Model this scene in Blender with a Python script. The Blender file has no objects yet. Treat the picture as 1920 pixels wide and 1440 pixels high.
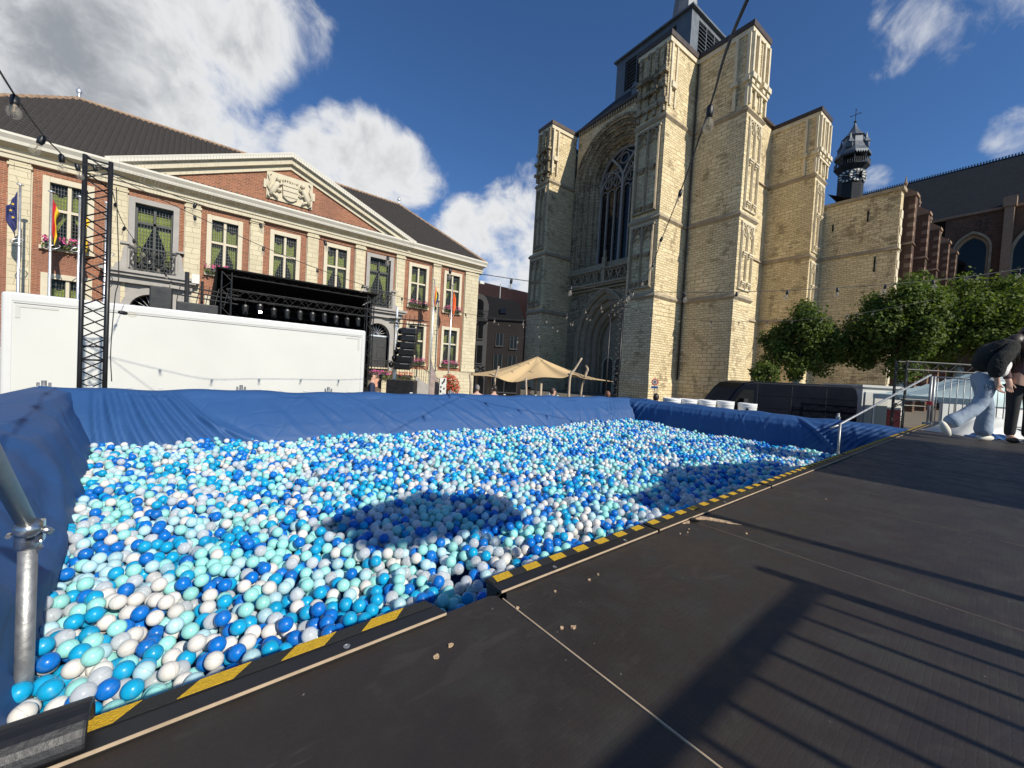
import bpy, bmesh, math, random
from mathutils import Vector, Matrix
SC = bpy.context.scene
COL = SC.collection
PI = math.pi
R = math.radians
# ------------------------------------------------------------------ camera
CAMZ = 2.2
cd = bpy.data.cameras.new('camera')
cam = bpy.data.objects.new('camera', cd)
COL.objects.link(cam)
CR = ((0.77216, 0.026, 0.63489), (-0.63287, -0.05798, 0.77208), (0.05688, -0.99798, -0.02832))
cam.matrix_world = Matrix((
    (CR[0][0], -CR[0][1], -CR[0][2], 0.0),
    (CR[1][0], -CR[1][1], -CR[1][2], 0.0),
    (CR[2][0], -CR[2][1], -CR[2][2], CAMZ),
    (0, 0, 0, 1)))
cd.sensor_width = 36.0
cd.lens = 740.0 / 1920.0 * 36.0
cd.clip_start = 0.05
cd.clip_end = 3000.0
SC.camera = cam
# ------------------------------------------------------------------ sky, clouds, sun, exposure
SUN_EL, SUN_AZ = R(33.0), R(172.5)          # azimuth measured from +Y
w = bpy.data.worlds.new('World')
SC.world = w
w.use_nodes = True
wt = w.node_tree
for n in list(wt.nodes):
    wt.nodes.remove(n)


class NT:
    """small node-tree helper"""
    def __init__(s, tree):
        s.t = tree

    def n(s, kind, **kw):
        nd = s.t.nodes.new(kind)
        ins = kw.pop('i', {})
        for k, val in kw.items():
            setattr(nd, k, val)
        for k, val in ins.items():
            s.set(nd.inputs[k], val)
        return nd

    def set(s, sock, val):
        if isinstance(val, bpy.types.NodeSocket):
            s.t.links.new(val, sock)
        else:
            if sock.type == 'RGBA' and len(val) == 3:
                val = (*val, 1)
            sock.default_value = val

    def math(s, op, a, b=None, c=None, clamp=False):
        nd = s.t.nodes.new('ShaderNodeMath')
        nd.operation = op
        nd.use_clamp = clamp
        s.set(nd.inputs[0], a)
        if b is not None:
            s.set(nd.inputs[1], b)
        if c is not None:
            s.set(nd.inputs[2], c)
        return nd.outputs[0]

    def vmath(s, op, a, b=None):
        nd = s.t.nodes.new('ShaderNodeVectorMath')
        nd.operation = op
        s.set(nd.inputs[0], a)
        if b is not None:
            s.set(nd.inputs[1], b)
        return nd.outputs['Value'] if op in ('DOT_PRODUCT', 'LENGTH') else nd.outputs['Vector']

    def mix(s, fac, a, b, blend='MIX'):
        nd = s.t.nodes.new('ShaderNodeMix')
        nd.data_type = 'RGBA'
        nd.blend_type = blend
        s.set(nd.inputs[0], fac)
        s.set(nd.inputs[6], a)
        s.set(nd.inputs[7], b)
        return nd.outputs[2]

    def ramp(s, x, a, b, lo=0.0, hi=1.0, smooth=True):
        nd = s.t.nodes.new('ShaderNodeMapRange')
        nd.interpolation_type = 'SMOOTHSTEP' if smooth else 'LINEAR'
        s.set(nd.inputs[0], x)
        for i, val in ((1, a), (2, b), (3, lo), (4, hi)):
            s.set(nd.inputs[i], val)
        return nd.outputs[0]

    def noise(s, vec, scale, detail=4.0, rough=0.5, dist=0.0):
        nd = s.t.nodes.new('ShaderNodeTexNoise')
        if vec is not None:
            s.set(nd.inputs['Vector'], vec)
        nd.inputs['Scale'].default_value = scale
        nd.inputs['Detail'].default_value = detail
        nd.inputs['Roughness'].default_value = rough
        nd.inputs['Distortion'].default_value = dist
        return nd.outputs['Fac']


def pixdir(x, y):
    v = Vector((x - 960.0, y - 720.0, 740.0))
    return Vector([sum(CR[i][j] * v[j] for j in range(3)) for i in range(3)]).normalized()


W = NT(wt)
sky = W.n('ShaderNodeTexSky', sky_type='NISHITA', sun_disc=False, sun_elevation=SUN_EL, sun_rotation=SUN_AZ,
          altitude=0.0, air_density=1.0, dust_density=0.4, ozone_density=3.0)
wdir = W.n('ShaderNodeTexCoord').outputs['Generated']
# cumulus clouds: a few banks standing in the air over the square, plus scattered ones all round
wisp = W.n('ShaderNodeTexNoise', i={'Vector': wdir, 'Scale': 3.0, 'Detail': 3.0})
wdist = W.vmath('ADD', wdir, W.vmath('SCALE', W.vmath('SUBTRACT', wisp.outputs['Color'], (0.5, 0.5, 0.5)), None))
wdist.node.inputs[1].links[0].from_node.inputs['Scale'].default_value = 0.22
banks = [((-60, 60), .26, 1.2), ((90, 40), .22, 1.25), ((230, 30), .17, 1.2), ((330, 90), .12, 1.0), ((170, 150), .18, 1.1), ((320, 190), .11, .95), ((390, 225), .09, .75),
         ((30, 150), .20, .95), ((400, 20), .12, .78), ((470, 15), .08, .60), ((400, 120), .09, .72), ((530, 40), .08, .50), ((420, 190), .07, .62),
         ((600, 305), .08, .95), ((690, 310), .10, 1.1), ((765, 325), .08, 1.05), ((640, 240), .045, .80), ((540, 285), .07, .62), ((730, 360), .09, .8), ((800, 330), .06, .75),
         ((880, 450), .10, .85), ((960, 425), .09, .80), ((940, 545), .10, .9), ((880, 510), .09, .78), ((1000, 480), .10, .85),
         ((1790, 10), .09, .62), ((1700, 70), .06, .52), ((1740, 40), .08, .60), ((1860, -20), .09, .58), ((1915, 240), .04, .60), ((1640, 335), .025, .6),
         ((1000, 350), .05, .45)]
dens = None
for (px, py), rad, amp in banks:
    d = pixdir(px, py)
    dot = W.vmath('DOT_PRODUCT', wdir, tuple(d))
    g = W.ramp(dot, math.cos(rad * 1.5), math.cos(rad * 0.25), 0.0, amp)
    dens = g if dens is None else W.math('MAXIMUM', dens, g)
nz1 = W.noise(wdist, 6.5, 12.0, 0.60)
nz3 = W.noise(wdist, 19.0, 8.0, 0.62)
nz2 = W.noise(wdist, 2.2, 2.0, 0.5)
scat = W.ramp(nz2, 0.60, 0.82, 0.0, 0.8)              # the rest of the sky carries scattered clouds too
fwd = tuple((pixdir(960, 300)))
behind = W.ramp(W.vmath('DOT_PRODUCT', wdir, fwd), 0.35, 0.0, 0.0, 1.0)
scat = W.math('MULTIPLY', scat, behind)
dens = W.math('MAXIMUM', dens, scat)
dens = W.math('ADD', dens, W.math('MULTIPLY', W.math('SUBTRACT', nz1, 0.50), 2.2))
dens = W.math('ADD', dens, W.math('MULTIPLY', W.math('SUBTRACT', nz3, 0.50), 0.45))
alpha = W.ramp(dens, 0.36, 0.98, 0.0, 1.0)
shade = W.noise(W.vmath('ADD', wdist, (0.02, 0.0, 0.09)), 3.0, 6.0, 0.55)
thick = W.ramp(dens, 0.80, 1.55, 0.0, 1.0)
grey = W.math('MULTIPLY', thick, W.ramp(shade, 0.34, 0.60, 0.30, 1.0))
ccol = W.mix(grey, (9.8, 9.9, 10.0), (3.7, 4.0, 4.5))
skyc = W.mix(1.0, sky.outputs[0], (0.68, 1.02, 1.40), 'MULTIPLY')
wcol = W.mix(alpha, skyc, ccol)
bg = W.n('ShaderNodeBackground', i={'Color': wcol, 'Strength': 0.075})
wo = W.n('ShaderNodeOutputWorld', i={'Surface': bg.outputs[0]})

sl = bpy.data.lights.new('sun', 'SUN')
sl.energy = 4.7
sl.angle = R(0.6)
sl.color = (1.0, 0.93, 0.80)
sun = bpy.data.objects.new('sun', sl)
COL.objects.link(sun)
sdir = Vector((math.sin(SUN_AZ) * math.cos(SUN_EL), math.cos(SUN_AZ) * math.cos(SUN_EL), math.sin(SUN_EL)))
sun.rotation_euler = sdir.to_track_quat('Z', 'Y').to_euler()
SC.view_settings.view_transform = 'Standard'
SC.view_settings.look = 'None'
SC.view_settings.exposure = 0.18
SC.view_settings.gamma = 1.0
SC.render.resolution_x, SC.render.resolution_y = 1024, 768
SC.cycles.max_bounces = 8
SC.cycles.transparent_max_bounces = 10
rnd = random.Random(7)

# ------------------------------------------------------------------ mesh helpers
OFF = {}


class MB:
    def __init__(s):
        s.v, s.f = [], []

    def add(s, pts, faces):
        b = len(s.v)
        s.v += [tuple(p) for p in pts]
        s.f += [tuple(b + i for i in fc) for fc in faces]
        return s

    def box(s, x0, x1, y0, y1, z0, z1):
        return s.add([(x0, y0, z0), (x1, y0, z0), (x1, y1, z0), (x0, y1, z0), (x0, y0, z1), (x1, y0, z1), (x1, y1, z1), (x0, y1, z1)],
                     [(0, 3, 2, 1), (4, 5, 6, 7), (0, 1, 5, 4), (1, 2, 6, 5), (2, 3, 7, 6), (3, 0, 4, 7)])

    def hexa(s, p):
        return s.add(p, [(0, 3, 2, 1), (4, 5, 6, 7), (0, 1, 5, 4), (1, 2, 6, 5), (2, 3, 7, 6), (3, 0, 4, 7)])

    def poly(s, pts):
        return s.add(pts, [tuple(range(len(pts)))])

    def prism(s, pts, lo, hi, axis='y'):
        """extrude a 2-D outline: axis y -> pts are (x,z); axis z -> (x,y); axis x -> (y,z)"""
        f = {'y': lambda p, t: (p[0], t, p[1]), 'z': lambda p, t: (p[0], p[1], t), 'x': lambda p, t: (t, p[0], p[1])}[axis]
        n = len(pts)
        P = [f(p, lo) for p in pts] + [f(p, hi) for p in pts]
        F = [tuple(range(n)), tuple(range(2 * n - 1, n - 1, -1))]
        F += [(i, n + i, n + (i + 1) % n, (i + 1) % n) for i in range(n)]
        return s.add(P, F)

    def path(s, pts, r, n=8, caps=True, closed=False):
        pts = [Vector(p) for p in pts]
        m = len(pts)
        rr = r if isinstance(r, (list, tuple)) else [r] * m
        t0 = (pts[1] - pts[0]).normalized()
        up = Vector((0, 0, 1)) if abs(t0.z) < 0.9 else Vector((1, 0, 0))
        nx = t0.cross(up).normalized()
        P = []
        for k in range(m):
            if k == 0:
                t = pts[1] - pts[0]
            elif k == m - 1:
                t = pts[k] - pts[k - 1]
            else:
                t = (pts[k] - pts[k - 1]).normalized() + (pts[k + 1] - pts[k]).normalized()
            t = t.normalized() if t.length > 1e-9 else t0
            nx = (nx - t * nx.dot(t))
            nx = nx.normalized() if nx.length > 1e-6 else t.orthogonal().normalized()
            ny = t.cross(nx)
            for j in range(n):
                a = 2 * PI * j / n
                P.append(pts[k] + (nx * math.cos(a) + ny * math.sin(a)) * rr[k])
        F = []
        for k in range(m - 1):
            for j in range(n):
                a, b = k * n + j, k * n + (j + 1) % n
                F.append((a, b, b + n, a + n))
        if caps:
            F.append(tuple(range(n - 1, -1, -1)))
            F.append(tuple(range((m - 1) * n, m * n)))
        return s.add(P, F)

    def tube(s, p, q, r, n=8, r2=None):
        return s.path([p, q], [r, r if r2 is None else r2], n)

    def lathe(s, prof, c=(0, 0, 0), n=16):
        P, F = [], []
        for (r, z) in prof:
            for j in range(n):
                a = 2 * PI * j / n
                P.append((c[0] + r * math.cos(a), c[1] + r * math.sin(a), c[2] + z))
        for k in range(len(prof) - 1):
            for j in range(n):
                a, b = k * n + j, k * n + (j + 1) % n
                F.append((a, b, b + n, a + n))
        F.append(tuple(range(n - 1, -1, -1)))
        F.append(tuple(range((len(prof) - 1) * n, len(prof) * n)))
        return s.add(P, F)

    def ball(s, c, r, n=10, m=6, sc=(1, 1, 1)):
        prof = [(max(1e-4, math.sin(PI * k / m)) * r, -math.cos(PI * k / m) * r) for k in range(m + 1)]
        b = len(s.v)
        s.lathe(prof, (0, 0, 0), n)
        for i in range(b, len(s.v)):
            x, y, z = s.v[i]
            s.v[i] = (c[0] + x * sc[0], c[1] + y * sc[1], c[2] + z * sc[2])
        return s

    def grid(s, fn, nu, nv):
        P = [fn(i / nu, j / nv) for j in range(nv + 1) for i in range(nu + 1)]
        F = [(j * (nu + 1) + i, j * (nu + 1) + i + 1, (j + 1) * (nu + 1) + i + 1, (j + 1) * (nu + 1) + i) for j in range(nv) for i in range(nu)]
        return s.add(P, F)

    def strip(s, pts, wd, fm, d0, d1):
        """flat rib of width wd along 2-D points; fm(s,z,d) maps to 3-D; from depth d0 to d1"""
        for k in range(len(pts) - 1):
            a, b = Vector(pts[k]), Vector(pts[k + 1])
            t = b - a
            if t.length < 1e-6:
                continue
            t.normalize()
            e = t * (wd * 0.35)
            nn = Vector((-t.y, t.x)) * wd / 2
            a2, b2 = a - e, b + e
            c = [a2 + nn, a2 - nn, b2 - nn, b2 + nn]
            s.hexa([fm(p.x, p.y, d0) for p in c] + [fm(p.x, p.y, d1) for p in c])
        return s

    def xf(s, M, start=0):
        for i in range(start, len(s.v)):
            s.v[i] = tuple(M @ Vector(s.v[i]))
        return s

    def mesh(s, name, mat=None, smooth=False):
        me = bpy.data.meshes.new(name)
        me.from_pydata(s.v, [], s.f)
        me.validate()
        bm = bmesh.new()
        bm.from_mesh(me)
        bmesh.ops.recalc_face_normals(bm, faces=bm.faces)
        bm.to_mesh(me)
        bm.free()
        if smooth:
            for p in me.polygons:
                p.use_smooth = True
        if mat:
            me.materials.append(mat)
        return me

    def build(s, name, mat, parent=None, smooth=False):
        return ob(name, s.mesh(name, mat, smooth), parent)


def ob(name, me, parent=None):
    o = bpy.data.objects.new(name, me)
    COL.objects.link(o)
    if parent is not None:
        o.parent = parent
        if parent in OFF:
            o.location = -OFF[parent]
            OFF[o] = Vector((0, 0, 0))
    return o


def tag(o, label=None, cat=None, group=None, kind=None):
    for k, v_ in (('label', label), ('category', cat), ('group', group), ('kind', kind)):
        if v_:
            o[k] = v_
    return o


def thing(name, loc, label, cat, group=None, rotz=0.0, local=False):
    o = bpy.data.objects.new(name, None)
    COL.objects.link(o)
    o.location = loc
    o.rotation_euler = (0, 0, rotz)
    o.empty_display_size = 0.2
    if not local:
        OFF[o] = Vector(loc)
    return tag(o, label, cat, group)


def copy_tree(o, parent=None, dloc=None):
    c = o.copy()
    COL.objects.link(c)
    c.parent = parent
    if dloc is not None:
        c.location = o.location + Vector(dloc)
    for ch in list(o.children):
        copy_tree(ch, c)
    return c


def bevel(o, w_=0.01, seg=2):
    m = o.modifiers.new('bevel', 'BEVEL')
    m.width = w_
    m.segments = seg
    m.limit_method = 'ANGLE'
    return o


# ------------------------------------------------------------------ materials
def newmat(name):
    m = bpy.data.materials.new(name)
    m.use_nodes = True
    t = m.node_tree
    for n in list(t.nodes):
        t.nodes.remove(n)
    N = NT(t)
    out = N.n('ShaderNodeOutputMaterial')
    b = N.n('ShaderNodeBsdfPrincipled')
    t.links.new(b.outputs[0], out.inputs[0])
    return m, N, b, out


def mk(name, col, rough=0.6, metal=0.0, var=0.12, scale=6.0, bump=0.0, bscale=None, spec=0.5, detail=5.0, trans=0.0, coat=0.0):
    m, N, b, out = newmat(name)
    co = N.n('ShaderNodeTexCoord').outputs['Object']
    f = N.noise(co, scale, detail, 0.6)
    c = Vector(col)
    lo = tuple(max(0, x) for x in c * (1 - var * 1.6))
    hi = tuple(min(1, x) for x in c * (1 + var * 1.6))
    N.set(b.inputs['Base Color'], N.mix(f, lo, hi))
    N.set(b.inputs['Roughness'], N.ramp(f, 0.25, 0.75, max(0.02, rough - 0.08), min(1, rough + 0.08)))
    b.inputs['Metallic'].default_value = metal
    b.inputs['Specular IOR Level'].default_value = spec
    if coat:
        b.inputs['Coat Weight'].default_value = coat
    if trans:
        b.inputs['Transmission Weight'].default_value = trans
    if bump:
        bn = N.n('ShaderNodeBump', i={'Height': N.noise(co, bscale or scale * 3, 6.0, 0.6), 'Strength': bump, 'Distance': 0.02})
        N.set(b.inputs['Normal'], bn.outputs[0])
    return m


def wallvec(N):
    tc = N.n('ShaderNodeTexCoord')
    s = N.n('ShaderNodeSeparateXYZ', i={0: tc.outputs['Object']})
    nn = N.n('ShaderNodeSeparateXYZ', i={0: tc.outputs['Normal']})
    g = N.math('GREATER_THAN', N.math('ABSOLUTE', nn.outputs[0]), N.math('ABSOLUTE', nn.outputs[1]))
    u = N.math('ADD', N.math('MULTIPLY', s.outputs[1], g), N.math('MULTIPLY', s.outputs[0], N.math('SUBTRACT', 1.0, g)))
    vv = N.n('ShaderNodeCombineXYZ', i={0: u, 1: s.outputs[2], 2: 0.0}).outputs[0]
    return tc.outputs['Object'], vv


def masonry(name, c1, c2, mortar, bw, rh, ms=0.012, var=0.25, stain=None, stain_amt=0.5, rough=0.85, bump=0.5, stain_lo=0.5, stain_hi=0.62, scale=0.5, streak=0.3, coursed=0.0):
    m, N, b, out = newmat(name)
    co, uv = wallvec(N)
    jit = N.noise(co, 1.3, 3.0, 0.5)
    uvj = N.vmath('ADD', uv, N.n('ShaderNodeCombineXYZ', i={0: N.math('MULTIPLY', N.noise(co, .8, 2.0), bw * 1.2), 1: N.math('MULTIPLY', N.math('SUBTRACT', jit, 0.5), rh * 0.5), 2: 0.0}).outputs[0])
    br = N.n('ShaderNodeTexBrick', offset=0.5, i={'Vector': uvj, 'Color1': c1, 'Color2': c2, 'Mortar': mortar, 'Scale': 1.0, 'Mortar Size': ms,
                                     'Mortar Smooth': 0.3, 'Bias': 0.0, 'Brick Width': bw, 'Row Height': rh})
    bcol, bfac = br.outputs[0], br.outputs['Fac']
    if coursed:
        # patches rebuilt with larger blocks
        brL = N.n('ShaderNodeTexBrick', offset=0.5, i={'Vector': N.vmath('ADD', uvj, (.13, .07, 0)), 'Color1': c2, 'Color2': c1, 'Mortar': mortar, 'Scale': 1.0, 'Mortar Size': ms * 1.1,
                  'Mortar Smooth': 0.3, 'Bias': 0.1, 'Brick Width': bw * 1.55, 'Row Height': rh * 1.7})
        sel = N.math('GREATER_THAN', N.noise(N.n('ShaderNodeMapping', i={'Vector': co, 'Scale': (1, 1, 1.6)}).outputs[0], .22, 3.0, .6), .53)
        bcol = N.mix(sel, bcol, brL.outputs[0])
        bfac = N.math('ADD', N.math('MULTIPLY', bfac, N.math('SUBTRACT', 1.0, sel)), N.math('MULTIPLY', brL.outputs['Fac'], sel))
    big = N.noise(co, scale, 5.0, 0.62)
    fine = N.noise(co, 7.0, 4.0, 0.6)
    c = N.mix(1.0, bcol, N.mix(N.math('ADD', N.math('MULTIPLY', big, .6), N.math('MULTIPLY', fine, .4)), (1 - var * 1.7,) * 3, (1 + var * 1.7,) * 3), 'MULTIPLY')
    if stain:
        sc = N.n('ShaderNodeMapping', i={'Vector': co, 'Scale': (1.0, 1.0, streak)}).outputs[0]
        sn = N.noise(sc, 0.55, 8.0, 0.68, 0.3)
        if coursed:
            # single darker or crumbled blocks follow the courses
            br2 = N.n('ShaderNodeTexBrick', offset=0.5, i={'Vector': uvj, 'Color1': (0, 0, 0), 'Color2': (1, 1, 1), 'Mortar': (0.5, 0.5, 0.5), 'Scale': 1.0,
                      'Mortar Size': ms, 'Brick Width': bw, 'Row Height': rh})
            sn = N.math('ADD', sn, N.math('MULTIPLY', N.math('SUBTRACT', br2.outputs[0], 0.5), coursed))
        c = N.mix(N.ramp(sn, stain_lo, stain_hi, 0.0, stain_amt), c, stain)
    N.set(b.inputs['Base Color'], c)
    b.inputs['Roughness'].default_value = rough
    b.inputs['Specular IOR Level'].default_value = 0.25
    hgt = N.math('ADD', N.math('MULTIPLY', bfac, -1.0), N.math('MULTIPLY', fine, 0.8))
    bn = N.n('ShaderNodeBump', i={'Height': hgt, 'Strength': bump, 'Distance': 0.03})
    N.set(b.inputs['Normal'], bn.outputs[0])
    return m


M = {}
M['cobble'] = masonry('cobble', (.40, .35, .28), (.31, .27, .215), (.16, .14, .11), .16, .11, .012, stain=(.22, .19, .15), bump=.6)
M['brick'] = masonry('red_brick', (.34, .120, .066), (.205, .070, .042), (.36, .255, .165), .23, .075, .011, var=.22, stain=(.20, .10, .075), stain_amt=.45, scale=.8)
M['ashlar'] = masonry('cream_ashlar', (.60, .53, .37), (.53, .465, .32), (.34, .285, .19), .62, .26, .010, var=.12, stain=(.36, .31, .21), stain_amt=.5, stain_lo=.52, stain_hi=.72, streak=.35)
M['trim'] = mk('pale_stone_trim', (.54, .485, .36), .8, var=.12, scale=3, bump=.25, bscale=20)
M['white_trim'] = mk('white_painted_gutter', (.58, .55, .47), .6, var=.1, scale=2)
M['bluestone'] = mk('grey_bluestone', (.33, .31, .285), .8, var=.18, scale=3, bump=.3, bscale=15)
M['sand'] = masonry('church_sandstone', (.74, .615, .385), (.60, .485, .29), (.27, .21, .125), .62, .25, .020, var=.20, stain=(.20, .15, .09), stain_amt=.7,
                    stain_lo=.52, stain_hi=.70, scale=.3, streak=.55, coursed=.13, bump=1.0)
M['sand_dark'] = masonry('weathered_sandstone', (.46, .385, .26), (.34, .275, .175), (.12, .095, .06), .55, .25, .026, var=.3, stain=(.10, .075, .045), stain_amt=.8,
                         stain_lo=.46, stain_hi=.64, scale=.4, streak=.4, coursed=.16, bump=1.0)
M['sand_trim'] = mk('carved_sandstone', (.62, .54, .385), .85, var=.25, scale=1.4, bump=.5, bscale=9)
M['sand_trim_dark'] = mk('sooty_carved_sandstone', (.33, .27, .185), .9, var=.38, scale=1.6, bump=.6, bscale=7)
M['ironstone'] = masonry('brown_ironstone', (.16, .085, .055), (.105, .06, .042), (.17, .13, .09), .42, .20, .016, var=.3, stain=(.05, .035, .028), stain_amt=.7, coursed=.1, bump=.8)
M['ironstone_trim'] = mk('brown_stone_coping', (.27, .18, .12), .85, var=.25, scale=2, bump=.4)
M['slate'] = masonry('dark_slate', (.030, .033, .038), (.021, .024, .028), (.013, .015, .017), .34, .17, .008, var=.25, bump=.4, rough=.8)
M['slate2'] = mk('black_slate', (.010, .010, .011), .85, var=.2, spec=.15)
M['lead'] = mk('grey_lead_sheet', (.12, .135, .15), .5, metal=.3, var=.18, scale=1.2, bump=.15)
M['copper'] = mk('brown_metal_coping', (.07, .05, .04), .5, metal=.3, var=.2, scale=2)
M['tile'] = mk('dark_roof_tile', (.042, .037, .036), .75, var=.42, scale=7.5, bump=.35, detail=8, spec=.25)
M['ridge'] = mk('weathered_ridge_tile', (.30, .20, .13), .8, var=.4, scale=3)
M['orange_tile'] = mk('orange_roof_tile', (.50, .16, .07), .7, var=.2, scale=3, bump=.3)
M['dark_brick'] = masonry('dark_brick', (.055, .045, .042), (.038, .032, .030), (.05, .045, .042), .22, .075, .01, var=.2, bump=.4)
M['dark_brick2'] = masonry('shaded_dark_brick', (.026, .021, .020), (.018, .015, .015), (.024, .021, .02), .22, .075, .01, var=.2, bump=.4)  # dark brick, with the shade on this house front put into the colour
M['shaded_concrete'] = mk('shaded_grey_concrete', (.060, .058, .058), .8, var=.15, scale=2, bump=.2)  # concrete of the same house, its shade darkened into the colour
M['concrete'] = mk('grey_concrete', (.15, .145, .14), .8, var=.15, scale=2, bump=.2)
M['black'] = mk('black_painted_metal', (.012, .012, .013), .42, var=.2, spec=.5)
M['blacksoft'] = mk('black_cloth', (.010, .010, .011), .9, var=.25, spec=.2)
M['iron'] = mk('wrought_iron', (.018, .018, .018), .5, var=.2)
M['galv'] = mk('galvanised_steel', (.33, .335, .335), .50, metal=.75, var=.28, scale=24, bump=.12, bscale=60, detail=8)
M['alu'] = mk('pale_aluminium', (.72, .72, .72), .35, metal=.8, var=.08)
M['whitepaint'] = mk('white_panel_paint', (.575, .575, .535), .42, var=.04, scale=.7)
M['whitetrim2'] = mk('white_edge_profile', (.60, .60, .585), .35, var=.03)
M['greytape'] = mk('grey_corner_bracket', (.50, .50, .47), .5, var=.05)
M['woodgreen'] = mk('dark_green_joinery', (.030, .033, .028), .5, var=.2)
M['doorgrey'] = mk('dark_door_paint', (.032, .030, .030), .45, var=.15)
M['cream_frame'] = mk('cream_stone_mullion', (.56, .50, .37), .75, var=.1, scale=5, bump=.2)
M['leadcame'] = mk('lead_came', (.10, .105, .10), .5, metal=.2, var=.1)
M['flower_pink'] = mk('pink_petals', (.62, .10, .28), .6, var=.35, scale=40)
M['flower_red'] = mk('red_petals', (.50, .06, .03), .6, var=.35, scale=40)
M['leaf'] = mk('green_leaf', (.060, .105, .028), .5, var=.4, scale=2.5)
M['leaf2'] = mk('yellow_green_leaf', (.105, .135, .03), .5, var=.35, scale=2.5)
M['bark'] = mk('tree_bark', (.13, .11, .085), .9, var=.3, scale=6, bump=.6)
M['barkwhite'] = mk('white_trunk_wrap', (.66, .64, .58), .8, var=.15, scale=4)
M['skin'] = mk('skin', (.55, .33, .24), .55, var=.08, scale=8)
M['hair'] = mk('dark_hair', (.035, .022, .016), .5, var=.35, scale=30)
M['hairgrey'] = mk('grey_hair', (.22, .20, .18), .6, var=.3, scale=30)
M['jeans'] = mk('pale_blue_denim', (.25, .305, .375), .85, var=.28, scale=5, bump=.5, bscale=14)
M['fleece'] = mk('black_fleece', (.014, .015, .013), .95, var=.5, scale=26, bump=1.0, bscale=50)
M['whitecloth'] = mk('white_cotton', (.74, .73, .70), .85, var=.08, scale=6, bump=.3)
M['navycloth'] = mk('navy_cotton', (.02, .03, .07), .85, var=.2, scale=6)
M['darkcloth'] = mk('charcoal_cloth', (.02, .02, .022), .9, var=.2, scale=6)
M['greycloth'] = mk('grey_cloth', (.30, .30, .30), .9, var=.15, scale=6)
M['mauve'] = mk('dusty_mauve_cloth', (.10, .055, .06), .9, var=.2, scale=6)
M['shoe'] = mk('white_trainer', (.66, .62, .52), .6, var=.1)
M['tan'] = mk('tan_tent_fabric', (.58, .41, .21), .8, var=.07, scale=1.5, bump=.15, bscale=6)
M['wood'] = mk('grey_driftwood', (.42, .33, .24), .8, var=.25, scale=9, bump=.4)
M['mint'] = mk('pale_mint_canvas', (.56, .68, .64), .75, var=.05, scale=1.5)
M['vanpaint'] = mk('navy_van_paint', (.004, .005, .010), .35, var=.1, scale=1, spec=.08)
M['darkglass'] = mk('dark_glass', (.008, .009, .010), .10, var=.1, spec=.3)
M['redpaint'] = mk('red_panel', (.42, .012, .02), .5, var=.06)
M['redplastic'] = mk('red_plastic', (.70, .05, .03), .45, var=.1)
M['drum'] = mk('white_plastic_drum', (.76, .76, .74), .4, var=.05, scale=3)
M['wirerope'] = mk('black_rubber_cable', (.013, .013, .013), .6, var=.1)
M['plyedge'] = mk('raw_plywood_edge', (.40, .30, .20), .85, var=.25, scale=30)
M['plydirty'] = mk('trodden_plywood_edge', (.13, .10, .075), .9, var=.5, scale=14)
M['splinter'] = mk('splintered_plywood', (.55, .38, .23), .9, var=.35, scale=40, bump=.6, bscale=90)
M['tape_y'] = mk('yellow_grit_tape', (.66, .40, .015), .85, var=.20, scale=120, bump=.5, bscale=300)
M['tape_k'] = mk('black_grit_tape', (.018, .018, .018), .9, var=.5, scale=160, bump=.5, bscale=300)
M['foam'] = mk('black_foam_guard', (.012, .012, .014), .5, var=.25, scale=14, bump=.12, bscale=40)
M['steel_bright'] = mk('bright_zinc', (.62, .61, .58), .25, metal=.95, var=.15, scale=30)
M['paper'] = mk('printed_poster', (.50, .36, .28), .6, var=.3, scale=6)


def mat_glass(name, tint=(.86, .9, .84), amt=.80, rough=.04):
    m, N, b, out = newmat(name)
    b.inputs['Base Color'].default_value = (.02, .024, .022, 1)
    b.inputs['Roughness'].default_value = rough
    co = N.n('ShaderNodeTexCoord').outputs['Object']
    bn = N.n('ShaderNodeBump', i={'Height': N.noise(co, 4.0, 2.0), 'Strength': 0.25, 'Distance': 0.02})
    N.set(b.inputs['Normal'], bn.outputs[0])
    tr = N.n('ShaderNodeBsdfTransparent', i={'Color': tint})
    mx = N.n('ShaderNodeMixShader', i={0: amt, 1: b.outputs[0], 2: tr.outputs[0]})
    N.t.links.new(mx.outputs[0], out.inputs[0])
    return m


M['glass'] = mat_glass('leaded_window_glass')
M['clearglass'] = mat_glass('clear_bulb_glass', (.97, .96, .93), .84, .05)
M['clearglass'].node_tree.nodes['Principled BSDF'].inputs['Base Color'].default_value = (.62, .58, .50, 1)


def mat_curtain():
    m, N, b, out = newmat('yellow_green_curtain')
    co = N.n('ShaderNodeTexCoord').outputs['Object']
    f = N.noise(co, 4.0, 3.0)
    N.set(b.inputs['Base Color'], N.mix(f, (.72, .72, .16), (.95, .93, .42)))
    b.inputs['Roughness'].default_value = .9
    return m


M['curtain'] = mat_curtain()


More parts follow.
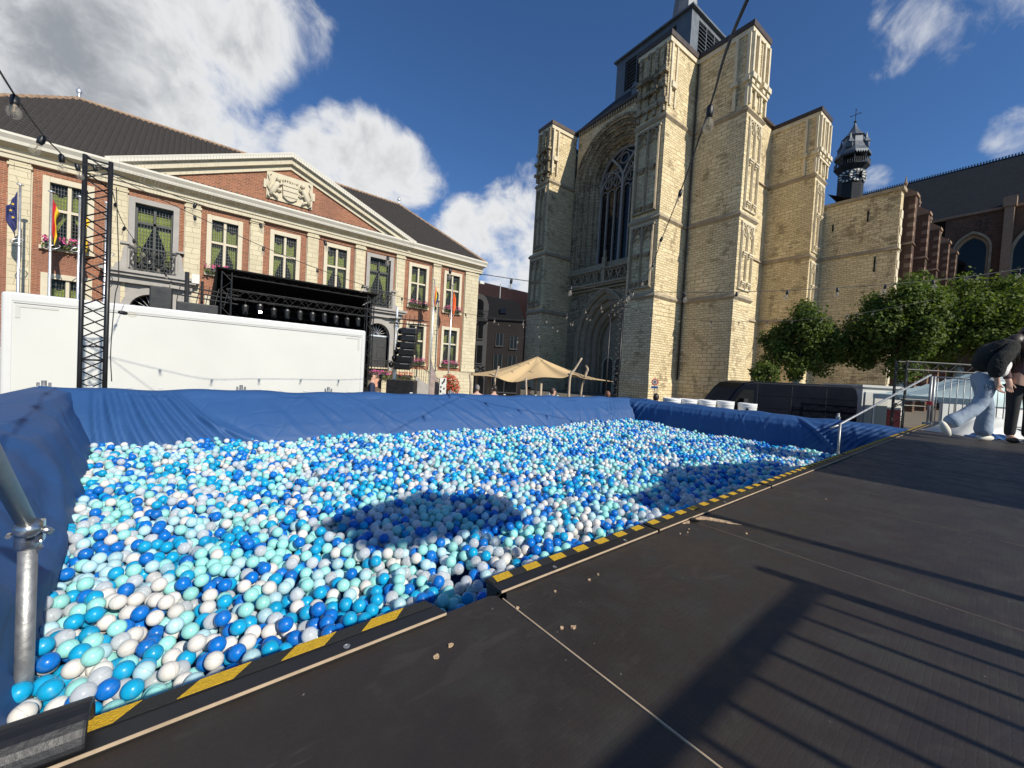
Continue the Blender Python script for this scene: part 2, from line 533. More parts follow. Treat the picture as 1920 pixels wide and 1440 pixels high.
def mat_fabric():
    m, N, b, out = newmat('blue_pit_fabric')
    co = N.n('ShaderNodeTexCoord').outputs['Object']
    f = N.noise(co, 1.3, 5.0, .6)
    N.set(b.inputs['Base Color'], N.mix(f, (.019, .068, .195), (.027, .090, .240)))
    b.inputs['Roughness'].default_value = .62
    b.inputs['Sheen Weight'].default_value = .0
    b.inputs['Specular IOR Level'].default_value = .35
    h = N.math('ADD', N.noise(N.n('ShaderNodeMapping', i={'Vector': co, 'Scale': (1.0, 1.0, .8), 'Rotation': (0, .7, 0)}).outputs[0], 1.6, 5.0, .55, .8), N.math('MULTIPLY', N.noise(co, 14.0, 3.0), .10))
    cd_ = N.vmath('ADD', co, N.vmath('SCALE', N.n('ShaderNodeTexNoise', i={'Vector': co, 'Scale': 1.4, 'Detail': 3.0}).outputs['Color'], None))
    cd_.node.inputs[1].links[0].from_node.inputs['Scale'].default_value = .7
    vo = N.n('ShaderNodeTexVoronoi', feature='DISTANCE_TO_EDGE', i={'Vector': cd_, 'Scale': 2.1})
    h = N.math('ADD', h, N.math('MULTIPLY', N.ramp(vo.outputs['Distance'], 0.0, .10, 0, 1), .30))
    bn = N.n('ShaderNodeBump', i={'Height': h, 'Strength': 0.17, 'Distance': 0.06})
    N.set(b.inputs['Normal'], bn.outputs[0])
    return m


M['fabric'] = mat_fabric()


def mat_deck():
    m, N, b, out = newmat('black_film_faced_plywood')
    co = N.n('ShaderNodeTexCoord').outputs['Object']
    n1 = N.noise(co, 1.6, 6.0, .62)
    n2 = N.noise(co, 9.0, 6.0, .65)
    c = N.mix(n1, (.017, .013, .012), (.042, .033, .026))
    c = N.mix(N.ramp(n2, .45, .75, 0, .6), c, (.030, .034, .030))
    # scuffs and scratches
    sc = N.n('ShaderNodeMapping', i={'Vector': co, 'Scale': (3.0, 26.0, 1.0), 'Rotation': (0, 0, .7)}).outputs[0]
    c = N.mix(N.ramp(N.noise(sc, 2.2, 9.0, .7), .64, .78, 0, .5), c, (.16, .13, .105))
    sc2 = N.n('ShaderNodeMapping', i={'Vector': co, 'Scale': (30.0, 3.0, 1.0), 'Rotation': (0, 0, .4)}).outputs[0]
    c = N.mix(N.ramp(N.noise(sc2, 1.6, 9.0, .7), .67, .80, 0, .4), c, (.15, .13, .11))
    c = N.mix(N.ramp(N.noise(co, 55.0, 2.0), .74, .80, 0, .7), c, (.26, .23, .19))
    dust = N.math('MULTIPLY', N.ramp(N.noise(co, .9, 5.0, .65), .45, .72, 0, 1), N.ramp(N.noise(co, 17.0, 6.0, .7), .38, .70, 0, .28))
    c = N.mix(dust, c, (.105, .088, .072))
    c = N.mix(N.ramp(N.noise(N.n('ShaderNodeMapping', i={'Vector': co, 'Scale': (1.0, 2.6, 1.0), 'Rotation': (0, 0, .5)}).outputs[0], 4.5, 2.0, .5, 1.5), .63, .70, 0, .14), c, (.085, .072, .060))
    N.set(b.inputs['Base Color'], c)
    # hexagonal grip pattern
    vo = N.n('ShaderNodeTexVoronoi', feature='DISTANCE_TO_EDGE', i={'Vector': co, 'Scale': 78.0, 'Randomness': .25})
    edge = N.ramp(vo.outputs['Distance'], .02, .16, 0, 1)
    b.inputs['Specular IOR Level'].default_value = .45
    N.set(b.inputs['Roughness'], N.ramp(n2, .3, .7, .42, .68))
    bn = N.n('ShaderNodeBump', i={'Height': N.math('ADD', edge, N.math('MULTIPLY', n2, .8)), 'Strength': .13, 'Distance': .003})
    N.set(b.inputs['Normal'], bn.outputs[0])
    return m


M['deck'] = mat_deck()

BALL = [('deep_blue', (.005, .185, .66), .22), ('sea_blue', (.008, .40, .72), .17), ('mint', (.36, .80, .76), .20),
        ('ice_blue', (.50, .76, .84), .13), ('white', (.80, .78, .74), .13), ('clear', (.80, .84, .87), .15)]


def mat_ball(name, col=None, clear=0.0):
    """col None: colour and clearness come from the instances' attributes"""
    m, N, b, out = newmat(name)
    co = N.n('ShaderNodeTexCoord').outputs['Object']
    if col is None:
        a = N.n('ShaderNodeAttribute', attribute_type='INSTANCER', attribute_name='bcol')
        csock = a.outputs['Color']
        k = N.n('ShaderNodeAttribute', attribute_type='INSTANCER', attribute_name='bclear').outputs['Fac']
    else:
        csock, k = col, clear
    dirt = N.noise(co, 38.0, 3.0, .7)
    csock = N.mix(N.ramp(dirt, .5, .75, 0, .16), csock, (.35, .33, .30))
    oz = N.n('ShaderNodeSeparateXYZ', i={0: co}).outputs[2]
    seam = N.ramp(N.math('ABSOLUTE', oz), .0004, .0013, 1.0, 0.0)
    csock = N.mix(N.math('MULTIPLY', seam, .30), csock, (.02, .03, .05))
    N.set(b.inputs['Base Color'], csock)
    bn = N.n('ShaderNodeBump', i={'Height': N.math('ADD', N.math('MULTIPLY', seam, -.5), N.math('MULTIPLY', N.noise(co, 22.0, 2.0), .35)), 'Strength': .25, 'Distance': .004})
    N.set(b.inputs['Normal'], bn.outputs[0])
    N.set(b.inputs['Roughness'], N.ramp(dirt, .3, .7, .24, .40))
    trl = N.n('ShaderNodeBsdfTranslucent', i={'Color': csock})
    body = N.n('ShaderNodeMixShader', i={0: .16, 1: b.outputs[0], 2: trl.outputs[0]})
    b.inputs['Subsurface Weight'].default_value = .0
    b.inputs['Specular IOR Level'].default_value = .42
    lw = N.n('ShaderNodeLayerWeight', i={'Blend': .35})
    tr = N.n('ShaderNodeBsdfTransparent', i={'Color': (.90, .94, .97)})
    fac = N.math('MULTIPLY', k, N.ramp(lw.outputs['Facing'], 0.0, 1.0, .50, .06, smooth=False))
    mx = N.n('ShaderNodeMixShader', i={0: fac, 1: body.outputs[0], 2: tr.outputs[0]})
    N.t.links.new(mx.outputs[0], out.inputs[0])
    return m
# ------------------------------------------------------------------ ground
def inframe(p, pad=0):
    d = Vector(p) - Vector((0, 0, CAMZ))
    c = [sum(CR[i][j] * d[i] for i in range(3)) for j in range(3)]
    if c[2] <= 0.05:
        return None
    x, y = 960 + 740 * c[0] / c[2], 720 + 740 * c[1] / c[2]
    return (x, y, c[2]) if -pad < x < 1920 + pad and -pad < y < 1440 + pad else None


g = MB()
g.grid(lambda s, t: (-600 + 1300 * s, -500 + 1300 * t, 0.0), 8, 8)
tag(g.build('ground', M['cobble']), kind='structure', label='grey cobbled market square', cat='ground')

DZ = 1.6
# ------------------------------------------------------------------ ball pit liner
def yfar(x):
    return 7.62 - 0.083 * (x + 1.4)


def lean(x):
    return 0.62 - 0.042 * (x + 1.4)


def folds(seed, n, smin, smax, kfun, wmin, wmax, amin, amax):
    q = random.Random(seed)
    out = []
    for _ in range(n):
        s0 = q.uniform(smin, smax)
        out.append((s0, kfun(s0, q), q.uniform(wmin, wmax), q.uniform(amin, amax), q.uniform(-.1, .45), q.uniform(.55, 1.25), q.uniform(-.25, .25)))
    return out


def fold_d(F, s, t):
    d = 0.0
    for s0, k, wd, am, t0, t1, cv in F:
        if t < t0 or t > t1:
            continue
        e = (s - s0 - k * t - cv * t * t) / wd
        if abs(e) < 3.2:
            win = math.sin(PI * (t - t0) / (t1 - t0)) ** 0.7
            d += am * win * (math.exp(-e * e) - 0.55 * math.exp(-(e - 1.3) ** 2))
    return d


pit = thing('ball_pit_liner', (4.2, 4.2, 0), 'royal blue fabric liner draped over the walls of the ball pit', 'pit liner')


def prof(pts, t):
    n = len(pts) - 1
    i = min(n - 1, int(t * n))
    f = t * n - i
    return [pts[i][k] * (1 - f) + pts[i + 1][k] * f for k in range(len(pts[0]))]


FF = folds(3, 30, -1.2, 9.4, lambda s0, q: q.uniform(.5, 1.9) if s0 < 6.0 else (q.uniform(-.9, -.15) if s0 > 8.0 else q.uniform(-.9, 1.1)), .03, .10, .008, .028)
FF += [(-.95 + .10 * i, .10 + .10 * i, .035, .05, -.1, 1.2, .1) for i in range(8)]
FF += [(9.0 + .10 * i, -.9 + .14 * i, .028, .035, -.2, 1.2, 0.1) for i in range(7)]


def far_fn(s, t):
    x = -1.45 + 11.3 * s
    y, L = yfar(x), lean(x)
    sag = 0.012 * math.sin(x * 3.1) + 0.010 * math.sin(x * 7.3 + 1)
    P = [(y + .10, .05), (y + .07, .8), (y + .05, 1.62), (y, 1.685), (y - .10, 1.66), (y - .22 - .1 * L, 1.52), (y - .34 - .25 * L, 1.36), (y - .40 - .45 * L, 1.20), (y - .42 - .65 * L, 1.04), (y - .42 - .8 * L, .80)]
    yy, zz = prof(P, t)
    tt = (t - .36) / .64
    if tt > 0:
        d = fold_d(FF, x, tt) * min(1, tt * 5)
        yy -= d
        zz += d * .45
    if .25 < t < .5:
        zz += sag
    return (x, yy, zz)


mb = MB()
mb.grid(far_fn, 420, 70)
far = mb.build('far_wall_cover', M['fabric'], pit, True)
FL = folds(5, 30, 1.0, 7.3, lambda s0, q: q.uniform(-.35, .35), .05, .16, .004, .016)


def left_fn(s, t):
    y = .75 + 6.9 * s
    bulge = .05 * math.sin(y * 1.7) + .03 * math.sin(y * 4.1)
    P = [(-1.60, .05), (-1.58, .9), (-1.55, 1.6), (-1.50, 1.68), (-1.30, 1.67), (-1.06 + bulge, 1.63), (-.93 + bulge, 1.52), (-.84 + .5 * bulge, 1.33), (-.76, 1.12), (-.66, .80)]
    x, z = prof(P, t)
    if t > .44:
        x += (.24 - .086 * (y - 2.45)) * min(1, (t - .44) / .3)
    tt = (t - .40) / .60
    if tt > 0:
        d = fold_d(FL, y, tt) * min(1, tt * 4)
        # a draped swag hanging round a tube near the front post
        e = ((y - 3.15) / 1.05) ** 2 + ((tt - .52) / .34) ** 2
        d += .05 * math.exp(-((e - 1.0) / .32) ** 2) * (1 if tt > .15 else 0)
        x += d
        z += d * .4
    return (x, y, z)


mb = MB()
mb.grid(left_fn, 240, 70)
mb.build('left_wall_cover', M['fabric'], pit, True)
FR = folds(9, 44, .9, 6.6, lambda s0, q: q.uniform(-.35, .35), .02, .06, .004, .014)
FR += [(1.0 + .11 * i, .55, .03, .03, -.05, .9, .2) for i in range(9)] + [(2.6, -.8, .05, .045, 0, .9, -.2), (6.2, .25, .03, .05, -.1, 1.2, .1), (6.0, .35, .03, .05, -.1, 1.2, .1), (5.8, .4, .03, .04, -.1, 1.2, .1)]


def right_fn(s, t):
    y = 6.85 - 6.05 * s
    k = .10 * (1 - y / 6.8)
    P = [(10.12 + k, .05), (10.10 + k, .9), (10.06 + k, 1.60), (10.0 + k, 1.675), (9.90 + k, 1.67), (9.72 + k, 1.585), (9.64 + k, 1.48), (9.61 + k, 1.30), (9.58 + k, 1.10), (9.55, .80)]
    x, z = prof(P, t)
    z -= .07 * (1 - y / 6.8) if t > .1 else 0
    tt = (t - .42) / .58
    if tt > 0:
        d = fold_d(FR, y, tt) * min(1, tt * 6)
        x -= d
        z += d * .3
    if .25 < t < .5:
        z += .010 * math.sin(y * 4.3) + .008 * math.sin(y * 9.1 + 2)
    return (x, y, z)


mb = MB()
mb.grid(right_fn, 320, 70)
mb.build('right_wall_cover', M['fabric'], pit, True)
mb = MB()
mb.box(-1.4, 9.8, .80, 7.3, .60, .66)
mb.build('pit_floor', M['fabric'], pit)
for x in (-1.0, -.62, -.3, 0.28, .95, 1.2, 1.55, 2.25, 2.75, 3.4, 4.1, 4.9, 5.6, 6.5, 7.2, 8.1):
    mb = MB()
    mb.path([(x - .028, yfar(x) + .02, 1.69), (x + .028, yfar(x) + .02, 1.692)], .012, 6)
    mb.build('white_clip', M['whitepaint'], pit)

# scaffold tubes that carry the liner: upright ends with couplers peek over the rim
for i, (x, y) in enumerate([(-1.42, 7.70), (.66, 7.56), (1.93, 7.45), (4.3, 7.26), (7.0, 7.03), (10.18, 1.95)]):
    t = thing('scaffold_upright', (x, y, 0), ['galvanised tube end rising over the far left corner of the pit liner', 'galvanised tube end over the far rim, just right of the truss tower',
              'galvanised tube end over the far rim, in front of the white trailer', 'galvanised tube end over the far rim, in front of the line array speakers',
              'galvanised tube end over the far rim, in front of the tan tent', 'galvanised tube end over the rim beside the black van'][i], 'scaffold tube', 'tubes carrying the pit liner')
    MB().tube((x, y, .0), (x, y, 1.76), .024, 12).build('tube', M['galv'], t, True)
    mb = MB()
    mb.tube((x - .05, y, 1.66), (x - .05, y, 1.735), .014, 8)
    mb.tube((x + .05, y, 1.66), (x + .05, y, 1.735), .014, 8)
    mb.box(x - .055, x + .055, y - .03, y + .03, 1.64, 1.69)
    mb.build('coupler', M['galv'], t)
mb = MB()
mb.path([(-1.5, 7.72, 1.66), (-1.50, 4.5, 1.655), (-1.50, 1.2, 1.65)], .02, 8)
tag(mb.build('scaffold_rail', M['galv']), 'galvanised scaffold tube lying along the left rim of the pit', 'scaffold tube', 'tubes carrying the pit liner')

# ------------------------------------------------------------------ balls
BD = 0.068
q = random.Random(11)


def surf(x, y):
    z = 1.01 + .028 * math.sin(x * 1.9 + y * .8) * math.cos(y * 1.6 - x * .5) + .018 * math.sin(x * 4.3 + 1.3) * math.sin(y * 3.7)
    z += .10 * max(0, min(1, (x - 5.5) / 4)) * max(0, min(1, (y - 3.2) / 3))
    z -= .05 * math.exp(-((x - 1.0) ** 2 + (y - 1.6) ** 2) / .5)
    z -= .03 * max(0, 1 - (y - .8) / 1.0)
    z += .05 * math.exp(-((y - yfar(x) + .9) ** 2) / .35)
    return z


XL, XR, Y0 = -.95, 9.58, .84
cells = {}
balls = []
cs = BD


def inside(x, y):
    return -.47 - .086 * (y - 2.45) < x < XR and Y0 < y < yfar(x) - .40 - .62 * lean(x)


def height(x, y):
    ci, cj = int(x / cs + 1000), int(y / cs + 1000)
    zb = surf(x, y) - BD * 1.75
    for a in (ci - 1, ci, ci + 1):
        for b in (cj - 1, cj, cj + 1):
            for (bx, by, bz) in cells.get((a, b), ()):
                d2 = (bx - x) ** 2 + (by - y) ** 2
                if d2 < BD * BD:
                    zc = bz + math.sqrt(BD * BD - d2)
                    if zc > zb:
                        zb = zc
    return zb


area = 10.2 * 5.7
NB = int(area / (BD * BD) * 2.15)
for k in range(NB):
    x, y = q.uniform(XL, XR), q.uniform(Y0, 7.2)
    if not inside(x, y):
        continue
    best = (height(x, y), x, y)
    step = BD * .6
    for it in range(6):                        # roll downhill
        a = q.uniform(0, 2 * PI)
        moved = False
        for j in range(3):
            xx, yy = best[1] + step * math.cos(a + j * 2.09), best[2] + step * math.sin(a + j * 2.09)
            if inside(xx, yy):
                h = height(xx, yy)
                if h < best[0] - 1e-4:
                    best = (h, xx, yy)
                    moved = True
                    break
        if not moved:
            step *= .55
    z, x, y = best
    if z > surf(x, y) + BD * .25:
        continue
    cells.setdefault((int(x / cs + 1000), int(y / cs + 1000)), []).append((x, y, z))
    balls.append((x, y, z))


dom = {}


def ball_type(x, y):
    # poured in by the bag: colours still lie together in loose clumps
    key = (int(x / .30 + 50), int(y / .30 + 50))
    if key not in dom:
        dom[key] = pick()
    return dom[key] if q.random() < .28 else pick()


def pick():
    r_ = q.random()
    for i, (nm, c, p) in enumerate(BALL):
        r_ -= p
        if r_ <= 0:
            return i
    return 0


cand = []
for i, (x, y, z) in enumerate(balls):
    # clearly on top, in front of nothing: the balls one can see whole near the camera
    if z > surf(x, y) - BD * .55 and z > 2.215 - (.578 / .885) * y:
        fr = inframe((x, y, z), 30)
        if fr and fr[2] < 4.2:
            cand.append((fr[2], i))
cand.sort()
near = set(i for _, i in cand[:300])
bmat = [mat_ball('ball_' + nm, c, 1.0 if nm == 'clear' else 0.0) for nm, c, p in BALL]
bm = bmesh.new()
bmesh.ops.create_icosphere(bm, subdivisions=3, radius=BD / 2)
bme = []
for i, (nm, c, p) in enumerate(BALL):
    me = bpy.data.meshes.new('ball')
    bm.to_mesh(me)
    for pl in me.polygons:
        pl.use_smooth = True
    me.materials.append(bmat[i])
    bme.append(me)
bm.free()
BLAB = ['deep blue plastic ball near the yellow striped edge of the ball pit', 'sea blue plastic ball near the yellow striped edge of the ball pit', 'mint green plastic ball near the yellow striped edge of the ball pit',
        'pale ice blue plastic ball near the yellow striped edge of the ball pit', 'white plastic ball near the yellow striped edge of the ball pit', 'clear see-through plastic ball near the yellow striped edge of the ball pit']
rest, rcol, rclr = [], [], []
for i, p in enumerate(balls):
    k = ball_type(p[0], p[1])
    if i in near:
        o = ob('ball', bme[k])
        o.location = p
        o.rotation_euler = (q.uniform(0, 6), q.uniform(0, 6), q.uniform(0, 6))
        s_ = q.uniform(.985, 1.0)
        o.scale = (s_, s_, s_)
        tag(o, BLAB[k], 'ball', 'balls nearest the deck')
    else:
        rest.append(p)
        c = BALL[k][1]
        j = q.uniform(.86, 1.12)
        rcol.append((min(1, c[0] * j), min(1, c[1] * j), min(1, c[2] * j), 1))
        rclr.append(1.0 if BALL[k][0] == 'clear' else 0.0)
me = bpy.data.meshes.new('ball_pit_balls')
me.from_pydata(rest, [], [])
at = me.attributes.new('bcol', 'FLOAT_COLOR', 'POINT')
at.data.foreach_set('color', [x for c in rcol for x in c])
at = me.attributes.new('bclear', 'FLOAT', 'POINT')
at.data.foreach_set('value', rclr)
po = ob('ball_pit_balls', me)
tag(po, 'sea of blue, mint, white and clear plastic balls filling the pit', 'balls', kind='stuff')
gt = bpy.data.node_groups.new('scatter_balls', 'GeometryNodeTree')
gt.interface.new_socket('Geometry', in_out='INPUT', socket_type='NodeSocketGeometry')
gt.interface.new_socket('Geometry', in_out='OUTPUT', socket_type='NodeSocketGeometry')
gi, go = gt.nodes.new('NodeGroupInput'), gt.nodes.new('NodeGroupOutput')
ic = gt.nodes.new('GeometryNodeMeshIcoSphere')
ic.inputs['Radius'].default_value = BD / 2
ic.inputs['Subdivisions'].default_value = 3
sm = gt.nodes.new('GeometryNodeSetShadeSmooth')
sm_mat = gt.nodes.new('GeometryNodeSetMaterial')
mball = mat_ball('ball_mixed')
sm_mat.inputs['Material'].default_value = mball
me.materials.append(mball)
mp = gt.nodes.new('GeometryNodeMeshToPoints')
ip = gt.nodes.new('GeometryNodeInstanceOnPoints')
L = gt.links.new
L(gi.outputs[0], mp.inputs['Mesh'])
L(mp.outputs[0], ip.inputs['Points'])
L(ic.outputs['Mesh'], sm.inputs[0])
L(sm.outputs[0], sm_mat.inputs[0])
L(sm_mat.outputs[0], ip.inputs['Instance'])
rv = gt.nodes.new('FunctionNodeRandomValue')
rv.data_type = 'FLOAT_VECTOR'
rv.inputs[1].default_value = (6.28, 6.28, 6.28)
L(rv.outputs[0], ip.inputs['Rotation'])
L(ip.outputs[0], go.inputs[0])
md = po.modifiers.new('scatter', 'NODES')
md.node_group = gt

# ------------------------------------------------------------------ deck
deck = thing('stage_deck', (5.5, -.2, 0), 'black plywood stage deck in the foreground beside the ball pit', 'deck')
seams = [-2.45, -1.41, -.37, .66, 1.71, 2.71, 3.77, 4.81, 5.85, 6.89, 7.93, 8.97, 10.01, 11.05, 12.10, 13.15, 14.2]
q = random.Random(5)
for k in range(len(seams) - 1):
    x0, x1 = seams[k], seams[k + 1]
    for (ya, yb) in ((-1.22, .822),):
        dz = q.uniform(-.0025, .002)
        mb = MB()
        c = .03
        mb.prism([(x0 + .003, ya), (x1 - .003, ya), (x1 - .003, yb - (.012 if k != 3 else 0)), (x1 - .003 - c * .6, yb), (x0 + .003 + c, yb), (x0 + .003, yb - (.045 if k == 3 else .02))], DZ - .045, DZ + dz, 'z')
        o = mb.build('deck_panel', M['deck'], deck)
        bevel(o, .002, 1)
    if k:
        mb = MB()
        mb.box(x0 - .002, x0 + .002, -1.22, .79, DZ - .02, DZ + (.0024 if k == 3 else .001))
        mb.build('raw_panel_edge', M['plyedge' if k == 3 else 'plydirty'], deck)
# far right strip of deck beyond the pit, behind the person
# overhanging edge planks with grit tape
planks = [(-2.4, .50, 1), (.665, 1.45, 0), (1.462, 2.70, 0), (2.722, 3.60, 0), (3.612, 4.80, 0), (4.822, 5.84, 0), (5.86, 6.88, 0), (6.90, 7.92, 0), (7.94, 8.96, 0), (8.98, 10.0, 0), (10.02, 11.04, 0), (11.06, 12.1, 0)]
for (a, b, slant) in planks:
    mb = MB()
    zt = DZ + .012
    sk = .02 if slant else 0
    mb.prism([(a, .806), (b, .806), (b - sk, .880), (a, .880)], DZ + .003, zt, 'z')
    pl = mb.build('edge_plank', M['black'], deck)
    mb = MB()
    mb.prism([(a + .002, .8045), (b - .002, .8045), (b - .002, .8058), (a + .002, .8058)], zt - .0055, zt + .0004, 'z')
    mb.build('raw_edge', M['plyedge'], pl)
    mb = MB()
    mb.prism([(a + .004, .846), (b - .004 - .014 * slant, .846), (b - .006 - sk, .878), (a + .004, .878)], zt + .0005, zt + .0016, 'z')
    mb.build('grit_tape', M['tape_k'], pl)
    per, sl_ = (.155, .078) if slant else (.113, .058)
    x = a + (.075 if slant else .018)
    ks = .032 if slant else .006
    while x + sl_ + ks < b:
        mb = MB()
        mb.prism([(x, .847), (x + sl_, .847), (x + sl_ + ks, .877), (x + ks, .877)], zt + .0020, zt + .0028, 'z')
        mb.build('yellow_stripe', M['tape_y'], pl)
        x += per
mb = MB()
mb.box(.668, 12.1, .826, .872, DZ - .16, DZ + .0025)
mb.build('edge_beam', M['black'], deck)
mb = MB()
mb.box(-2.45, 14.2, .75, .80, .35, DZ - .046)
mb.build('front_skirt', M['blacksoft'], deck)
mb = MB()
for x in (-2.3, 0.1, 2.5, 4.9, 7.3, 9.7, 12.0, 14.0):
    mb.box(x - .04, x + .04, -1.1, -1.02, 0, DZ - .046)
    mb.box(x - .04, x + .04, .5, .58, 0, DZ - .046)
mb.build('support_legs', M['galv'], deck)
# torn plywood, chips and screws
for pts in ([(1.74, .800), (1.78, .770), (1.805, .73), (1.83, .69), (1.86, .65), (1.84, .695), (1.825, .735), (1.86, .69), (1.825, .765), (1.80, .800)], [(1.64, .802), (1.67, .785), (1.70, .802)]):
    mb = MB()
    mb.prism(pts, DZ + .001, DZ + .0042, 'z')
    mb.build('torn_plywood', M['splinter'], deck)
mb = MB()
mb.prism([(1.695, .802), (1.712, .765), (1.73, .802)], DZ + .0045, DZ + .012, 'z')
mb.build('lifted_corner', M['black'], deck)
for (x, y, r_) in [(.415, .70, .010), (.455, .712, .008), (.665, .735, .007), (.93, .722, .007), (.98, .728, .006), (.80, .735, .007), (.725, .60, .010), (.70, .615, .007), (1.52, .75, .006), (1.56, .74, .005), (1.60, .755, .005), (1.77, .60, .006), (2.74, .55, .006)]:
    mb = MB()
    n = 7
    r_ *= .62
    mb.prism([(x + r_ * q.uniform(.6, 1.2) * math.cos(2 * PI * i / n) * 1.3, y + r_ * q.uniform(.6, 1.2) * math.sin(2 * PI * i / n)) for i in range(n)], DZ + .001, DZ + .0046, 'z')
    mb.build('wood_chip', M['splinter'], deck)
for (x, y) in [(.27, .82), (.885, .82), (1.25, .82), (2.1, .82)]:
    mb = MB()
    mb.lathe([(.007, 0), (.007, .001), (.004, .0016), (.0035, .0008)], (x, y, DZ + .0125), 10)
    mb.build('screw', M['galv'], deck)

# ------------------------------------------------------------------ handrail at the left, foam edge guard
RAILPTS = [(-.425, 2.15, 1.555), (-.4115, 1.80, 1.8275), (-.381, 1.0, 2.4505)]
t = thing('scaffold_handrail', (-.43, 2.15, 0), 'galvanised tube post with clamp and slanting rail at the near left of the pit', 'handrail')
MB().tube((-.43, 2.15, .5), (-.425, 2.15, 1.52), .0242, 28).build('post', M['galv'], t, True)
MB().path(RAILPTS, .0242, 28).build('slanted_rail', M['galv'], t, True)
cl = MB()
cl.lathe([(.029, -.035), (.033, -.033), (.033, .03), (.029, .033)], (-.425, 2.15, 1.515), 24)
cl.box(-.405, -.385, 2.12, 2.16, 1.50, 1.575)
co_ = cl.build('clamp', M['steel_bright'], t, True)
bevel(co_, .003, 2)
mb = MB()
dr = Vector((.025, -.22, .155)).normalized()
c0 = Vector((-.415, 2.10, 1.565))
mb.path([c0 - dr * .012, c0 + dr * .012], [.034, .034], 24)
mb.path([c0 + Vector((.034, 0, -.01)), c0 + Vector((.052, .01, -.03))], .012, 10)
mb.build('ring', M['steel_bright'], co_, True)
for dx, dz in ((-.035, .028), (-.012, .034), (.02, .03), (.035, -.028), (.006, .055)):
    mb = MB()
    mb.tube((-.425 + dx, 2.118, 1.515 + dz), (-.425 + dx, 2.10, 1.515 + dz), .0085, 6)
    mb.build('bolt', M['steel_bright'], co_)
fo = MB()
prof_ = [(.044 * math.cos(a), .044 * math.sin(a)) for a in [PI * k / 14 - .25 for k in range(16)]] + [(.031 * math.cos(a), .031 * math.sin(a)) for a in [PI * k / 14 - .25 for k in range(15, -1, -1)]]
fo.prism([(.84 + y, DZ + .022 + z) for y, z in prof_], -1.4, -.10, 'x')
f1 = fo.build('foam_edge_guard', M['foam'])
bevel(f1, .004, 2)
tag(f1, 'black half-round foam guard on the deck edge at the bottom left', 'foam guard')

# ------------------------------------------------------------------ right-hand handrail and barrier
t = thing('ramp_handrail', (9.6, 1.8, 0), 'grey steel handrail slanting up from a short post at the right of the pit', 'handrail')
MB().tube((9.60, 1.80, .7), (9.60, 1.80, 1.60), .020, 12).build('post', M['galv'], t, True)
MB().path([(9.42, 1.90, 1.50), (9.60, 1.83, 1.555), (12.22, .86, 2.66)], .021, 12).build('rail', M['galv'], t, True)
mb = MB()
mb.lathe([(.045, 0), (.045, .01), (.025, .012), (.025, .05)], (9.60, 1.80, 1.02), 10)
mb.build('foot', M['galv'], t)
t = thing('barrier_railing', (12.2, .86, DZ), 'grey steel barrier with upright bars at the far end of the deck', 'barrier')
P0, P1 = Vector((12.2, .84, DZ)), Vector((13.55, -.62, DZ))
for p in (P0, P0 + (P1 - P0) * .03, P1):
    MB().tube(p, p + Vector((0, 0, 1.03)), .024, 12).build('post', M['galv'], t, True)
for z in (1.02, .07):
    MB().tube(P0 + Vector((0, 0, z)), P1 + Vector((0, 0, z)), .017, 10).build('horizontal_bar', M['galv'], t, True)
for k in range(1, 16):
    p = P0 + (P1 - P0) * k / 16
    MB().tube(p + Vector((0, 0, .07)), p + Vector((0, 0, 1.02)), .008, 8).build('upright_bar', M['galv'], t, True)
mb = MB()
mb.box(12.16, 12.2, .80, .88, DZ + .42, DZ + .50)
mb.build('red_clip', M['redplastic'], t)
mb = MB()
mb.box(12.12, 12.28, .78, .92, DZ, DZ + .05)
mb.build('foot_plate', M['galv'], t)
# the same kind of barrier runs behind the camera; its shadow lies on the deck
t = thing('barrier_railing', (.4, -1.16, DZ), 'grey steel barrier along the back of the deck, casting barred shadow', 'barrier')
XB0, XB1, YB = .07, 1.69, -1.17
for x in (XB0, XB1):
    MB().tube((x, YB, DZ), (x, YB, DZ + 1.06), .024, 12).build('post', M['galv'], t, True)
MB().path([(XB0, YB, DZ + .975), (XB1, YB, DZ + .975)], .022, 10).build('horizontal_bar', M['galv'], t, True)
MB().tube((XB0, YB, DZ + .08), (XB1, YB, DZ + .08), .017, 10).build('horizontal_bar', M['galv'], t, True)
for k in range(1, 14):
    x = XB0 + (XB1 - XB0) * k / 14
    MB().tube((x, YB, DZ + .08), (x, YB, DZ + .95), .009, 8).build('upright_bar', M['galv'], t, True)
# ------------------------------------------------------------------ town hall
YF = 26.0
th = thing('town_hall', (4.2, YF, 0), 'red brick town hall with cream stone pilasters and a carved pediment', 'building')


def wall_holes(mb, x0, x1, z0, z1, holes, y, d):
    xs = sorted(set([x0, x1] + [h[0] for h in holes] + [h[1] for h in holes]))
    zs = sorted(set([z0, z1] + [h[2] for h in holes] + [h[3] for h in holes]))
    for i in range(len(xs) - 1):
        for j in range(len(zs) - 1):
            cx, cz = (xs[i] + xs[i + 1]) / 2, (zs[j] + zs[j + 1]) / 2
            if any(h[0] < cx < h[1] and h[2] < cz < h[3] for h in holes):
                continue
            mb.add([(xs[i], y, zs[j]), (xs[i + 1], y, zs[j]), (xs[i + 1], y, zs[j + 1]), (xs[i], y, zs[j + 1])], [(0, 1, 2, 3)])
    for (a, b, c, e) in holes:
        mb.add([(a, y, c), (b, y, c), (b, y, e), (a, y, e), (a, y + d, c), (b, y + d, c), (b, y + d, e), (a, y + d, e)],
               [(0, 4, 5, 1), (1, 5, 6, 2), (2, 6, 7, 3), (3, 7, 4, 0)])


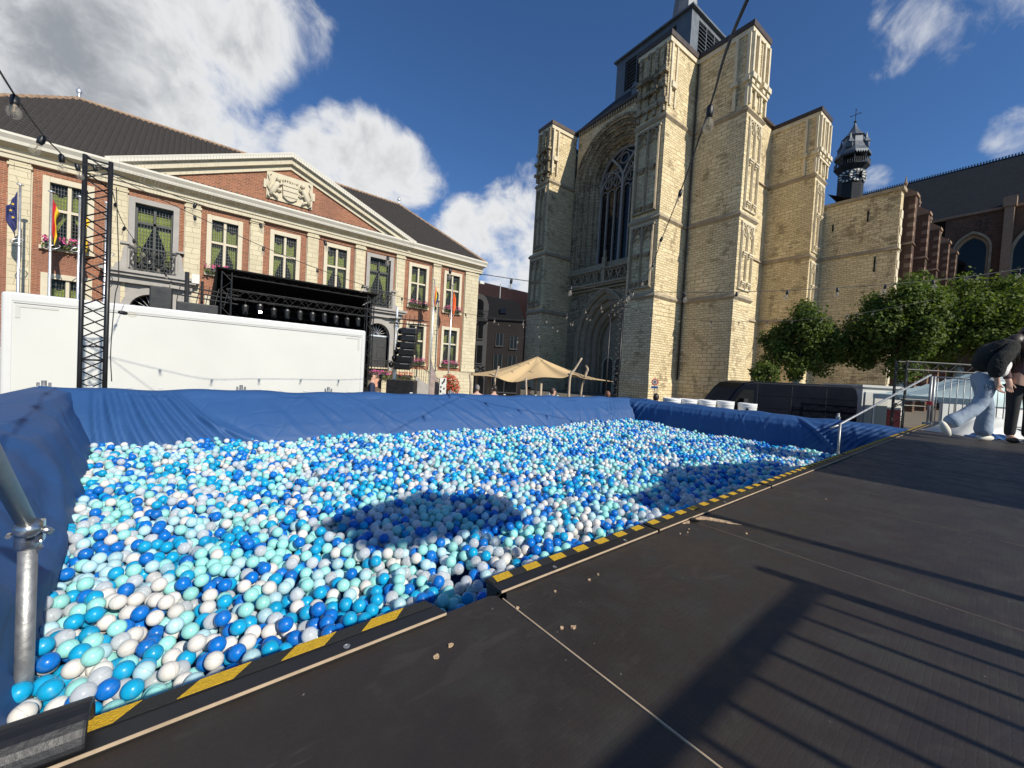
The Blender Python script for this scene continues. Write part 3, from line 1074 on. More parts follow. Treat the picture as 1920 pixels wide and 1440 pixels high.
XW = [-6.95, -4.19, 1.32, 4.10, 6.90, 12.35, 15.10]
XD = [-1.42, 9.58]
WW = .60                                     # half opening
holes = [(x - WW, x + WW, 6.52, 9.24) for x in XW] + [(x - WW, x + WW, 2.52, 5.16) for x in XW]
holes += [(x - .70, x + .70, 6.02, 9.20) for x in XD] + [(x - .80, x + .80, 1.5, 4.95) for x in XD]
mb = MB()
wall_holes(mb, -8.9, 17.3, 2.02, 9.78, holes, YF, .45)
mb.add([(17.3, YF, 0), (17.3, 38, 0), (17.3, 38, 9.78), (17.3, YF, 9.78)], [(0, 1, 2, 3)])
mb.add([(-8.9, YF, 0), (-8.9, 38, 0), (-8.9, 38, 9.78), (-8.9, YF, 9.78)], [(0, 1, 2, 3)])
mb.build('brick_wall', M['brick'], th)
mb = MB()
mb.box(-8.9, 17.25, YF + 1.3, YF + 1.4, 0, 9.8)
mb.build('dark_room_backing', M['blacksoft'], th)  # black sheet stands in for the unlit rooms behind the windows
mb = MB()
wall_holes(mb, -8.95, 17.35, 0.0, 2.02, [(x - .80, x + .80, 1.5, 2.02) for x in XD], YF - .10, .5)
mb.box(-8.95, 17.35, YF - .12, YF + .2, 1.97, 2.06)
mb.build('plinth', M['ashlar'], th)
for (a, b) in [(-8.9, -8.0), (-5.84, -5.26), (-2.95, -2.37), (-.29, .29), (2.42, 3.0), (5.22, 5.80), (7.98, 8.57), (10.66, 11.26), (13.42, 14.02), (16.15, 17.32)]:
    mb = MB()
    mb.box(a, b, YF - .13, YF + .05, 2.06, 9.74)
    mb.box(a - .05, b + .05, YF - .17, YF + .05, 9.50, 9.62)
    mb.box(a - .06, b + .06, YF - .18, YF + .05, 2.06, 2.30)
    mb.build('pilaster', M['ashlar'], th)
    mb = MB()
    mb.box(a - .035, a, YF - .05, YF + .05, 2.3, 9.5)
    mb.box(b, b + .035, YF - .05, YF + .05, 2.3, 9.5)
    mb.build('pilaster_edging', M['trim'], th)
# cornice
mb = MB()
cp = [(YF + .1, 9.74), (YF - .20, 9.74), (YF - .20, 9.90), (YF - .26, 9.93), (YF - .26, 10.02), (YF - .14, 10.03), (YF - .14, 10.16), (YF - .30, 10.20), (YF - .48, 10.27), (YF + .1, 10.27)]
mb.prism(cp, -9.2, 17.62, 'x')
mb.build('cornice', M['trim'], th)
mb = MB()
mb.prism([(YF + .1, 10.275), (YF - .54, 10.275), (YF - .56, 10.40), (YF - .66, 10.55), (YF - .66, 10.64), (YF - .50, 10.64), (YF - .46, 10.5), (YF + .1, 10.5)], -9.3, 17.75, 'x')
mb.build('gutter', M['white_trim'], th)


# windows ------------------------------------------------------------
def win_meshes(z0, z1, tr):
    """stone cross window: surround, panes, leads, curtains, all round x = 0"""
    y = YF
    s = MB()
    s.box(-.76, -.56, y - .07, y + .22, z0 - .04, z1 + .20)
    s.box(.56, .76, y - .07, y + .22, z0 - .04, z1 + .20)
    s.box(-.555, .555, y - .065, y + .22, z1 - .03, z1 + .19)
    s.box(-.82, .82, y - .14, y + .22, z0 - .20, z0 - .041)
    s.box(-.055, .055, y + .04, y + .20, z0 - .04, z1 - .031)
    s.box(-.555, -.056, y + .045, y + .20, tr - .055, tr + .055)
    s.box(.056, .555, y + .045, y + .20, tr - .055, tr + .055)
    me_s = s.mesh('window', M['cream_frame'])
    panes, leads, curt = [], MB(), MB()
    fr = MB()
    for sx in (-1, 1):
        xa, xb = (-.555, -.056) if sx < 0 else (.056, .555)
        for (za, zb) in ((z0 - .04, tr - .056), (tr + .056, z1 - .031)):
            p = MB()
            p.box(xa + .03, xb - .03, y + .125, y + .132, za + .03, zb - .03)
            panes.append(p.mesh('pane', M['glass']))
            for (u0, u1, v0, v1) in ((xa, xa + .035, za, zb), (xb - .035, xb, za, zb), (xa + .035, xb - .035, za, za + .04), (xa + .035, xb - .035, zb - .04, zb)):
                fr.box(u0, u1, y + .10, y + .16, v0, v1)
            nx, nz = 5, max(4, int((zb - za) / .17))
            for k in range(1, nx):
                xx = xa + .035 + (xb - xa - .07) * k / nx
                leads.box(xx - .006, xx + .006, y + .112, y + .124, za + .04, zb - .04)
            for k in range(1, nz):
                zz = za + .04 + (zb - za - .08) * k / nz
                leads.box(xa + .035, xb - .035, y + .110, y + .1235, zz - .006, zz + .006)
        # curtains: short valance in the top light, tied drape in the lower one
        za, zb = tr + .056, z1 - .05
        curt.grid(lambda a, b: (xa + (xb - xa) * a, y + .30 + .03 * math.sin(a * 34), za - .02 + (zb - za) * (.62 + .05 * math.sin(a * 9)) * b), 24, 4)
        za, zb = z0, tr - .05
        H = zb - za

        def drape(a, b):
            bb = 1 - b
            wdt = .98 - .70 * min(1, b / .62) if b < .62 else .28 + .18 * (b - .62) / .38
            xx = a * wdt
            xx = xa + (xb - xa) * xx if sx < 0 else xb - (xb - xa) * xx
            return (xx, y + .32 + .025 * math.sin(a * 30), za + H * bb)
        curt.grid(drape, 18, 14)
    return me_s, panes, leads.mesh('lead_came', M['leadcame']), curt.mesh('curtain', M['curtain']), fr.mesh('casement', M['woodgreen'])


def place_window(ms, x):
    w_ = ob('window', ms[0], th)
    w_.location.x += x
    for p in ms[1]:
        ob('pane', p, w_).location = (0, 0, 0)
    for nm, me_ in (('lead_came', ms[2]), ('curtain', ms[3]), ('casement', ms[4])):
        ob(nm, me_, w_).location = (0, 0, 0)
    return w_


wu = win_meshes(6.53, 9.23, 8.08)
wg = win_meshes(2.53, 5.15, 4.08)
for x in XW:
    place_window(wu, x)
    place_window(wg, x)


# balcony doors -------------------------------------------------------
def balcony_door(x):
    y = YF
    s = MB()
    s.box(x - .90, x - .68, y - .12, y + .25, 5.95, 9.40)
    s.box(x + .68, x + .90, y - .12, y + .25, 5.95, 9.40)
    s.box(x - .679, x + .679, y - .115, y + .25, 9.17, 9.395)
    for sx in (-1, 1):
        # scrolled consoles at the foot of the surround
        s.prism([(x + sx * .905, 6.0), (x + sx * 1.36, 6.0), (x + sx * 1.30, 6.2), (x + sx * 1.10, 6.36), (x + sx * 1.06, 6.95), (x + sx * .905, 7.15)], y - .16, y + .05, 'y')
        s.box(x + sx * .98 - .16, x + sx * .98 + .16, y - .24, y + .05, 7.15, 7.24)
    d = s.build('balcony_door', M['bluestone'], th)
    f = MB()
    for (a, b, c, e) in ((-.68, -.60, 6.0, 9.17), (.60, .68, 6.0, 9.17), (-.05, .05, 6.0, 9.17), (-.599, .599, 8.28, 8.40), (-.599, -.051, 9.07, 9.17), (.051, .599, 9.07, 9.17), (-.599, -.051, 6.0, 6.12), (.051, .599, 6.0, 6.12)):
        f.box(x + a, x + b, y + .14, y + .22, c, e)
    f.build('door_frame', M['woodgreen'], d)
    ld, cu = MB(), MB()
    for sx in (-1, 1):
        xa, xb = (x - .60, x - .05) if sx < 0 else (x + .05, x + .60)
        for (za, zb) in ((6.12, 8.28), (8.40, 9.07)):
            p = MB()
            p.box(xa, xb, y + .175, y + .182, za, zb)
            p.build('pane', M['glass'], d)
            for k in range(1, 5):
                xx = xa + (xb - xa) * k / 5
                ld.box(xx - .006, xx + .006, y + .163, y + .174, za, zb)
            nz = int((zb - za) / .17)
            for k in range(1, nz):
                zz = za + (zb - za) * k / nz
                ld.box(xa, xb, y + .161, y + .1735, zz - .006, zz + .006)
        cu.grid(lambda a, b: (xa + (xb - xa) * a, y + .34 + .03 * math.sin(a * 34), 8.40 + .42 * b), 20, 3)

        def drape(a, b):
            wdt = (.95 - .65 * min(1, b / .6)) if b < .6 else .30 + .1 * (b - .6)
            xx = xa + (xb - xa) * a * wdt if sx < 0 else xb - (xb - xa) * a * wdt
            return (xx, y + .36 + .02 * math.sin(a * 28), 8.22 - 1.75 * b)
        cu.grid(drape, 16, 12)
    ld.build('lead_came', M['leadcame'], d)
    cu.build('curtain', M['curtain'], d)
    # wrought-iron balustrade
    ir = MB()
    fm = lambda s_, z_, dd: (s_, y - .22 + dd, z_)
    ir.box(x - .86, x + .86, y - .25, y - .19, 7.06, 7.11)
    ir.box(x - .86, x + .86, y - .24, y - .20, 6.06, 6.10)
    for k in range(9):
        xx = x - .80 + 1.6 * k / 8
        ir.box(xx - .012, xx + .012, y - .232, y - .208, 6.1, 7.06)
    for k in range(4):
        cx = x - .6 + .4 * k
        for rr, cz in ((.17, 6.80), (.17, 6.36), (.09, 6.58)):
            ir.strip([(cx + rr * math.cos(a), cz + rr * math.sin(a)) for a in [2 * PI * j / 14 for j in range(15)]], .028, fm, -.008, .012)
        for sg in (-1, 1):
            ir.strip([(cx + sg * .19 * math.cos(a) * (1 - a / 9), 6.58 + .42 * math.sin(a * .8)) for a in [-1.6 + .32 * j for j in range(11)]], .024, fm, -.007, .011)
    ir.build('iron_balustrade', M['iron'], d)
    sb = MB()
    sb.box(x - 1.75, x + 1.75, y - .72, y + .05, 5.80, 5.93)
    sb.box(x - 1.62, x + 1.62, y - .60, y + .05, 5.66, 5.80)
    sb.box(x - 1.48, x + 1.48, y - .40, y + .05, 5.36, 5.66)
    sb.build('balcony_slab', M['bluestone'], d)
    # arched doorway under the balcony
    s = MB()
    n = 16
    arc = [(x - .80 * math.cos(PI * k / n), 4.15 + .80 * math.sin(PI * k / n)) for k in range(n + 1)]
    out = [(x - 1.10 * math.cos(PI * k / n), 4.15 + 1.10 * math.sin(PI * k / n)) for k in range(n + 1)]
    for k in range(n):
        s.hexa([(out[k][0], y - .22, out[k][1]), (out[k + 1][0], y - .22, out[k + 1][1]), (arc[k + 1][0], y - .22, arc[k + 1][1]), (arc[k][0], y - .22, arc[k][1]),
                (out[k][0], y + .3, out[k][1]), (out[k + 1][0], y + .3, out[k + 1][1]), (arc[k + 1][0], y + .3, arc[k + 1][1]), (arc[k][0], y + .3, arc[k][1])])
    for sx in (-1, 1):
        s.box(min(x + sx * .80, x + sx * 1.10), max(x + sx * .80, x + sx * 1.10), y - .22, y + .3, 1.5, 4.15)
        s.box(min(x + sx * 1.10, x + sx * 1.42), max(x + sx * 1.10, x + sx * 1.42), y - .15, y + .05, 1.5, 5.36)
    s.build('doorway', M['bluestone'], d)
    sp = MB()
    for sx in (-1, 1):
        o_ = [p for p in arc if (p[0] - x) * sx >= -1e-6]
        o_.sort(key=lambda p: p[1])
        sp.prism(o_ + [(x, 5.36), (x + sx * 1.095, 5.36), (x + sx * 1.095, 4.15)], y - .10, y + .04, 'y')
    sp.build('spandrel', M['bluestone'], d)
    dr_ = MB()
    dr_.box(x - .79, x + .79, y + .20, y + .26, 1.5, 4.12)
    for sx in (-1, 1):
        for (za, zb) in ((1.7, 2.5), (2.65, 3.3), (3.4, 3.95)):
            dr_.box(x + sx * .40 - .27, x + sx * .40 + .27, y + .175, y + .20, za, zb)
    dr_.build('door_leaf', M['doorgrey'], d)
    fan = MB()
    fan.box(x - .80, x + .80, y + .15, y + .21, 4.10, 4.20)
    for k in range(1, 10):
        a = PI * k / 10
        fan.tube((x + .12 * math.cos(a), y + .18, 4.20 + .12 * math.sin(a)), (x + .76 * math.cos(a), y + .18, 4.18 + .76 * math.sin(a)), .016, 6)
    fan.build('fanlight', M['alu'], d)
    return d


for x in XD:
    balcony_door(x)
# flight of steps, landing and railing in front of the right door
mb = MB()
mb.box(8.0, 11.25, 23.7, YF - .101, 0, 1.42)
mb.box(7.92, 11.33, 23.62, YF - .102, 1.42, 1.50)
for k in range(8):
    mb.box(11.33 + .30 * k, 11.63 + .30 * k, 23.75, YF - .102, 0, 1.34 - .17 * k)
mb.box(11.33, 13.9, 23.60, 23.749, 0, .12)
st = mb.build('entrance_steps', M['ashlar'], th)
sk = MB()
sk.prism([(11.33, 1.62), (13.8, .20), (13.8, 0), (11.33, 0)], 23.56, 23.748, 'y')
sk.build('stair_string', M['bluestone'], st)
ir = MB()
rail = [(8.0, 23.68, 2.50), (11.30, 23.68, 2.50), (13.75, 23.68, 1.10)]
ir.path(rail, .03, 6)
ir.path([(8.0, 23.68, 1.62), (11.30, 23.68, 1.62), (13.75, 23.68, .26)], .02, 6)
for k in range(20):
    x = 8.0 + 3.3 * k / 19
    ir.tube((x, 23.68, 1.5), (x, 23.68, 2.5), .014, 5)
    if k < 19:
        ir.strip([(x + .087 + .07 * math.cos(a), 2.34 + .10 * math.sin(a)) for a in [2 * PI * j / 8 for j in range(9)]], .016, lambda s_, z_, d_: (s_, 23.68 + d_, z_), -.006, .006)
for k in range(1, 15):
    x = 11.3 + 2.45 * k / 15
    zt = 2.5 - 1.4 * k / 15
    ir.tube((x, 23.68, zt - .95), (x, 23.68, zt), .014, 5)
ir.build('iron_railing', M['iron'], st)

# pediment -------------------------------------------------------------
mb = MB()
mb.prism([(-2.2, 10.66), (10.9, 10.66), (4.2, 13.15)], YF - .16, YF + .2, 'y')
mb.build('tympanum', M['brick'], th)
A0, A1, AP = (-3.05, 10.62), (11.75, 10.62), (4.2, 13.62)


def rake(mat, name, lo, hi, ya, yb):
    for (E, sx) in ((A0, 1), (A1, -1)):
        d = Vector((AP[0] - E[0], AP[1] - E[1])).normalized()
        n_ = Vector((-d.y, d.x)) if sx > 0 else Vector((d.y, -d.x))
        a, b = Vector(E), Vector(AP)
        # mitre at the apex: cut on x = AP.x
        def at(v_):
            p = a + n_ * v_
            q_ = p + d * ((AP[0] - p.x) / d.x)
            return p, q_
        p0, q0 = at(lo)
        p1, q1 = at(hi)
        m_ = MB()
        m_.prism([tuple(p0), tuple(q0), tuple(q1), tuple(p1)], ya, yb, 'y')
        m_.build(name, mat, th)


rake(M['trim'], 'raking_moulding', -.66, -.42, YF - .26, YF + .2)
rake(M['trim'], 'raking_cornice', -.419, -.14, YF - .46, YF + .2)
rake(M['white_trim'], 'raking_gutter', -.139, .10, YF - .64, YF + .2)
# roof of the pediment running back into the main roof
mb = MB()
mb.add([(-3.0, YF - .3, 10.62), (4.2, YF - .3, 13.60), (4.2, 29.7, 13.60), (11.7, YF - .3, 10.62), (-3.0, 26.2, 10.62), (11.7, 26.2, 10.62)], [(0, 1, 2, 4), (1, 3, 5, 2)])
mb.build('pediment_roof', M['tile'], th)
# coat of arms
ca = MB()
ca.box(3.05, 5.35, YF - .24, YF - .161, 11.02, 12.50)
ca.box(2.92, 3.05, YF - .23, YF - .161, 11.55, 12.0)
ca.box(5.35, 5.48, YF - .23, YF - .161, 11.55, 12.0)
arms = ca.build('coat_of_arms', M['trim'], th)
mb = MB()
mb.prism([(3.85, 11.30), (4.05, 11.14), (4.20, 11.10), (4.35, 11.14), (4.55, 11.30), (4.60, 12.02), (4.40, 12.10), (4.20, 12.06), (4.00, 12.10), (3.80, 12.02)], YF - .38, YF - .241, 'y')
for zz in (11.36, 11.66, 11.92):
    mb.box(3.84, 4.56, YF - .42, YF - .381, zz - .04, zz + .04)
mb.build('shield', M['trim'], arms)
mb = MB()
for k in range(7):
    xx = 3.85 + .117 * k
    mb.ball((xx, YF - .32, 12.20 + .03 * math.sin(k * 1.0)), .06, 6, 4)
    mb.box(xx - .02, xx + .02, YF - .36, YF - .241, 12.08, 12.2)
mb.build('crown', M['trim'], arms)
for sx in (-1, 1):
    mb = MB()
    X = lambda v_: 4.2 + sx * v_
    mb.path([(X(.98), YF - .30, 11.20), (X(.86), YF - .33, 11.45), (X(.72), YF - .34, 11.72), (X(.62), YF - .34, 11.95)], [.11, .15, .15, .12], 8)
    mb.ball((X(.60), YF - .36, 12.12), .13, 8, 6)
    mb.path([(X(.66), YF - .36, 11.82), (X(.48), YF - .38, 11.90), (X(.40), YF - .37, 12.0)], [.06, .05, .04], 6)
    mb.path([(X(.72), YF - .36, 11.62), (X(.52), YF - .38, 11.55), (X(.42), YF - .37, 11.62)], [.06, .05, .04], 6)
    mb.path([(X(.92), YF - .34, 11.35), (X(.70), YF - .36, 11.22), (X(.60), YF - .35, 11.10)], [.08, .07, .05], 6)
    mb.path([(X(1.02), YF - .30, 11.30), (X(1.08), YF - .33, 11.15), (X(.98), YF - .32, 11.07)], [.08, .06, .05], 6)
    mb.path([(X(.98), YF - .29, 11.42), (X(1.10), YF - .30, 11.65), (X(.98), YF - .30, 11.95), (X(1.06), YF - .30, 12.25), (X(.94), YF - .3, 12.38)], [.05, .05, .05, .06, .04], 6)
    mb.build('lion', M['trim'], arms, True)

# main roof of pantiles -----------------------------------------------
RX0, RX1, RYa, RZa = -9.35, 17.8, YF - .50, 10.52
HX0, HX1, RYr, RZr = -4.9, 13.1, 32.0, 15.55


def roof_plane(e0, e1, r0, r1, name):
    """pantiled slope between eave e0-e1 and ridge r0-r1"""
    e0, e1, r0, r1 = map(Vector, (e0, e1, r0, r1))
    up = ((r0 + r1) - (e0 + e1)) / 2
    along = (e1 - e0).normalized()
    up = up - along * up.dot(along)
    L_ = up.length
    upn = up.normalized()
    nrm = along.cross(upn).normalized()
    if nrm.z < 0:
        nrm = -nrm
    rows = int(L_ / .27)
    tw = .235
    m_ = MB()
    for r_ in range(rows):
        for (v0, lift) in ((r_ / rows, .045), ((r_ + 1) / rows, .0)):
            pass
        va, vb = r_ / rows, (r_ + 1) / rows + .012
        a0, a1 = e0.lerp(r0, va), e1.lerp(r1, va)
        b0, b1 = e0.lerp(r0, min(1, vb)), e1.lerp(r1, min(1, vb))
        s0, s1 = (a0 - e0).dot(along), (a1 - e0).dot(along)
        n_ = max(2, int((s1 - s0) / tw * 6))
        P = []
        base = e0 + upn * (va * L_)
        base2 = e0 + upn * (min(1, vb) * L_)
        for j in range(n_ + 1):
            s_ = s0 + (s1 - s0) * j / n_
            ph = (s_ / tw) * 2 * PI
            wv = .042 * math.sin(ph) + .014 * math.sin(2 * ph + .6)
            P.append(base + along * s_ + nrm * (.060 + wv))
            P.append(base + along * s_ + nrm * (.012 + wv))
            P.append(base2 + along * min(max(s_, (b0 - e0).dot(along)), (b1 - e0).dot(along)) + nrm * (.004 + wv))
        F = []
        for j in range(n_):
            a = j * 3
            F += [(a + 1, a + 4, a + 3, a), (a, a + 3, a + 5, a + 2)]
        m_.add(P, F)
    o = ob(name, None, th) if False else None
    me_ = bpy.data.meshes.new(name)
    me_.from_pydata(m_.v, [], m_.f)
    me_.materials.append(M['tile'])
    for p in me_.polygons:
        p.use_smooth = True
    return ob(name, me_, th)


rf = roof_plane((RX0, RYa, RZa), (RX1, RYa, RZa), (HX0, RYr, RZr), (HX1, RYr, RZr), 'roof')
mb = MB()
mb.add([(RX0, RYa + .02, RZa - .03), (RX1, RYa + .02, RZa - .03), (HX1, RYr, RZr - .06), (HX0, RYr, RZr - .06), (RX0, 38.5, RZa - .03), (RX1, 38.5, RZa - .03)],
       [(0, 1, 2, 3), (1, 5, 2), (5, 4, 3, 2), (4, 0, 3)])
mb.build('roof_underlay', M['tile'], th)


def ridge_tiles(a, b, r=.13):
    a, b = Vector(a), Vector(b)
    n_ = int((b - a).length / .38)
    for k in range(n_):
        p, q_ = a.lerp(b, k / n_), a.lerp(b, (k + 1) / n_)
        m_ = MB()
        m_.path([p, q_], [r, r * .86], 8)
        m_.build('ridge_tile', M['ridge'], th)


ridge_tiles((HX0, RYr, RZr), (HX1, RYr, RZr))
ridge_tiles((RX0, RYa, RZa + .05), (HX0, RYr, RZr))
ridge_tiles((HX1, RYr, RZr), (RX1, RYa, RZa + .05))
for x in (HX0, HX1):
    mb = MB()
    mb.lathe([(.11, 0), (.08, .08), (.04, .14), (.11, .25), (.13, .34), (.09, .43), (.03, .5), (.01, .6)], (x, RYr, RZr + .08), 12)
    mb.build('finial', M['alu'], th, True)
# camera box on the corner
mb = MB()
mb.box(17.36, 17.75, YF - .3, YF - .05, 9.0, 9.22)
mb.build('security_camera', M['whitepaint'], th)
# icicle lights along gutter and pediment
q = random.Random(4)
mb = MB()
def icicles(p, q_, n_):
    p, q_ = Vector(p), Vector(q_)
    mb.tube(p, q_, .005, 4)
    for k in range(n_):
        c = p.lerp(q_, (k + .5) / n_)
        l_ = q.choice([.18, .3, .42, .25, .5])
        mb.box(c.x - .003, c.x + .003, c.y - .003, c.y + .003, c.z - l_, c.z)
        for j in range(int(l_ / .1)):
            mb.ball((c.x, c.y, c.z - .1 * (j + 1)), .008, 5, 3)
icicles((-3.2, YF - .70, 10.42), (11.6, YF - .70, 10.42), 120)
icicles((-2.9, YF - .70, 10.72), (4.2, YF - .70, 13.66), 60)
icicles((4.2, YF - .70, 13.66), (11.6, YF - .70, 10.72), 60)
tag(mb.build('icicle_lights', M['greycloth']), 'white icicle fairy lights hanging along the town hall gutter and pediment', 'fairy lights')


# flower boxes -----------------------------------------------------------
q = random.Random(21)


def flower_box(x, y, z, wd, label, red=False):
    t_ = thing('flower_box', (x, y, z), label, 'flower box', 'flower boxes on the town hall')
    m_ = MB()
    m_.box(x - wd / 2, x + wd / 2, y - .10, y + .10, z, z + .16)
    m_.build('planter', M['iron'], t_)
    lf, fl = MB(), MB()
    for k in range(int(260 * wd)):
        c = Vector((x + q.uniform(-wd / 2 - .08, wd / 2 + .08), y + q.uniform(-.22, .10), z + q.uniform(-.10, .38)))
        r_ = q.uniform(.03, .06)
        a = Vector((q.gauss(0, 1), q.gauss(0, 1), q.gauss(0, 1))).normalized() * r_
        b = a.orthogonal().normalized() * r_
        tgt = fl if (c.z > z + .10 and q.random() < .72) else lf
        tgt.add([c - a, c + b * .8, c + a, c - b * .8], [(0, 1, 2, 3)])
    lf.build('leaves', M['leaf2'], t_)
    fl.build('flowers', M['flower_red' if red else 'flower_pink'], t_)
    return t_


flower_box(-4.19, YF - .26, 6.50, 1.25, 'pink flower box under the upper window behind the flagpoles at the left')
flower_box(1.0, YF - .26, 6.50, .8, 'small pink flower box under the upper window above the stage roof')
flower_box(12.35, YF - .26, 6.50, 1.3, 'full pink flower box under the upper window left of the orange flag')
flower_box(15.10, YF - .26, 6.50, 1.2, 'sparse pink and yellow flower box under the upper window behind the orange flag')
flower_box(12.35, YF - .26, 2.48, 1.2, 'pink flower box under the ground floor window right of the line array')
flower_box(15.10, YF - .26, 2.48, 1.25, 'pink and green flower box under the ground floor window nearest the corner')
flower_box(8.5, 23.5, 1.52, 1.9, 'long red and pink flower box on the town hall landing')
flower_box(10.3, 23.5, 1.52, 1.4, 'shorter flower box on the landing beside the line array post', True)


# flags -------------------------------------------------------------------
def cloth(name, pole, x, y, ztop, cols, hgt, wd, sgn, seed):
    """limp flag hanging down the pole: cols are (material, share) strips from hoist to fly"""
    qq = random.Random(seed)
    ph = [qq.uniform(0, 6) for _ in range(4)]
    u0 = 0.0
    for mat_, sh in cols:
        m_ = MB()

        def fn(a, b):
            u_ = u0 + sh * a
            fall = b * hgt + u_ * hgt * .55
            out = .05 + wd * u_ * (1 - .55 * b) * (1 - .25 * math.sin(b * 5 + ph[0]))
            fold = .10 * u_ * math.sin(u_ * 9 + b * 4 + ph[1])
            return (x + sgn * out + .03 * math.sin(b * 9 + ph[2]) * u_, y - .03 + fold + .05 * math.sin(u_ * 13 + ph[3]), ztop - fall)
        m_.grid(fn, max(3, int(18 * sh)), 18)
        o = m_.build(name, mat_, pole, True)
        so = o.modifiers.new('thick', 'SOLIDIFY')
        so.thickness = .006
        u0 += sh


def fmat(nm, c):
    return mk('flag_' + nm, c, .8, var=.08, scale=4)


FM = {'blue': fmat('blue', (.030, .035, .13)), 'black': fmat('black', (.015, .015, .015)), 'yellow': fmat('yellow', (.75, .50, .02)), 'red': fmat('red', (.50, .02, .03)), 'orange': fmat('orange', (.72, .13, .03)),
      'green': fmat('green', (.03, .20, .05)), 'purple': fmat('purple', (.10, .03, .16)), 'white': fmat('white', (.7, .7, .7))}
FLAGS = [(-5.2, 8.35, [('blue', 1.0)], -.2, 'limp dark blue flag with stars on the leftmost flagpole', 1.5),
         (-4.4, 8.35, [('red', .33), ('yellow', .33), ('black', .34)], 1, 'limp black, yellow and red flag on a white flagpole', 1.7),
         (-3.62, 8.4, [('yellow', 1.0)], 1, 'limp yellow flag on the flagpole left of the truss tower', 1.7),
         (-2.85, 8.4, [('white', 1.0)], 1, 'bare flagpole with a white ring behind the black truss tower', 1.5),
         (12.71, 8.16, [('red', .17), ('orange', .17), ('yellow', .16), ('green', .17), ('blue', .17), ('purple', .16)], 1, 'limp rainbow flag on the flagpole in front of the pilaster', 1.6),
         (14.13, 8.06, [('orange', 1.0)], 1, 'limp orange flag on the flagpole in front of the corner window', 1.7)]
for i, (x, zt, cols, sg, lab, hg) in enumerate(FLAGS):
    y = 24.3
    t_ = thing('flagpole', (x, y, 0), lab, 'flag', 'flags in front of the town hall')
    MB().path([(x, y, 0), (x, y, 4), (x, y, zt)], [.06, .052, .035], 10).build('pole', M['alu'], t_, True)
    mb = MB()
    mb.lathe([(.03, 0), (.10, .02), (.10, .05), (.02, .07)], (x, y, zt), 10)
    mb.build('pole_cap', M['alu'], t_)
    if i != 3:
        cloth('flag', t_, x, y, zt - .25, [(FM[c], s_) for c, s_ in cols], hg * .80, .26, 1 if sg > 0 else -1, 30 + i)
    mb = MB()
    mb.path([(x + .02 + .16 * math.cos(a) + (.10 if i in (1, 3) else -.06), y - .1 + .1 * math.sin(a), zt - 2.15 + .12 * math.sin(a + .5)) for a in [2 * PI * k / 18 for k in range(19)]], .016, 6, caps=False)
    mb.build('flag_ring', M['alu'], t_, True)
    if i == 0:
        for (dx, dz) in ((-.13, .55), (-.18, .8), (-.12, 1.05)):
            mb = MB()
            st_ = [(x + dx + (.05 if k % 2 == 0 else .02) * math.sin(2 * PI * k / 10), zt - .25 - dz + (.05 if k % 2 == 0 else .02) * math.cos(2 * PI * k / 10)) for k in range(10)]
            mb.prism(st_, y - .20, y - .19, 'y')
            mb.build('star', FM['yellow'], t_)
# ------------------------------------------------------------------ church (local axes: a to the south, b into the church)
CH_O = (37.819, 23.254, 0.0)
CH_R = math.atan2(-0.99789, -0.06498)
ch = thing('church', CH_O, 'sandstone gothic church tower with a huge west window and stepped buttresses', 'church', rotz=CH_R, local=True)


def cpart(mb, name, mat, parent=None, smooth=False):
    return mb.build(name, mat, parent or ch, smooth)


def arch_path(ac, hw, zs, z0, point=0.0, n=14):
    """left jamb, arch, right jamb; point > 0 makes a pointed arch"""
    c = hw * point
    rr = hw + c
    pts = [(ac - hw, z0), (ac - hw, zs)]
    amax = math.acos(c / rr) if point else PI / 2
    left = [(ac + c - rr * math.cos(amax * k / n), zs + rr * math.sin(amax * k / n)) for k in range(1, n + 1)]
    right = [(2 * ac - x, z) for x, z in left[:-1]][::-1]
    return pts + left + right + [(ac + hw, zs), (ac + hw, z0)]


def arch_sweep(mb, prof, ac, zs, z0, point=0.0, n=14):
    """prof: (half width, depth b)"""
    rows = [[(x, b, z) for x, z in arch_path(ac, hw, zs, z0, point, n)] for hw, b in prof]
    m = len(rows[0])
    P = [p for r in rows for p in r]
    F = [(i * m + k, i * m + k + 1, (i + 1) * m + k + 1, (i + 1) * m + k) for i in range(len(rows) - 1) for k in range(m - 1)]
    mb.add(P, F)


def wall_arch(mb, a0, a1, z0, z1, b, ac, hw, zs, zb, point=0.0, n=14):
    pts = arch_path(ac, hw, zs, zb, point, n)
    L_ = len(pts)
    q_ = lambda p: (p[0], b, p[1])
    mb.add([(a0, b, zb), q_(pts[0]), q_(pts[1]), (a0, b, zs)], [(0, 1, 2, 3)])
    mb.add([(a1, b, zb), q_(pts[-1]), q_(pts[-2]), (a1, b, zs)], [(0, 1, 2, 3)])
    mb.add([(a0, b, zs), q_(pts[1]), (pts[1][0], b, z1), (a0, b, z1)], [(0, 1, 2, 3)])
    mb.add([(a1, b, zs), q_(pts[-2]), (pts[-2][0], b, z1), (a1, b, z1)], [(0, 1, 2, 3)])
    for k in range(1, L_ - 2):
        p, r_ = pts[k], pts[k + 1]
        mb.add([q_(p), q_(r_), (r_[0], b, z1), (p[0], b, z1)], [(0, 1, 2, 3)])
    if zb > z0:
        mb.add([(a0, b, z0), (a1, b, z0), (a1, b, zb), (a0, b, zb)], [(0, 1, 2, 3)])


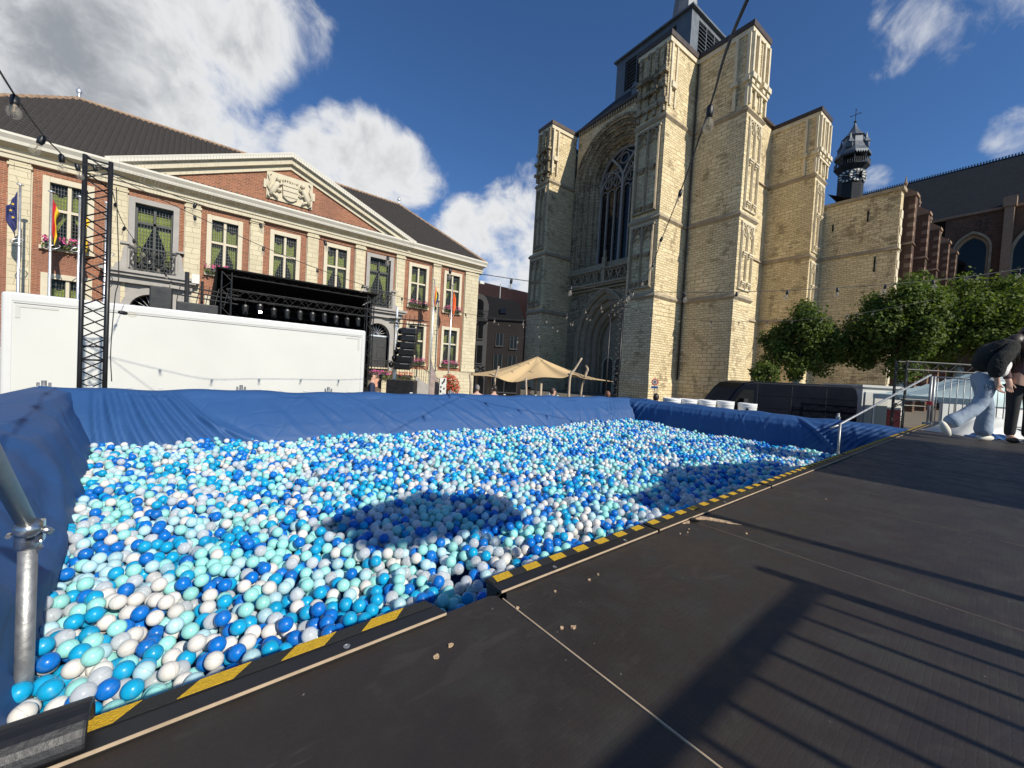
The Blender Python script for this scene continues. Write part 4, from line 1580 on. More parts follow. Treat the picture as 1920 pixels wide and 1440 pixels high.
def string_course(name, a0, a1, b0, b1, z, mat, pr=.22, parent=None):
    m_ = MB()
    m_.hexa([(a0 - pr, b0 - pr, z - .06), (a1 + pr, b0 - pr, z - .06), (a1 + pr, b1 + pr, z - .06), (a0 - pr, b1 + pr, z - .06),
             (a0 - .01, b0 - .01, z + .32), (a1 + .01, b0 - .01, z + .32), (a1 + .01, b1 + .01, z + .32), (a0 - .01, b1 + .01, z + .32)])
    m_.hexa([(a0 - .01, b0 - .01, z - .30), (a1 + .01, b0 - .01, z - .30), (a1 + .01, b1 + .01, z - .30), (a0 - .01, b1 + .01, z - .30),
             (a0 - pr, b0 - pr, z - .0601), (a1 + pr, b0 - pr, z - .0601), (a1 + pr, b1 + pr, z - .0601), (a0 - pr, b1 + pr, z - .0601)])
    return cpart(m_, name, mat, parent)


def blind_tracery(fm, s0, s1, z0, z1, mat, parent, dark=False, dep=.16):
    """two cusped lancets with a slim shaft between them, corbels and canopies on the shafts"""
    m_ = MB()
    w_ = s1 - s0
    mid = (s0 + s1) / 2
    for s_ in (s0 + .10, mid, s1 - .10):
        m_.strip([(s_, z0), (s_, z1 - .1)], .16, fm, -.02, dep)
        m_.strip([(s_, z0), (s_, z1 - .9)], .06, fm, dep, dep + .07)
    hw = w_ / 4 - .06
    zs = z1 - hw * 1.9
    for c in (s0 + w_ / 4 + .03, s1 - w_ / 4 - .03):
        for (h_, wd, d_) in ((hw, .13, dep * .9), (hw * .66, .07, dep * .6)):
            m_.strip(arch_path(c, h_, zs, zs - .2, .9, 8), wd, fm, -.02, d_)
        for k in (-1, 1):
            m_.strip([(c + k * hw * .95, zs + .1), (c + k * hw * .45, zs - .12), (c + k * hw * .1, zs + .1)], .07, fm, -.02, dep * .6)
        # canopy and corbel of an empty statue niche
        for zz, hh in ((z0 + (z1 - z0) * .52, .55), (z0 + .5, .45)):
            for j, (e, d_) in enumerate(((hw * .55, .34), (hw * .38, .26), (hw * .22, .16))):
                m_.strip([(c - e, zz + hh * (.35 - .3 * j)), (c + e, zz + hh * (.35 - .3 * j))], hh * .30, fm, -.02, d_)
    m_.strip([(s0, z1), (s1, z1)], .22, fm, -.02, dep)
    m_.strip([(s0, z0), (s1, z0)], .16, fm, -.02, dep)
    return m_.build('blind_tracery', mat, parent)


ZL = [0.0, 11.3, 19.6, 30.0, 38.0]


def buttress(a0, a1, b0, b1, mat, ins=(0, 0, 0, 0), front=None, end=None, zt=38.0, left=False):
    root = None
    for k in range(4):
        i = ins[k]
        z0, z1 = ZL[k], min(ZL[k + 1], zt)
        m_ = MB()
        A0, A1, B0, B1 = a0 + i, a1 - i, b0 + i, b1 - (0 if not left else 0)
        m_.box(A0, A1, B0, B1, z0, z1)
        if root is None:
            # splayed plinth
            m_.hexa([(A0 - .2, B0 - .2, 0), (A1 + .2, B0 - .2, 0), (A1 + .2, B1, 0), (A0 - .2, B1, 0), (A0 - .2, B0 - .2, 1.9), (A1 + .2, B0 - .2, 1.9), (A1 + .2, B1, 1.9), (A0 - .2, B1, 1.9)])
            m_.hexa([(A0 - .2, B0 - .2, 1.9), (A1 + .2, B0 - .2, 1.9), (A1 + .2, B1, 1.9), (A0 - .2, B1, 1.9), (A0 - .005, B0 - .005, 2.9), (A1 + .005, B0 - .005, 2.9), (A1 + .005, B1, 2.9), (A0 - .005, B1, 2.9)])
            root = cpart(m_, 'buttress', mat)
        else:
            cpart(m_, 'buttress_stage', mat, root)
        if k < 3:
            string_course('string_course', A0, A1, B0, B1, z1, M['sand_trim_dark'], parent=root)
    c = MB()
    i = ins[3]
    c.hexa([(a0 + i - .25, b0 + i - .25, zt), (a1 - i + .25, b0 + i - .25, zt), (a1 - i + .25, b1 + .1, zt), (a0 + i - .25, b1 + .1, zt),
            (a0 + i - .28, b0 + i - .28, zt + .5), (a1 - i + .28, b0 + i - .28, zt + .5), (a1 - i + .28, b1 + .1, zt + .5), (a0 + i - .28, b1 + .1, zt + .5)])
    cpart(c, 'coping', M['copper'], root)
    c = MB()
    c.box(a0 + i - .15, a1 - i + .15, b0 + i - .15, b1, zt - .5, zt - .002)
    cpart(c, 'top_moulding', M['sand_trim'], root)
    return root


B1 = buttress(-3.75, 0.0, 0.0, 5.25, M['sand'])
B2 = buttress(0.0, 5.70, 5.20, 8.80, M['sand'])
B3 = buttress(0.0, 5.55, 24.6, 28.2, M['sand'])
BL = buttress(-22.0, -18.5, 0.0, 5.25, M['sand'], ins=(0, 0, .25, .4))
BLL = buttress(-27.5, -22.0, 5.2, 8.8, M['sand'])
# quoin-like smooth ashlar strips and carved panels on the buttress ends
for (r_, a_, b0, b1) in ((B2, 5.70, 5.2, 8.8), (B3, 5.55, 24.6, 28.2)):
    fm = lambda s_, z_, d_, A=a_: (A + d_, s_, z_)
    blind_tracery(fm, b0 + .5, b1 - .5, 12.2, 18.9, M['sand_trim'], r_)
    blind_tracery(fm, b0 + .5, b1 - .5, 20.3, 29.3, M['sand_trim'], r_)
    m_ = MB()
    for s_ in (b0 + .12, b0 + 1.1, b1 - 1.1, b1 - .12):
        m_.strip([(s_, 33.2), (s_, 37.4)], .30, fm, -.02, .30)
        m_.strip([(s_ - .2, 33.1), (s_ + .2, 33.1)], .5, fm, -.02, .5)
        m_.strip([(s_ - .15, 32.6), (s_ + .15, 32.6)], .4, fm, -.02, .36)
        m_.strip([(s_, 30.6), (s_, 32.5)], .26, fm, -.02, .22)
    m_.strip([(b0 + .1, 32.2), (b1 - .1, 32.2)], .25, fm, -.02, .30)
    m_.strip([((b0 + b1) / 2 - .4, 30.5), ((b0 + b1) / 2 - .4, 37.3)], .12, fm, -.02, .12)
    m_.strip([((b0 + b1) / 2 + .4, 30.5), ((b0 + b1) / 2 + .4, 37.3)], .12, fm, -.02, .12)
    cpart(m_, 'corner_shafts', M['sand_trim'], r_)
    # slim shafts on the face that looks to the square
    fa = lambda s_, z_, d_, B=b0: (s_, B - d_, z_)
    m_ = MB()
    e = a_
    for s_ in (e - .15, e - 1.35):
        m_.strip([(s_, 33.0), (s_, 37.4)], .28, fa, -.02, .26)
        m_.strip([(s_, 30.4), (s_, 32.6)], .30, fa, -.02, .18)
        m_.strip([(s_ - .2, 32.85), (s_ + .2, 32.85)], .4, fa, -.02, .42)
    cpart(m_, 'corner_shafts', M['sand_trim'], r_)
for (r_, a0, a1, i) in ((B1, -3.75, 0.0, 0), (BL, -22.0, -18.5, .25)):
    fa = lambda s_, z_, d_, B=i * 0: (s_, B - d_, z_)
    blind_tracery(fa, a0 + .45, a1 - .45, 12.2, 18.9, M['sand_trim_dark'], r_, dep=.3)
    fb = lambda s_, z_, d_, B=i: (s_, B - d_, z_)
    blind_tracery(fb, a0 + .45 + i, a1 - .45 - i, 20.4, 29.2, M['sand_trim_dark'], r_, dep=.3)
    m_ = MB()
    q = random.Random(int(a0 * 7))
    for s_ in (a0 + .35 + i, a0 + 1.4 + i, a1 - 1.4 - i, a1 - .35 - i):
        m_.strip([(s_, 30.6), (s_, 37.4)], .34, fb, -.02, .28)
        for zz in (31.5, 33.1, 34.6):
            m_.strip([(s_ - .22, zz), (s_ + .22, zz)], q.uniform(.3, .6), fb, -.02, q.uniform(.32, .6))
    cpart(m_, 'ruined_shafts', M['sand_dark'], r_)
    # niche shaft on the sunny flank
    m_ = MB()
    A = a1 - i
    fe = lambda s_, z_, d_, A=A: (A + d_, s_, z_)
    m_.strip([(.35 + i, 31.2), (.35 + i, 37.3)], .30, fe, -.02, .16)
    m_.strip([(1.25 + i, 31.2), (1.25 + i, 37.3)], .22, fe, -.02, .14)
    m_.strip([(.6 + i, 33.3), (1.0 + i, 33.3)], .6, fe, -.02, .3)
    cpart(m_, 'corner_shafts', M['sand_trim'], r_)
# rainwater pipe in the corner between the two near buttresses
m_ = MB()
m_.path([(.22, 5.0, 2.5), (.22, 5.0, 37.5)], .09, 8)
cpart(m_, 'downpipe', M['copper'], B1, True)

# west wall ------------------------------------------------------------
AC = -11.45
m_ = MB()
wall_arch(m_, -18.5, -3.75, 16.8, 38.4, 5.25, AC, 6.95, 30.3, 17.9, 0.0, 20)
core = cpart(m_, 'west_wall', M['sand'])
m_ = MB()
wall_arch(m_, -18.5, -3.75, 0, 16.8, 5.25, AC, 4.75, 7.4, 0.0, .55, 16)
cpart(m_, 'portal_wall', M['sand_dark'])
# deep moulded reveal of the great window
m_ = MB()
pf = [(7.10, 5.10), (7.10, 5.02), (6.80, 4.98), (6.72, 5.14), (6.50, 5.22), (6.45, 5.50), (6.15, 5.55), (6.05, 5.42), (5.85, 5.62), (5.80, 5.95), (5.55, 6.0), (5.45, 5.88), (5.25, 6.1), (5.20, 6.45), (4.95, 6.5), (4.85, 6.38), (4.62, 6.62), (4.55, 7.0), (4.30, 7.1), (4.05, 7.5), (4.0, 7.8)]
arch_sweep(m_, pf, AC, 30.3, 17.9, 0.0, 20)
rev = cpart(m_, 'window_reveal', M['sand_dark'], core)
q = random.Random(8)
for k in range(46):
    th_ = PI * (k + .5) / 46
    for rr, bb in ((5.65, 5.80), (6.28, 5.42), (5.05, 6.3)):
        if q.random() < .75:
            m_ = MB()
            c = (AC - rr * math.cos(th_), bb, 30.3 + rr * math.sin(th_))
            s_ = q.uniform(.10, .17)
            m_.ball(c, s_, 6, 4, (1, .8, 1))
            m_.build('carved_boss', M['sand_trim_dark'], rev)
m_ = MB()
m_.hexa([(AC - 4.0, 6.2, 17.7), (AC + 4.0, 6.2, 17.7), (AC + 4.0, 8.0, 18.7), (AC - 4.0, 8.0, 18.7), (AC - 4.0, 6.2, 18.0), (AC + 4.0, 6.2, 18.0), (AC + 4.0, 8.0, 19.2), (AC - 4.0, 8.0, 19.2)])
m_.box(-18.4, -3.8, 5.0, 6.3, 16.7, 17.9)
cpart(m_, 'window_sill', M['sand_trim_dark'], core)
# glass and tracery of the great window
fw = lambda s_, z_, d_: (s_, 7.70 - d_, z_)
HW, ZS = 4.0, 30.3
nl = 6
for k in range(nl):
    a0 = AC - HW + 2 * HW * k / nl
    m_ = MB()
    m_.box(a0 + .08, a0 + 2 * HW / nl - .08, 7.70, 7.73, 18.7, 28.6)
    cpart(m_, 'pane', M['darkglass'], core)
    m_ = MB()
    for j in range(1, 11):
        m_.box(a0 + .08, a0 + 2 * HW / nl - .08, 7.66, 7.70, 18.7 + .95 * j - .03, 18.7 + .95 * j + .03)
    cpart(m_, 'saddle_bar', M['iron'], core)
m_ = MB()
hp = arch_path(AC, HW, ZS, 28.62, 0.0, 18)
m_.prism(hp, 7.70, 7.73, 'y')
cpart(m_, 'head_glass', M['darkglass'], core)
m_ = MB()
for k in range(1, nl):
    a0 = AC - HW + 2 * HW * k / nl
    m_.strip([(a0, 18.6), (a0, 28.4 if k != 3 else 30.6)], .20 if k != 3 else .34, fw, -.05, .28 if k != 3 else .42)
for k in range(nl):
    c = AC - HW + 2 * HW * (k + .5) / nl
    m_.strip(arch_path(c, HW / nl - .02, 28.4, 28.0, .25, 8), .13, fw, -.05, .22)
# two big sub-arches and a central Y
for sg in (-1, 1):
    m_.strip(arch_path(AC + sg * HW / 2, HW / 2, 28.4, 28.2, .75, 12), .24, fw, -.05, .36)
    m_.strip([(AC, 30.6), (AC + sg * .8, 32.0), (AC + sg * 2.1, 33.4)], .30, fw, -.05, .40)
    for (dx, dz, rr) in ((1.15, 30.1, .62), (2.65, 30.1, .62), (1.95, 31.3, .60), (2.9, 31.4, .45), (.95, 31.6, .42)):
        cx = AC + sg * dx
        m_.strip([(cx + rr * math.cos(t_), dz + rr * math.sin(t_)) for t_ in [2 * PI * j / 16 for j in range(17)]], .11, fw, -.05, .20)
        m_.strip([(cx - rr * .5, dz - rr * .8), (cx, dz), (cx - rr * .1, dz + rr * .9)], .08, fw, -.05, .16)
m_.strip([(AC + .7 * math.cos(t_), 32.9 + .7 * math.sin(t_)) for t_ in [2 * PI * j / 16 for j in range(17)]], .13, fw, -.05, .22)
m_.strip([(AC - 1.4, 33.2), (AC - .6, 33.7), (AC, 34.2), (AC + .6, 33.7), (AC + 1.4, 33.2)], .12, fw, -.05, .2)
m_.strip(arch_path(AC, HW - .05, ZS, 18.6, 0.0, 18), .28, fw, -.05, .3)
cpart(m_, 'window_tracery', M['bluestone'], core)

# balustrade band over the portal ----------------------------------------
fb_ = lambda s_, z_, d_: (s_, 4.75 - d_, z_)
m_ = MB()
m_.box(-18.4, -3.8, 4.35, 5.25, 15.0, 15.25)
m_.box(-18.4, -3.8, 4.55, 4.80, 16.95, 17.15)
m_.box(-18.4, -3.8, 4.55, 5.25, 14.75, 15.0)
bal = cpart(m_, 'balustrade', M['sand_trim_dark'], core)
m_ = MB()
q = random.Random(3)
for k in range(22):
    c = -18.0 + 14.0 * k / 21
    sg = 1 if k % 2 else -1
    m_.strip([(c - .3 * sg, 15.3), (c - .05 * sg, 15.7), (c + .25 * sg, 16.0), (c + .05 * sg, 16.5), (c - .25 * sg, 16.9)], .10, fb_, -.05, .08)
    m_.strip([(c + .3 * sg, 15.3), (c + .3 * sg, 15.9), (c - .1 * sg, 16.3), (c + .3 * sg, 16.9)], .09, fb_, -.05, .07)
m_.strip([(AC, 14.9), (AC, 18.4)], .55, fb_, -.1, .25)
m_.strip([(AC, 18.3), (AC, 19.4)], .30, fb_, -.1, .15)
m_.strip([(AC - .35, 17.2), (AC + .35, 17.2)], .3, fb_, -.1, .4)
cpart(m_, 'flowing_tracery', M['sand_trim_dark'], bal)
# portal -------------------------------------------------------------------
m_ = MB()
pf = [(5.05, 5.10), (5.05, 4.95), (4.78, 4.90), (4.70, 5.05), (4.50, 5.15), (4.45, 5.55), (4.2, 5.6), (4.1, 5.5), (3.9, 5.75), (3.85, 6.2), (3.6, 6.25), (3.5, 6.15), (3.3, 6.4), (3.25, 6.85), (3.0, 6.9), (2.9, 6.8), (2.7, 7.05), (2.65, 7.5), (2.45, 7.55), (2.4, 8.2)]
arch_sweep(m_, pf, AC, 7.4, 0.0, .55, 16)
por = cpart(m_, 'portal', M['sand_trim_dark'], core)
m_ = MB()
m_.prism(arch_path(AC, 2.42, 7.4, 0.0, .55, 12), 8.1, 8.3, 'y')
cpart(m_, 'tympanum', M['sand_trim_dark'], por)
for sg in (-1, 1):
    m_ = MB()
    m_.prism(arch_path(AC + sg * 1.08, .86, 4.2, 0.0, .1, 8), 8.02, 8.095, 'y')
    cpart(m_, 'door_leaf', M['doorgrey'], por)
    m_ = MB()
    arch_sweep(m_, [(1.04, 8.09), (1.04, 7.95), (.90, 7.95), (.87, 8.09)], AC + sg * 1.08, 4.2, 0.0, .1, 8)
    cpart(m_, 'door_surround', M['sand_trim'], por)
fp = lambda s_, z_, d_: (s_, 5.22 - d_, z_)
m_ = MB()
q = random.Random(12)
for sg in (-1, 1):
    for (dx, zc, rr) in ((5.6, 13.1, .95), (4.05, 13.6, .75), (6.3, 11.3, .80), (5.0, 11.6, .70), (5.9, 9.6, .75)):
        cx = AC + sg * dx
        if -18.4 < cx - rr * .3 and cx + rr * .3 < -3.8:
            m_.strip([(cx + rr * math.cos(t_), zc + rr * math.sin(t_)) for t_ in [2 * PI * j / 18 for j in range(19)]], .10, fp, -.03, .10)
    for k in range(6):
        cx = AC + sg * (5.5 + .26 * k)
        m_.strip([(cx, 3.2), (cx, 8.6)], .07, fp, -.03, .08)
    m_.strip([(AC + sg * 5.3, 3.2), (AC + sg * 6.9, 3.2)], .35, fp, -.03, .3)
m_.strip([(-18.3, 14.5), (-3.9, 14.5)], .22, fp, -.03, .35)
m_.strip([(AC, 14.2), (AC, 15.0)], .3, fp, -.03, .3)
cpart(m_, 'blind_roundels', M['sand_trim_dark'], core)

# body of the tower -----------------------------------------------------------
m_ = MB()
m_.add([(0, 5.2, 0), (0, 26, 0), (0, 26, 38.4), (0, 5.2, 38.4)], [(0, 1, 2, 3)])
m_.add([(-22, 5.2, 0), (-22, 26, 0), (-22, 26, 38.4), (-22, 5.2, 38.4)], [(0, 1, 2, 3)])
m_.add([(-22, 26, 0), (0, 26, 0), (0, 26, 38.4), (-22, 26, 38.4)], [(0, 1, 2, 3)])
cpart(m_, 'tower_side_wall', M['sand'])
for z in (11.3, 19.6, 30.0):
    m_ = MB()
    m_.hexa([(-.02, 8.8, z - .1), (.22, 8.8, z - .1), (.22, 24.6, z - .1), (-.02, 24.6, z - .1), (-.02, 8.8, z + .3), (.0, 8.8, z + .3), (.0, 24.6, z + .3), (-.02, 24.6, z + .3)])
    cpart(m_, 'string_course', M['sand_trim_dark'])
m_ = MB()
m_.box(-18.7, -3.6, 4.85, 5.3, 38.35, 38.7)
m_.box(-.3, .35, 8.6, 24.8, 38.35, 38.7)
cpart(m_, 'eaves_moulding', M['copper'])
m_ = MB()
for k in range(34):
    a0 = -18.3 + .43 * k
    m_.box(a0, a0 + .2, 5.0, 5.25, 37.9, 38.34)
cpart(m_, 'corbel_table', M['sand_trim_dark'])
# slate roof, dormer, belfry, spire
Z0, Z1 = 38.6, 42.0
e = [(-19.0, 4.9), (.3, 4.9), (.3, 26), (-19.0, 26)]
i_ = [(-14.3, 7.6), (-2.5, 7.6), (-2.5, 18.5), (-14.3, 18.5)]
m_ = MB()
m_.add([(x, y, Z0) for x, y in e] + [(x, y, Z1) for x, y in i_], [(0, 1, 5, 4), (1, 2, 6, 5), (2, 3, 7, 6), (3, 0, 4, 7)])
cpart(m_, 'tower_roof', M['slate'])
m_ = MB()
m_.box(-9.4, -8.5, 5.6, 7.2, 39.2, 40.3)
m_.prism([(-9.55, 40.3), (-8.35, 40.3), (-8.95, 41.0)], 5.5, 7.4, 'y')
cpart(m_, 'dormer', M['lead'])
BA0, BA1, BB0, BB1, BZ0, BZ1 = -14.0, -2.7, 7.6, 18.2, 41.9, 47.2
m_ = MB()
m_.box(BA0 + .4, BA1 - .4, BB0 + .4, BB1 - .4, BZ0, BZ1)
m_.box(BA0, BA0 + 1.5, BB0, BB0 + .5, BZ0, BZ1)
m_.box(BA1 - 2.0, BA1, BB0, BB0 + .5, BZ0, BZ1)
m_.box(BA0 + 1.5, BA1 - 2.0, BB0 + .01, BB0 + .5, BZ0, BZ0 + .4)
m_.box(BA0 + 1.5, BA1 - 2.0, BB0 + .01, BB0 + .5, BZ1 - .7, BZ1)
m_.box(BA1 - .5, BA1 + .003, BB0 + .004, BB0 + 1.6, BZ0, BZ1)
m_.box(BA1 - .5, BA1, BB1 - 1.6, BB1, BZ0, BZ1)
m_.box(BA1 - .5, BA1 - .01, BB0 + 1.6, BB1 - 1.6, BZ0, BZ0 + .4)
m_.box(BA1 - .5, BA1 - .01, BB0 + 1.6, BB1 - 1.6, BZ1 - .6, BZ1)
bel = cpart(m_, 'belfry', M['lead'])
m_ = MB()
m_.box(BA0 - .35, BA1 + .35, BB0 - .35, BB1 + .35, BZ1, BZ1 + .22)
cpart(m_, 'belfry_cornice', M['lead'], bel)
sl1, sl2 = MB(), MB()
span = (BA1 - 2.0) - (BA0 + 1.5)
for (nm, ln) in ((sl1, span / 4 - .15), (sl2, (BB1 - BB0 - 3.2) / 4 - .15)):
    pass
sl1.hexa([(0, 0, 0), (span / 4 - .2, 0, 0), (span / 4 - .2, .42, .36), (0, .42, .36), (0, 0, .05), (span / 4 - .2, 0, .05), (span / 4 - .2, .42, .41), (0, .42, .41)])
ms1 = sl1.mesh('louvre', M['lead'])
ls = (BB1 - BB0 - 3.2) / 4
sl2.hexa([(0, 0, 0), (0, ls - .2, 0), (-.42, ls - .2, .36), (-.42, 0, .36), (0, 0, .05), (0, ls - .2, .05), (-.42, ls - .2, .41), (-.42, 0, .41)])
ms2 = sl2.mesh('louvre', M['lead'])
for c in range(4):
    for k in range(9):
        o = ob('louvre', ms1, bel)
        o.location = (BA0 + 1.6 + span / 4 * c, BB0 + .0, BZ0 + .45 + .46 * k)
        o = ob('louvre', ms2, bel)
        o.location = (BA1, BB0 + 1.7 + ls * c, BZ0 + .45 + .46 * k)
for c in range(1, 4):
    m_ = MB()
    m_.box(BA0 + 1.5 + span / 4 * c - .06, BA0 + 1.5 + span / 4 * c + .06, BB0 + .02, BB0 + .3, BZ0 + .4, BZ1 - .7)
    m_.box(BA1 - .3, BA1 - .02, BB0 + 1.6 + ls * c - .06, BB0 + 1.6 + ls * c + .06, BZ0 + .4, BZ1 - .6)
    cpart(m_, 'belfry_mullion', M['lead'], bel)
cx, cy = (BA0 + BA1) / 2 + 1.2, (BB0 + BB1) / 2
m_ = MB()
m_.add([(BA0 - .3, BB0 - .3, BZ1 + .2), (BA1 + .3, BB0 - .3, BZ1 + .2), (BA1 + .3, BB1 + .3, BZ1 + .2), (BA0 - .3, BB1 + .3, BZ1 + .2), (cx - 1.6, cy - 1.6, BZ1 + 2.6), (cx + 1.6, cy - 1.6, BZ1 + 2.6), (cx + 1.6, cy + 1.6, BZ1 + 2.6), (cx - 1.6, cy + 1.6, BZ1 + 2.6)],
       [(0, 1, 5, 4), (1, 2, 6, 5), (2, 3, 7, 6), (3, 0, 4, 7)])
cpart(m_, 'belfry_roof', M['slate'], bel)
m_ = MB()
m_.lathe([(1.75, BZ1 + 2.0), (1.65, BZ1 + 5), (1.2, BZ1 + 10), (.1, BZ1 + 24)], (cx, cy, 0), 8)
cpart(m_, 'spire', M['lead'], bel)

# aisle front in sandstone, south aisle and transept in brown ironstone ------------
m_ = MB()
m_.box(5.0, 13.2, 28.2, 29.4, 0, 26.6)
ai = cpart(m_, 'aisle_front', M['sand'])
m_ = MB()
m_.box(4.9, 13.45, 27.95, 29.5, 26.6, 27.0)
m_.hexa([(5, 27.98, 19.6), (13.42, 27.98, 19.6), (13.42, 29.45, 19.6), (5, 29.45, 19.6), (5, 28.19, 20.0), (13.21, 28.19, 20.0), (13.21, 29.41, 20.0), (5, 29.41, 20.0)])
cpart(m_, 'aisle_coping', M['sand_trim_dark'], ai)
m_ = MB()
for k in range(24):
    m_.box(13.2, 13.26 + .05 * (k % 2), 28.3 + .12 * (k % 2), 29.3, 1.0 * k + .4, 1.0 * k + 1.36)
cpart(m_, 'quoin', M['sand_trim'], ai)
for (a0, z0, h_) in ((6.7, 23.3, .9), (10.2, 23.6, 1.4), (11.2, 17.2, 1.9)):
    m_ = MB()
    m_.box(a0, a0 + .14, 28.13, 28.19, z0, z0 + h_)
    cpart(m_, 'wall_slit', M['blacksoft'], ai)
m_ = MB()
m_.box(-8, 12.2, 29.6, 66, 0, 25.5)
cpart(m_, 'south_aisle', M['ironstone'])
m_ = MB()
m_.add([(12.4, 29.5, 25.5), (12.4, 66, 25.5), (5.5, 66, 29), (5.5, 29.5, 29)], [(0, 1, 2, 3)])
cpart(m_, 'aisle_roof', M['slate'])
m_ = MB()
m_.add([(5.6, 28.6, 26.9), (5.6, 66, 26.9), (-4.0, 66, 37.0), (-4.0, 28.6, 37.0)], [(0, 1, 2, 3)])
m_.add([(5.6, 28.6, 26.9), (-4.0, 28.6, 37.0), (-14.0, 28.6, 26.9)], [(0, 1, 2)])
m_.add([(-14.0, 28.6, 26.9), (-14.0, 66, 26.9), (-4.0, 66, 37.0), (-4.0, 28.6, 37.0)], [(0, 1, 2, 3)])
cpart(m_, 'nave_roof', M['slate'])
pr = MB()
pr.box(11.9, 14.1, 0, 1.25, 0, 26.6)
pr.hexa([(11.8, -.1, 26.6), (14.2, -.1, 26.6), (14.2, 1.35, 26.6), (11.8, 1.35, 26.6), (12.9, .55, 27.7), (13.1, .55, 27.7), (13.1, .7, 27.7), (12.9, .7, 27.7)])
me_p = pr.mesh('pier', M['ironstone'])
pc = MB()
for z in (7.5, 14.0, 20.5):
    pc.hexa([(11.9, -.16, z), (14.26, -.16, z), (14.26, 1.41, z), (11.9, 1.41, z), (11.9, -.01, z + .3), (14.11, -.01, z + .3), (14.11, 1.26, z + .3), (11.9, 1.26, z + .3)])
pc.box(11.75, 14.25, -.15, 1.4, 26.3, 26.62)
pc.lathe([(.16, 27.5), (.10, 27.9), (.22, 28.2), (.10, 28.5), (.02, 29.2)], (13.0, .62, 0), 8)
me_pc = pc.mesh('pier_coping', M['ironstone_trim'])
pw = MB()
pw.box(13.55, 14.115, -.02, .45, 0, .5)
me_pw = pw.mesh('pier_quoin', M['ironstone_trim'])
for bk in (30.2, 38.2, 46.2, 54.2, 61.5):
    o = ob('pier', me_p, ch)
    o.location = (0, bk, 0)
    ob('pier_coping', me_pc, o)
    for z in (3.0, 9.0, 15.5, 21.5):
        for dz in (0, 1.1, 2.2, 3.3):
            ob('pier_quoin', me_pw, o).location = (0, 0, z + dz)
# broken low wall with sloping top between the piers
m_ = MB()
m_.prism([(13.0, 12.0), (15.2, 12.0), (15.2, 13.6), (14.6, 15.2), (13.6, 16.6), (13.0, 17.6)], 31.4, 32.2, 'y')
for k in range(5):
    m_.box(13.0, 15.2 - .35 * k, 31.2, 32.4, 12.6 + 1.0 * k, 12.85 + 1.0 * k)
cpart(m_, 'sloping_offset', M['ironstone_trim'])
# transept
TB = 66.0
m_ = MB()
wall_arch(m_, 12.0, 34.0, 0, 33.6, TB, 15.3, 1.9, 27.5, 10.0, .5, 10)
m_.add([(34, TB, 0), (34, TB + 14, 0), (34, TB + 14, 33.6), (34, TB, 33.6)], [(0, 1, 2, 3)])
tr_ = cpart(m_, 'transept_wall', M['ironstone'])
m_ = MB()
arch_sweep(m_, [(2.25, TB - .02), (2.25, TB - .22), (1.95, TB - .22), (1.9, TB + .5), (1.6, TB + .6), (1.55, TB + 1.0)], 15.3, 27.5, 10.0, .5, 10)
cpart(m_, 'transept_window_surround', M['sand_trim_dark'], tr_)
m_ = MB()
m_.prism(arch_path(15.3, 1.6, 27.5, 10, .5, 8), TB + .9, TB + 1.0, 'y')
cpart(m_, 'pane', M['darkglass'], tr_)
m_ = MB()
m_.prism(arch_path(23.0, 3.2, 26.0, 10, .5, 8), TB - .10, TB - .01, 'y')
cpart(m_, 'pane', M['darkglass'], tr_)
m_ = MB()
arch_sweep(m_, [(3.6, TB - .02), (3.6, TB - .22), (3.2, TB - .22), (3.2, TB - .02)], 23.0, 26.0, 10.0, .5, 10)
cpart(m_, 'transept_window_surround', M['sand_trim_dark'], tr_)
m_ = MB()
m_.box(8, 34.4, TB - .35, TB + .2, 33.5, 33.9)
m_.box(18.6, 19.6, TB - 1.4, TB, 0, 33.4)
m_.box(18.4, 19.8, TB - 1.6, TB, 33.4, 35.0)
cpart(m_, 'transept_cornice', M['ironstone_trim'], tr_)
m_ = MB()
m_.add([(-4.5, TB - .3, 33.9), (34.4, TB - .3, 33.9), (34.4, TB + 7, 44.6), (-4.5, TB + 7, 44.6)], [(0, 1, 2, 3)])
m_.add([(-4.5, TB + 14.3, 33.9), (34.4, TB + 14.3, 33.9), (34.4, TB + 7, 44.6), (-4.5, TB + 7, 44.6)], [(0, 1, 2, 3)])
cpart(m_, 'transept_roof', M['slate'])
m_ = MB()
for k in range(110):
    a0 = -4.5 + .355 * k
    m_.box(a0, a0 + .2, TB + 6.95, TB + 7.05, 44.6, 44.95)
cpart(m_, 'ridge_crest', M['lead'])

# clock turret over the crossing -----------------------------------------------------
ct = (-.9, 62.0, -3.0)


def octo(prof, name, mat, parent=None, rot=PI / 8):
    m_ = MB()
    m_.lathe([(r_, z) for r_, z in prof], (0, 0, 0), 8)
    m_.xf(Matrix.Rotation(rot, 4, 'Z'))
    m_.xf(Matrix.Translation(ct))
    return cpart(m_, name, mat, parent)


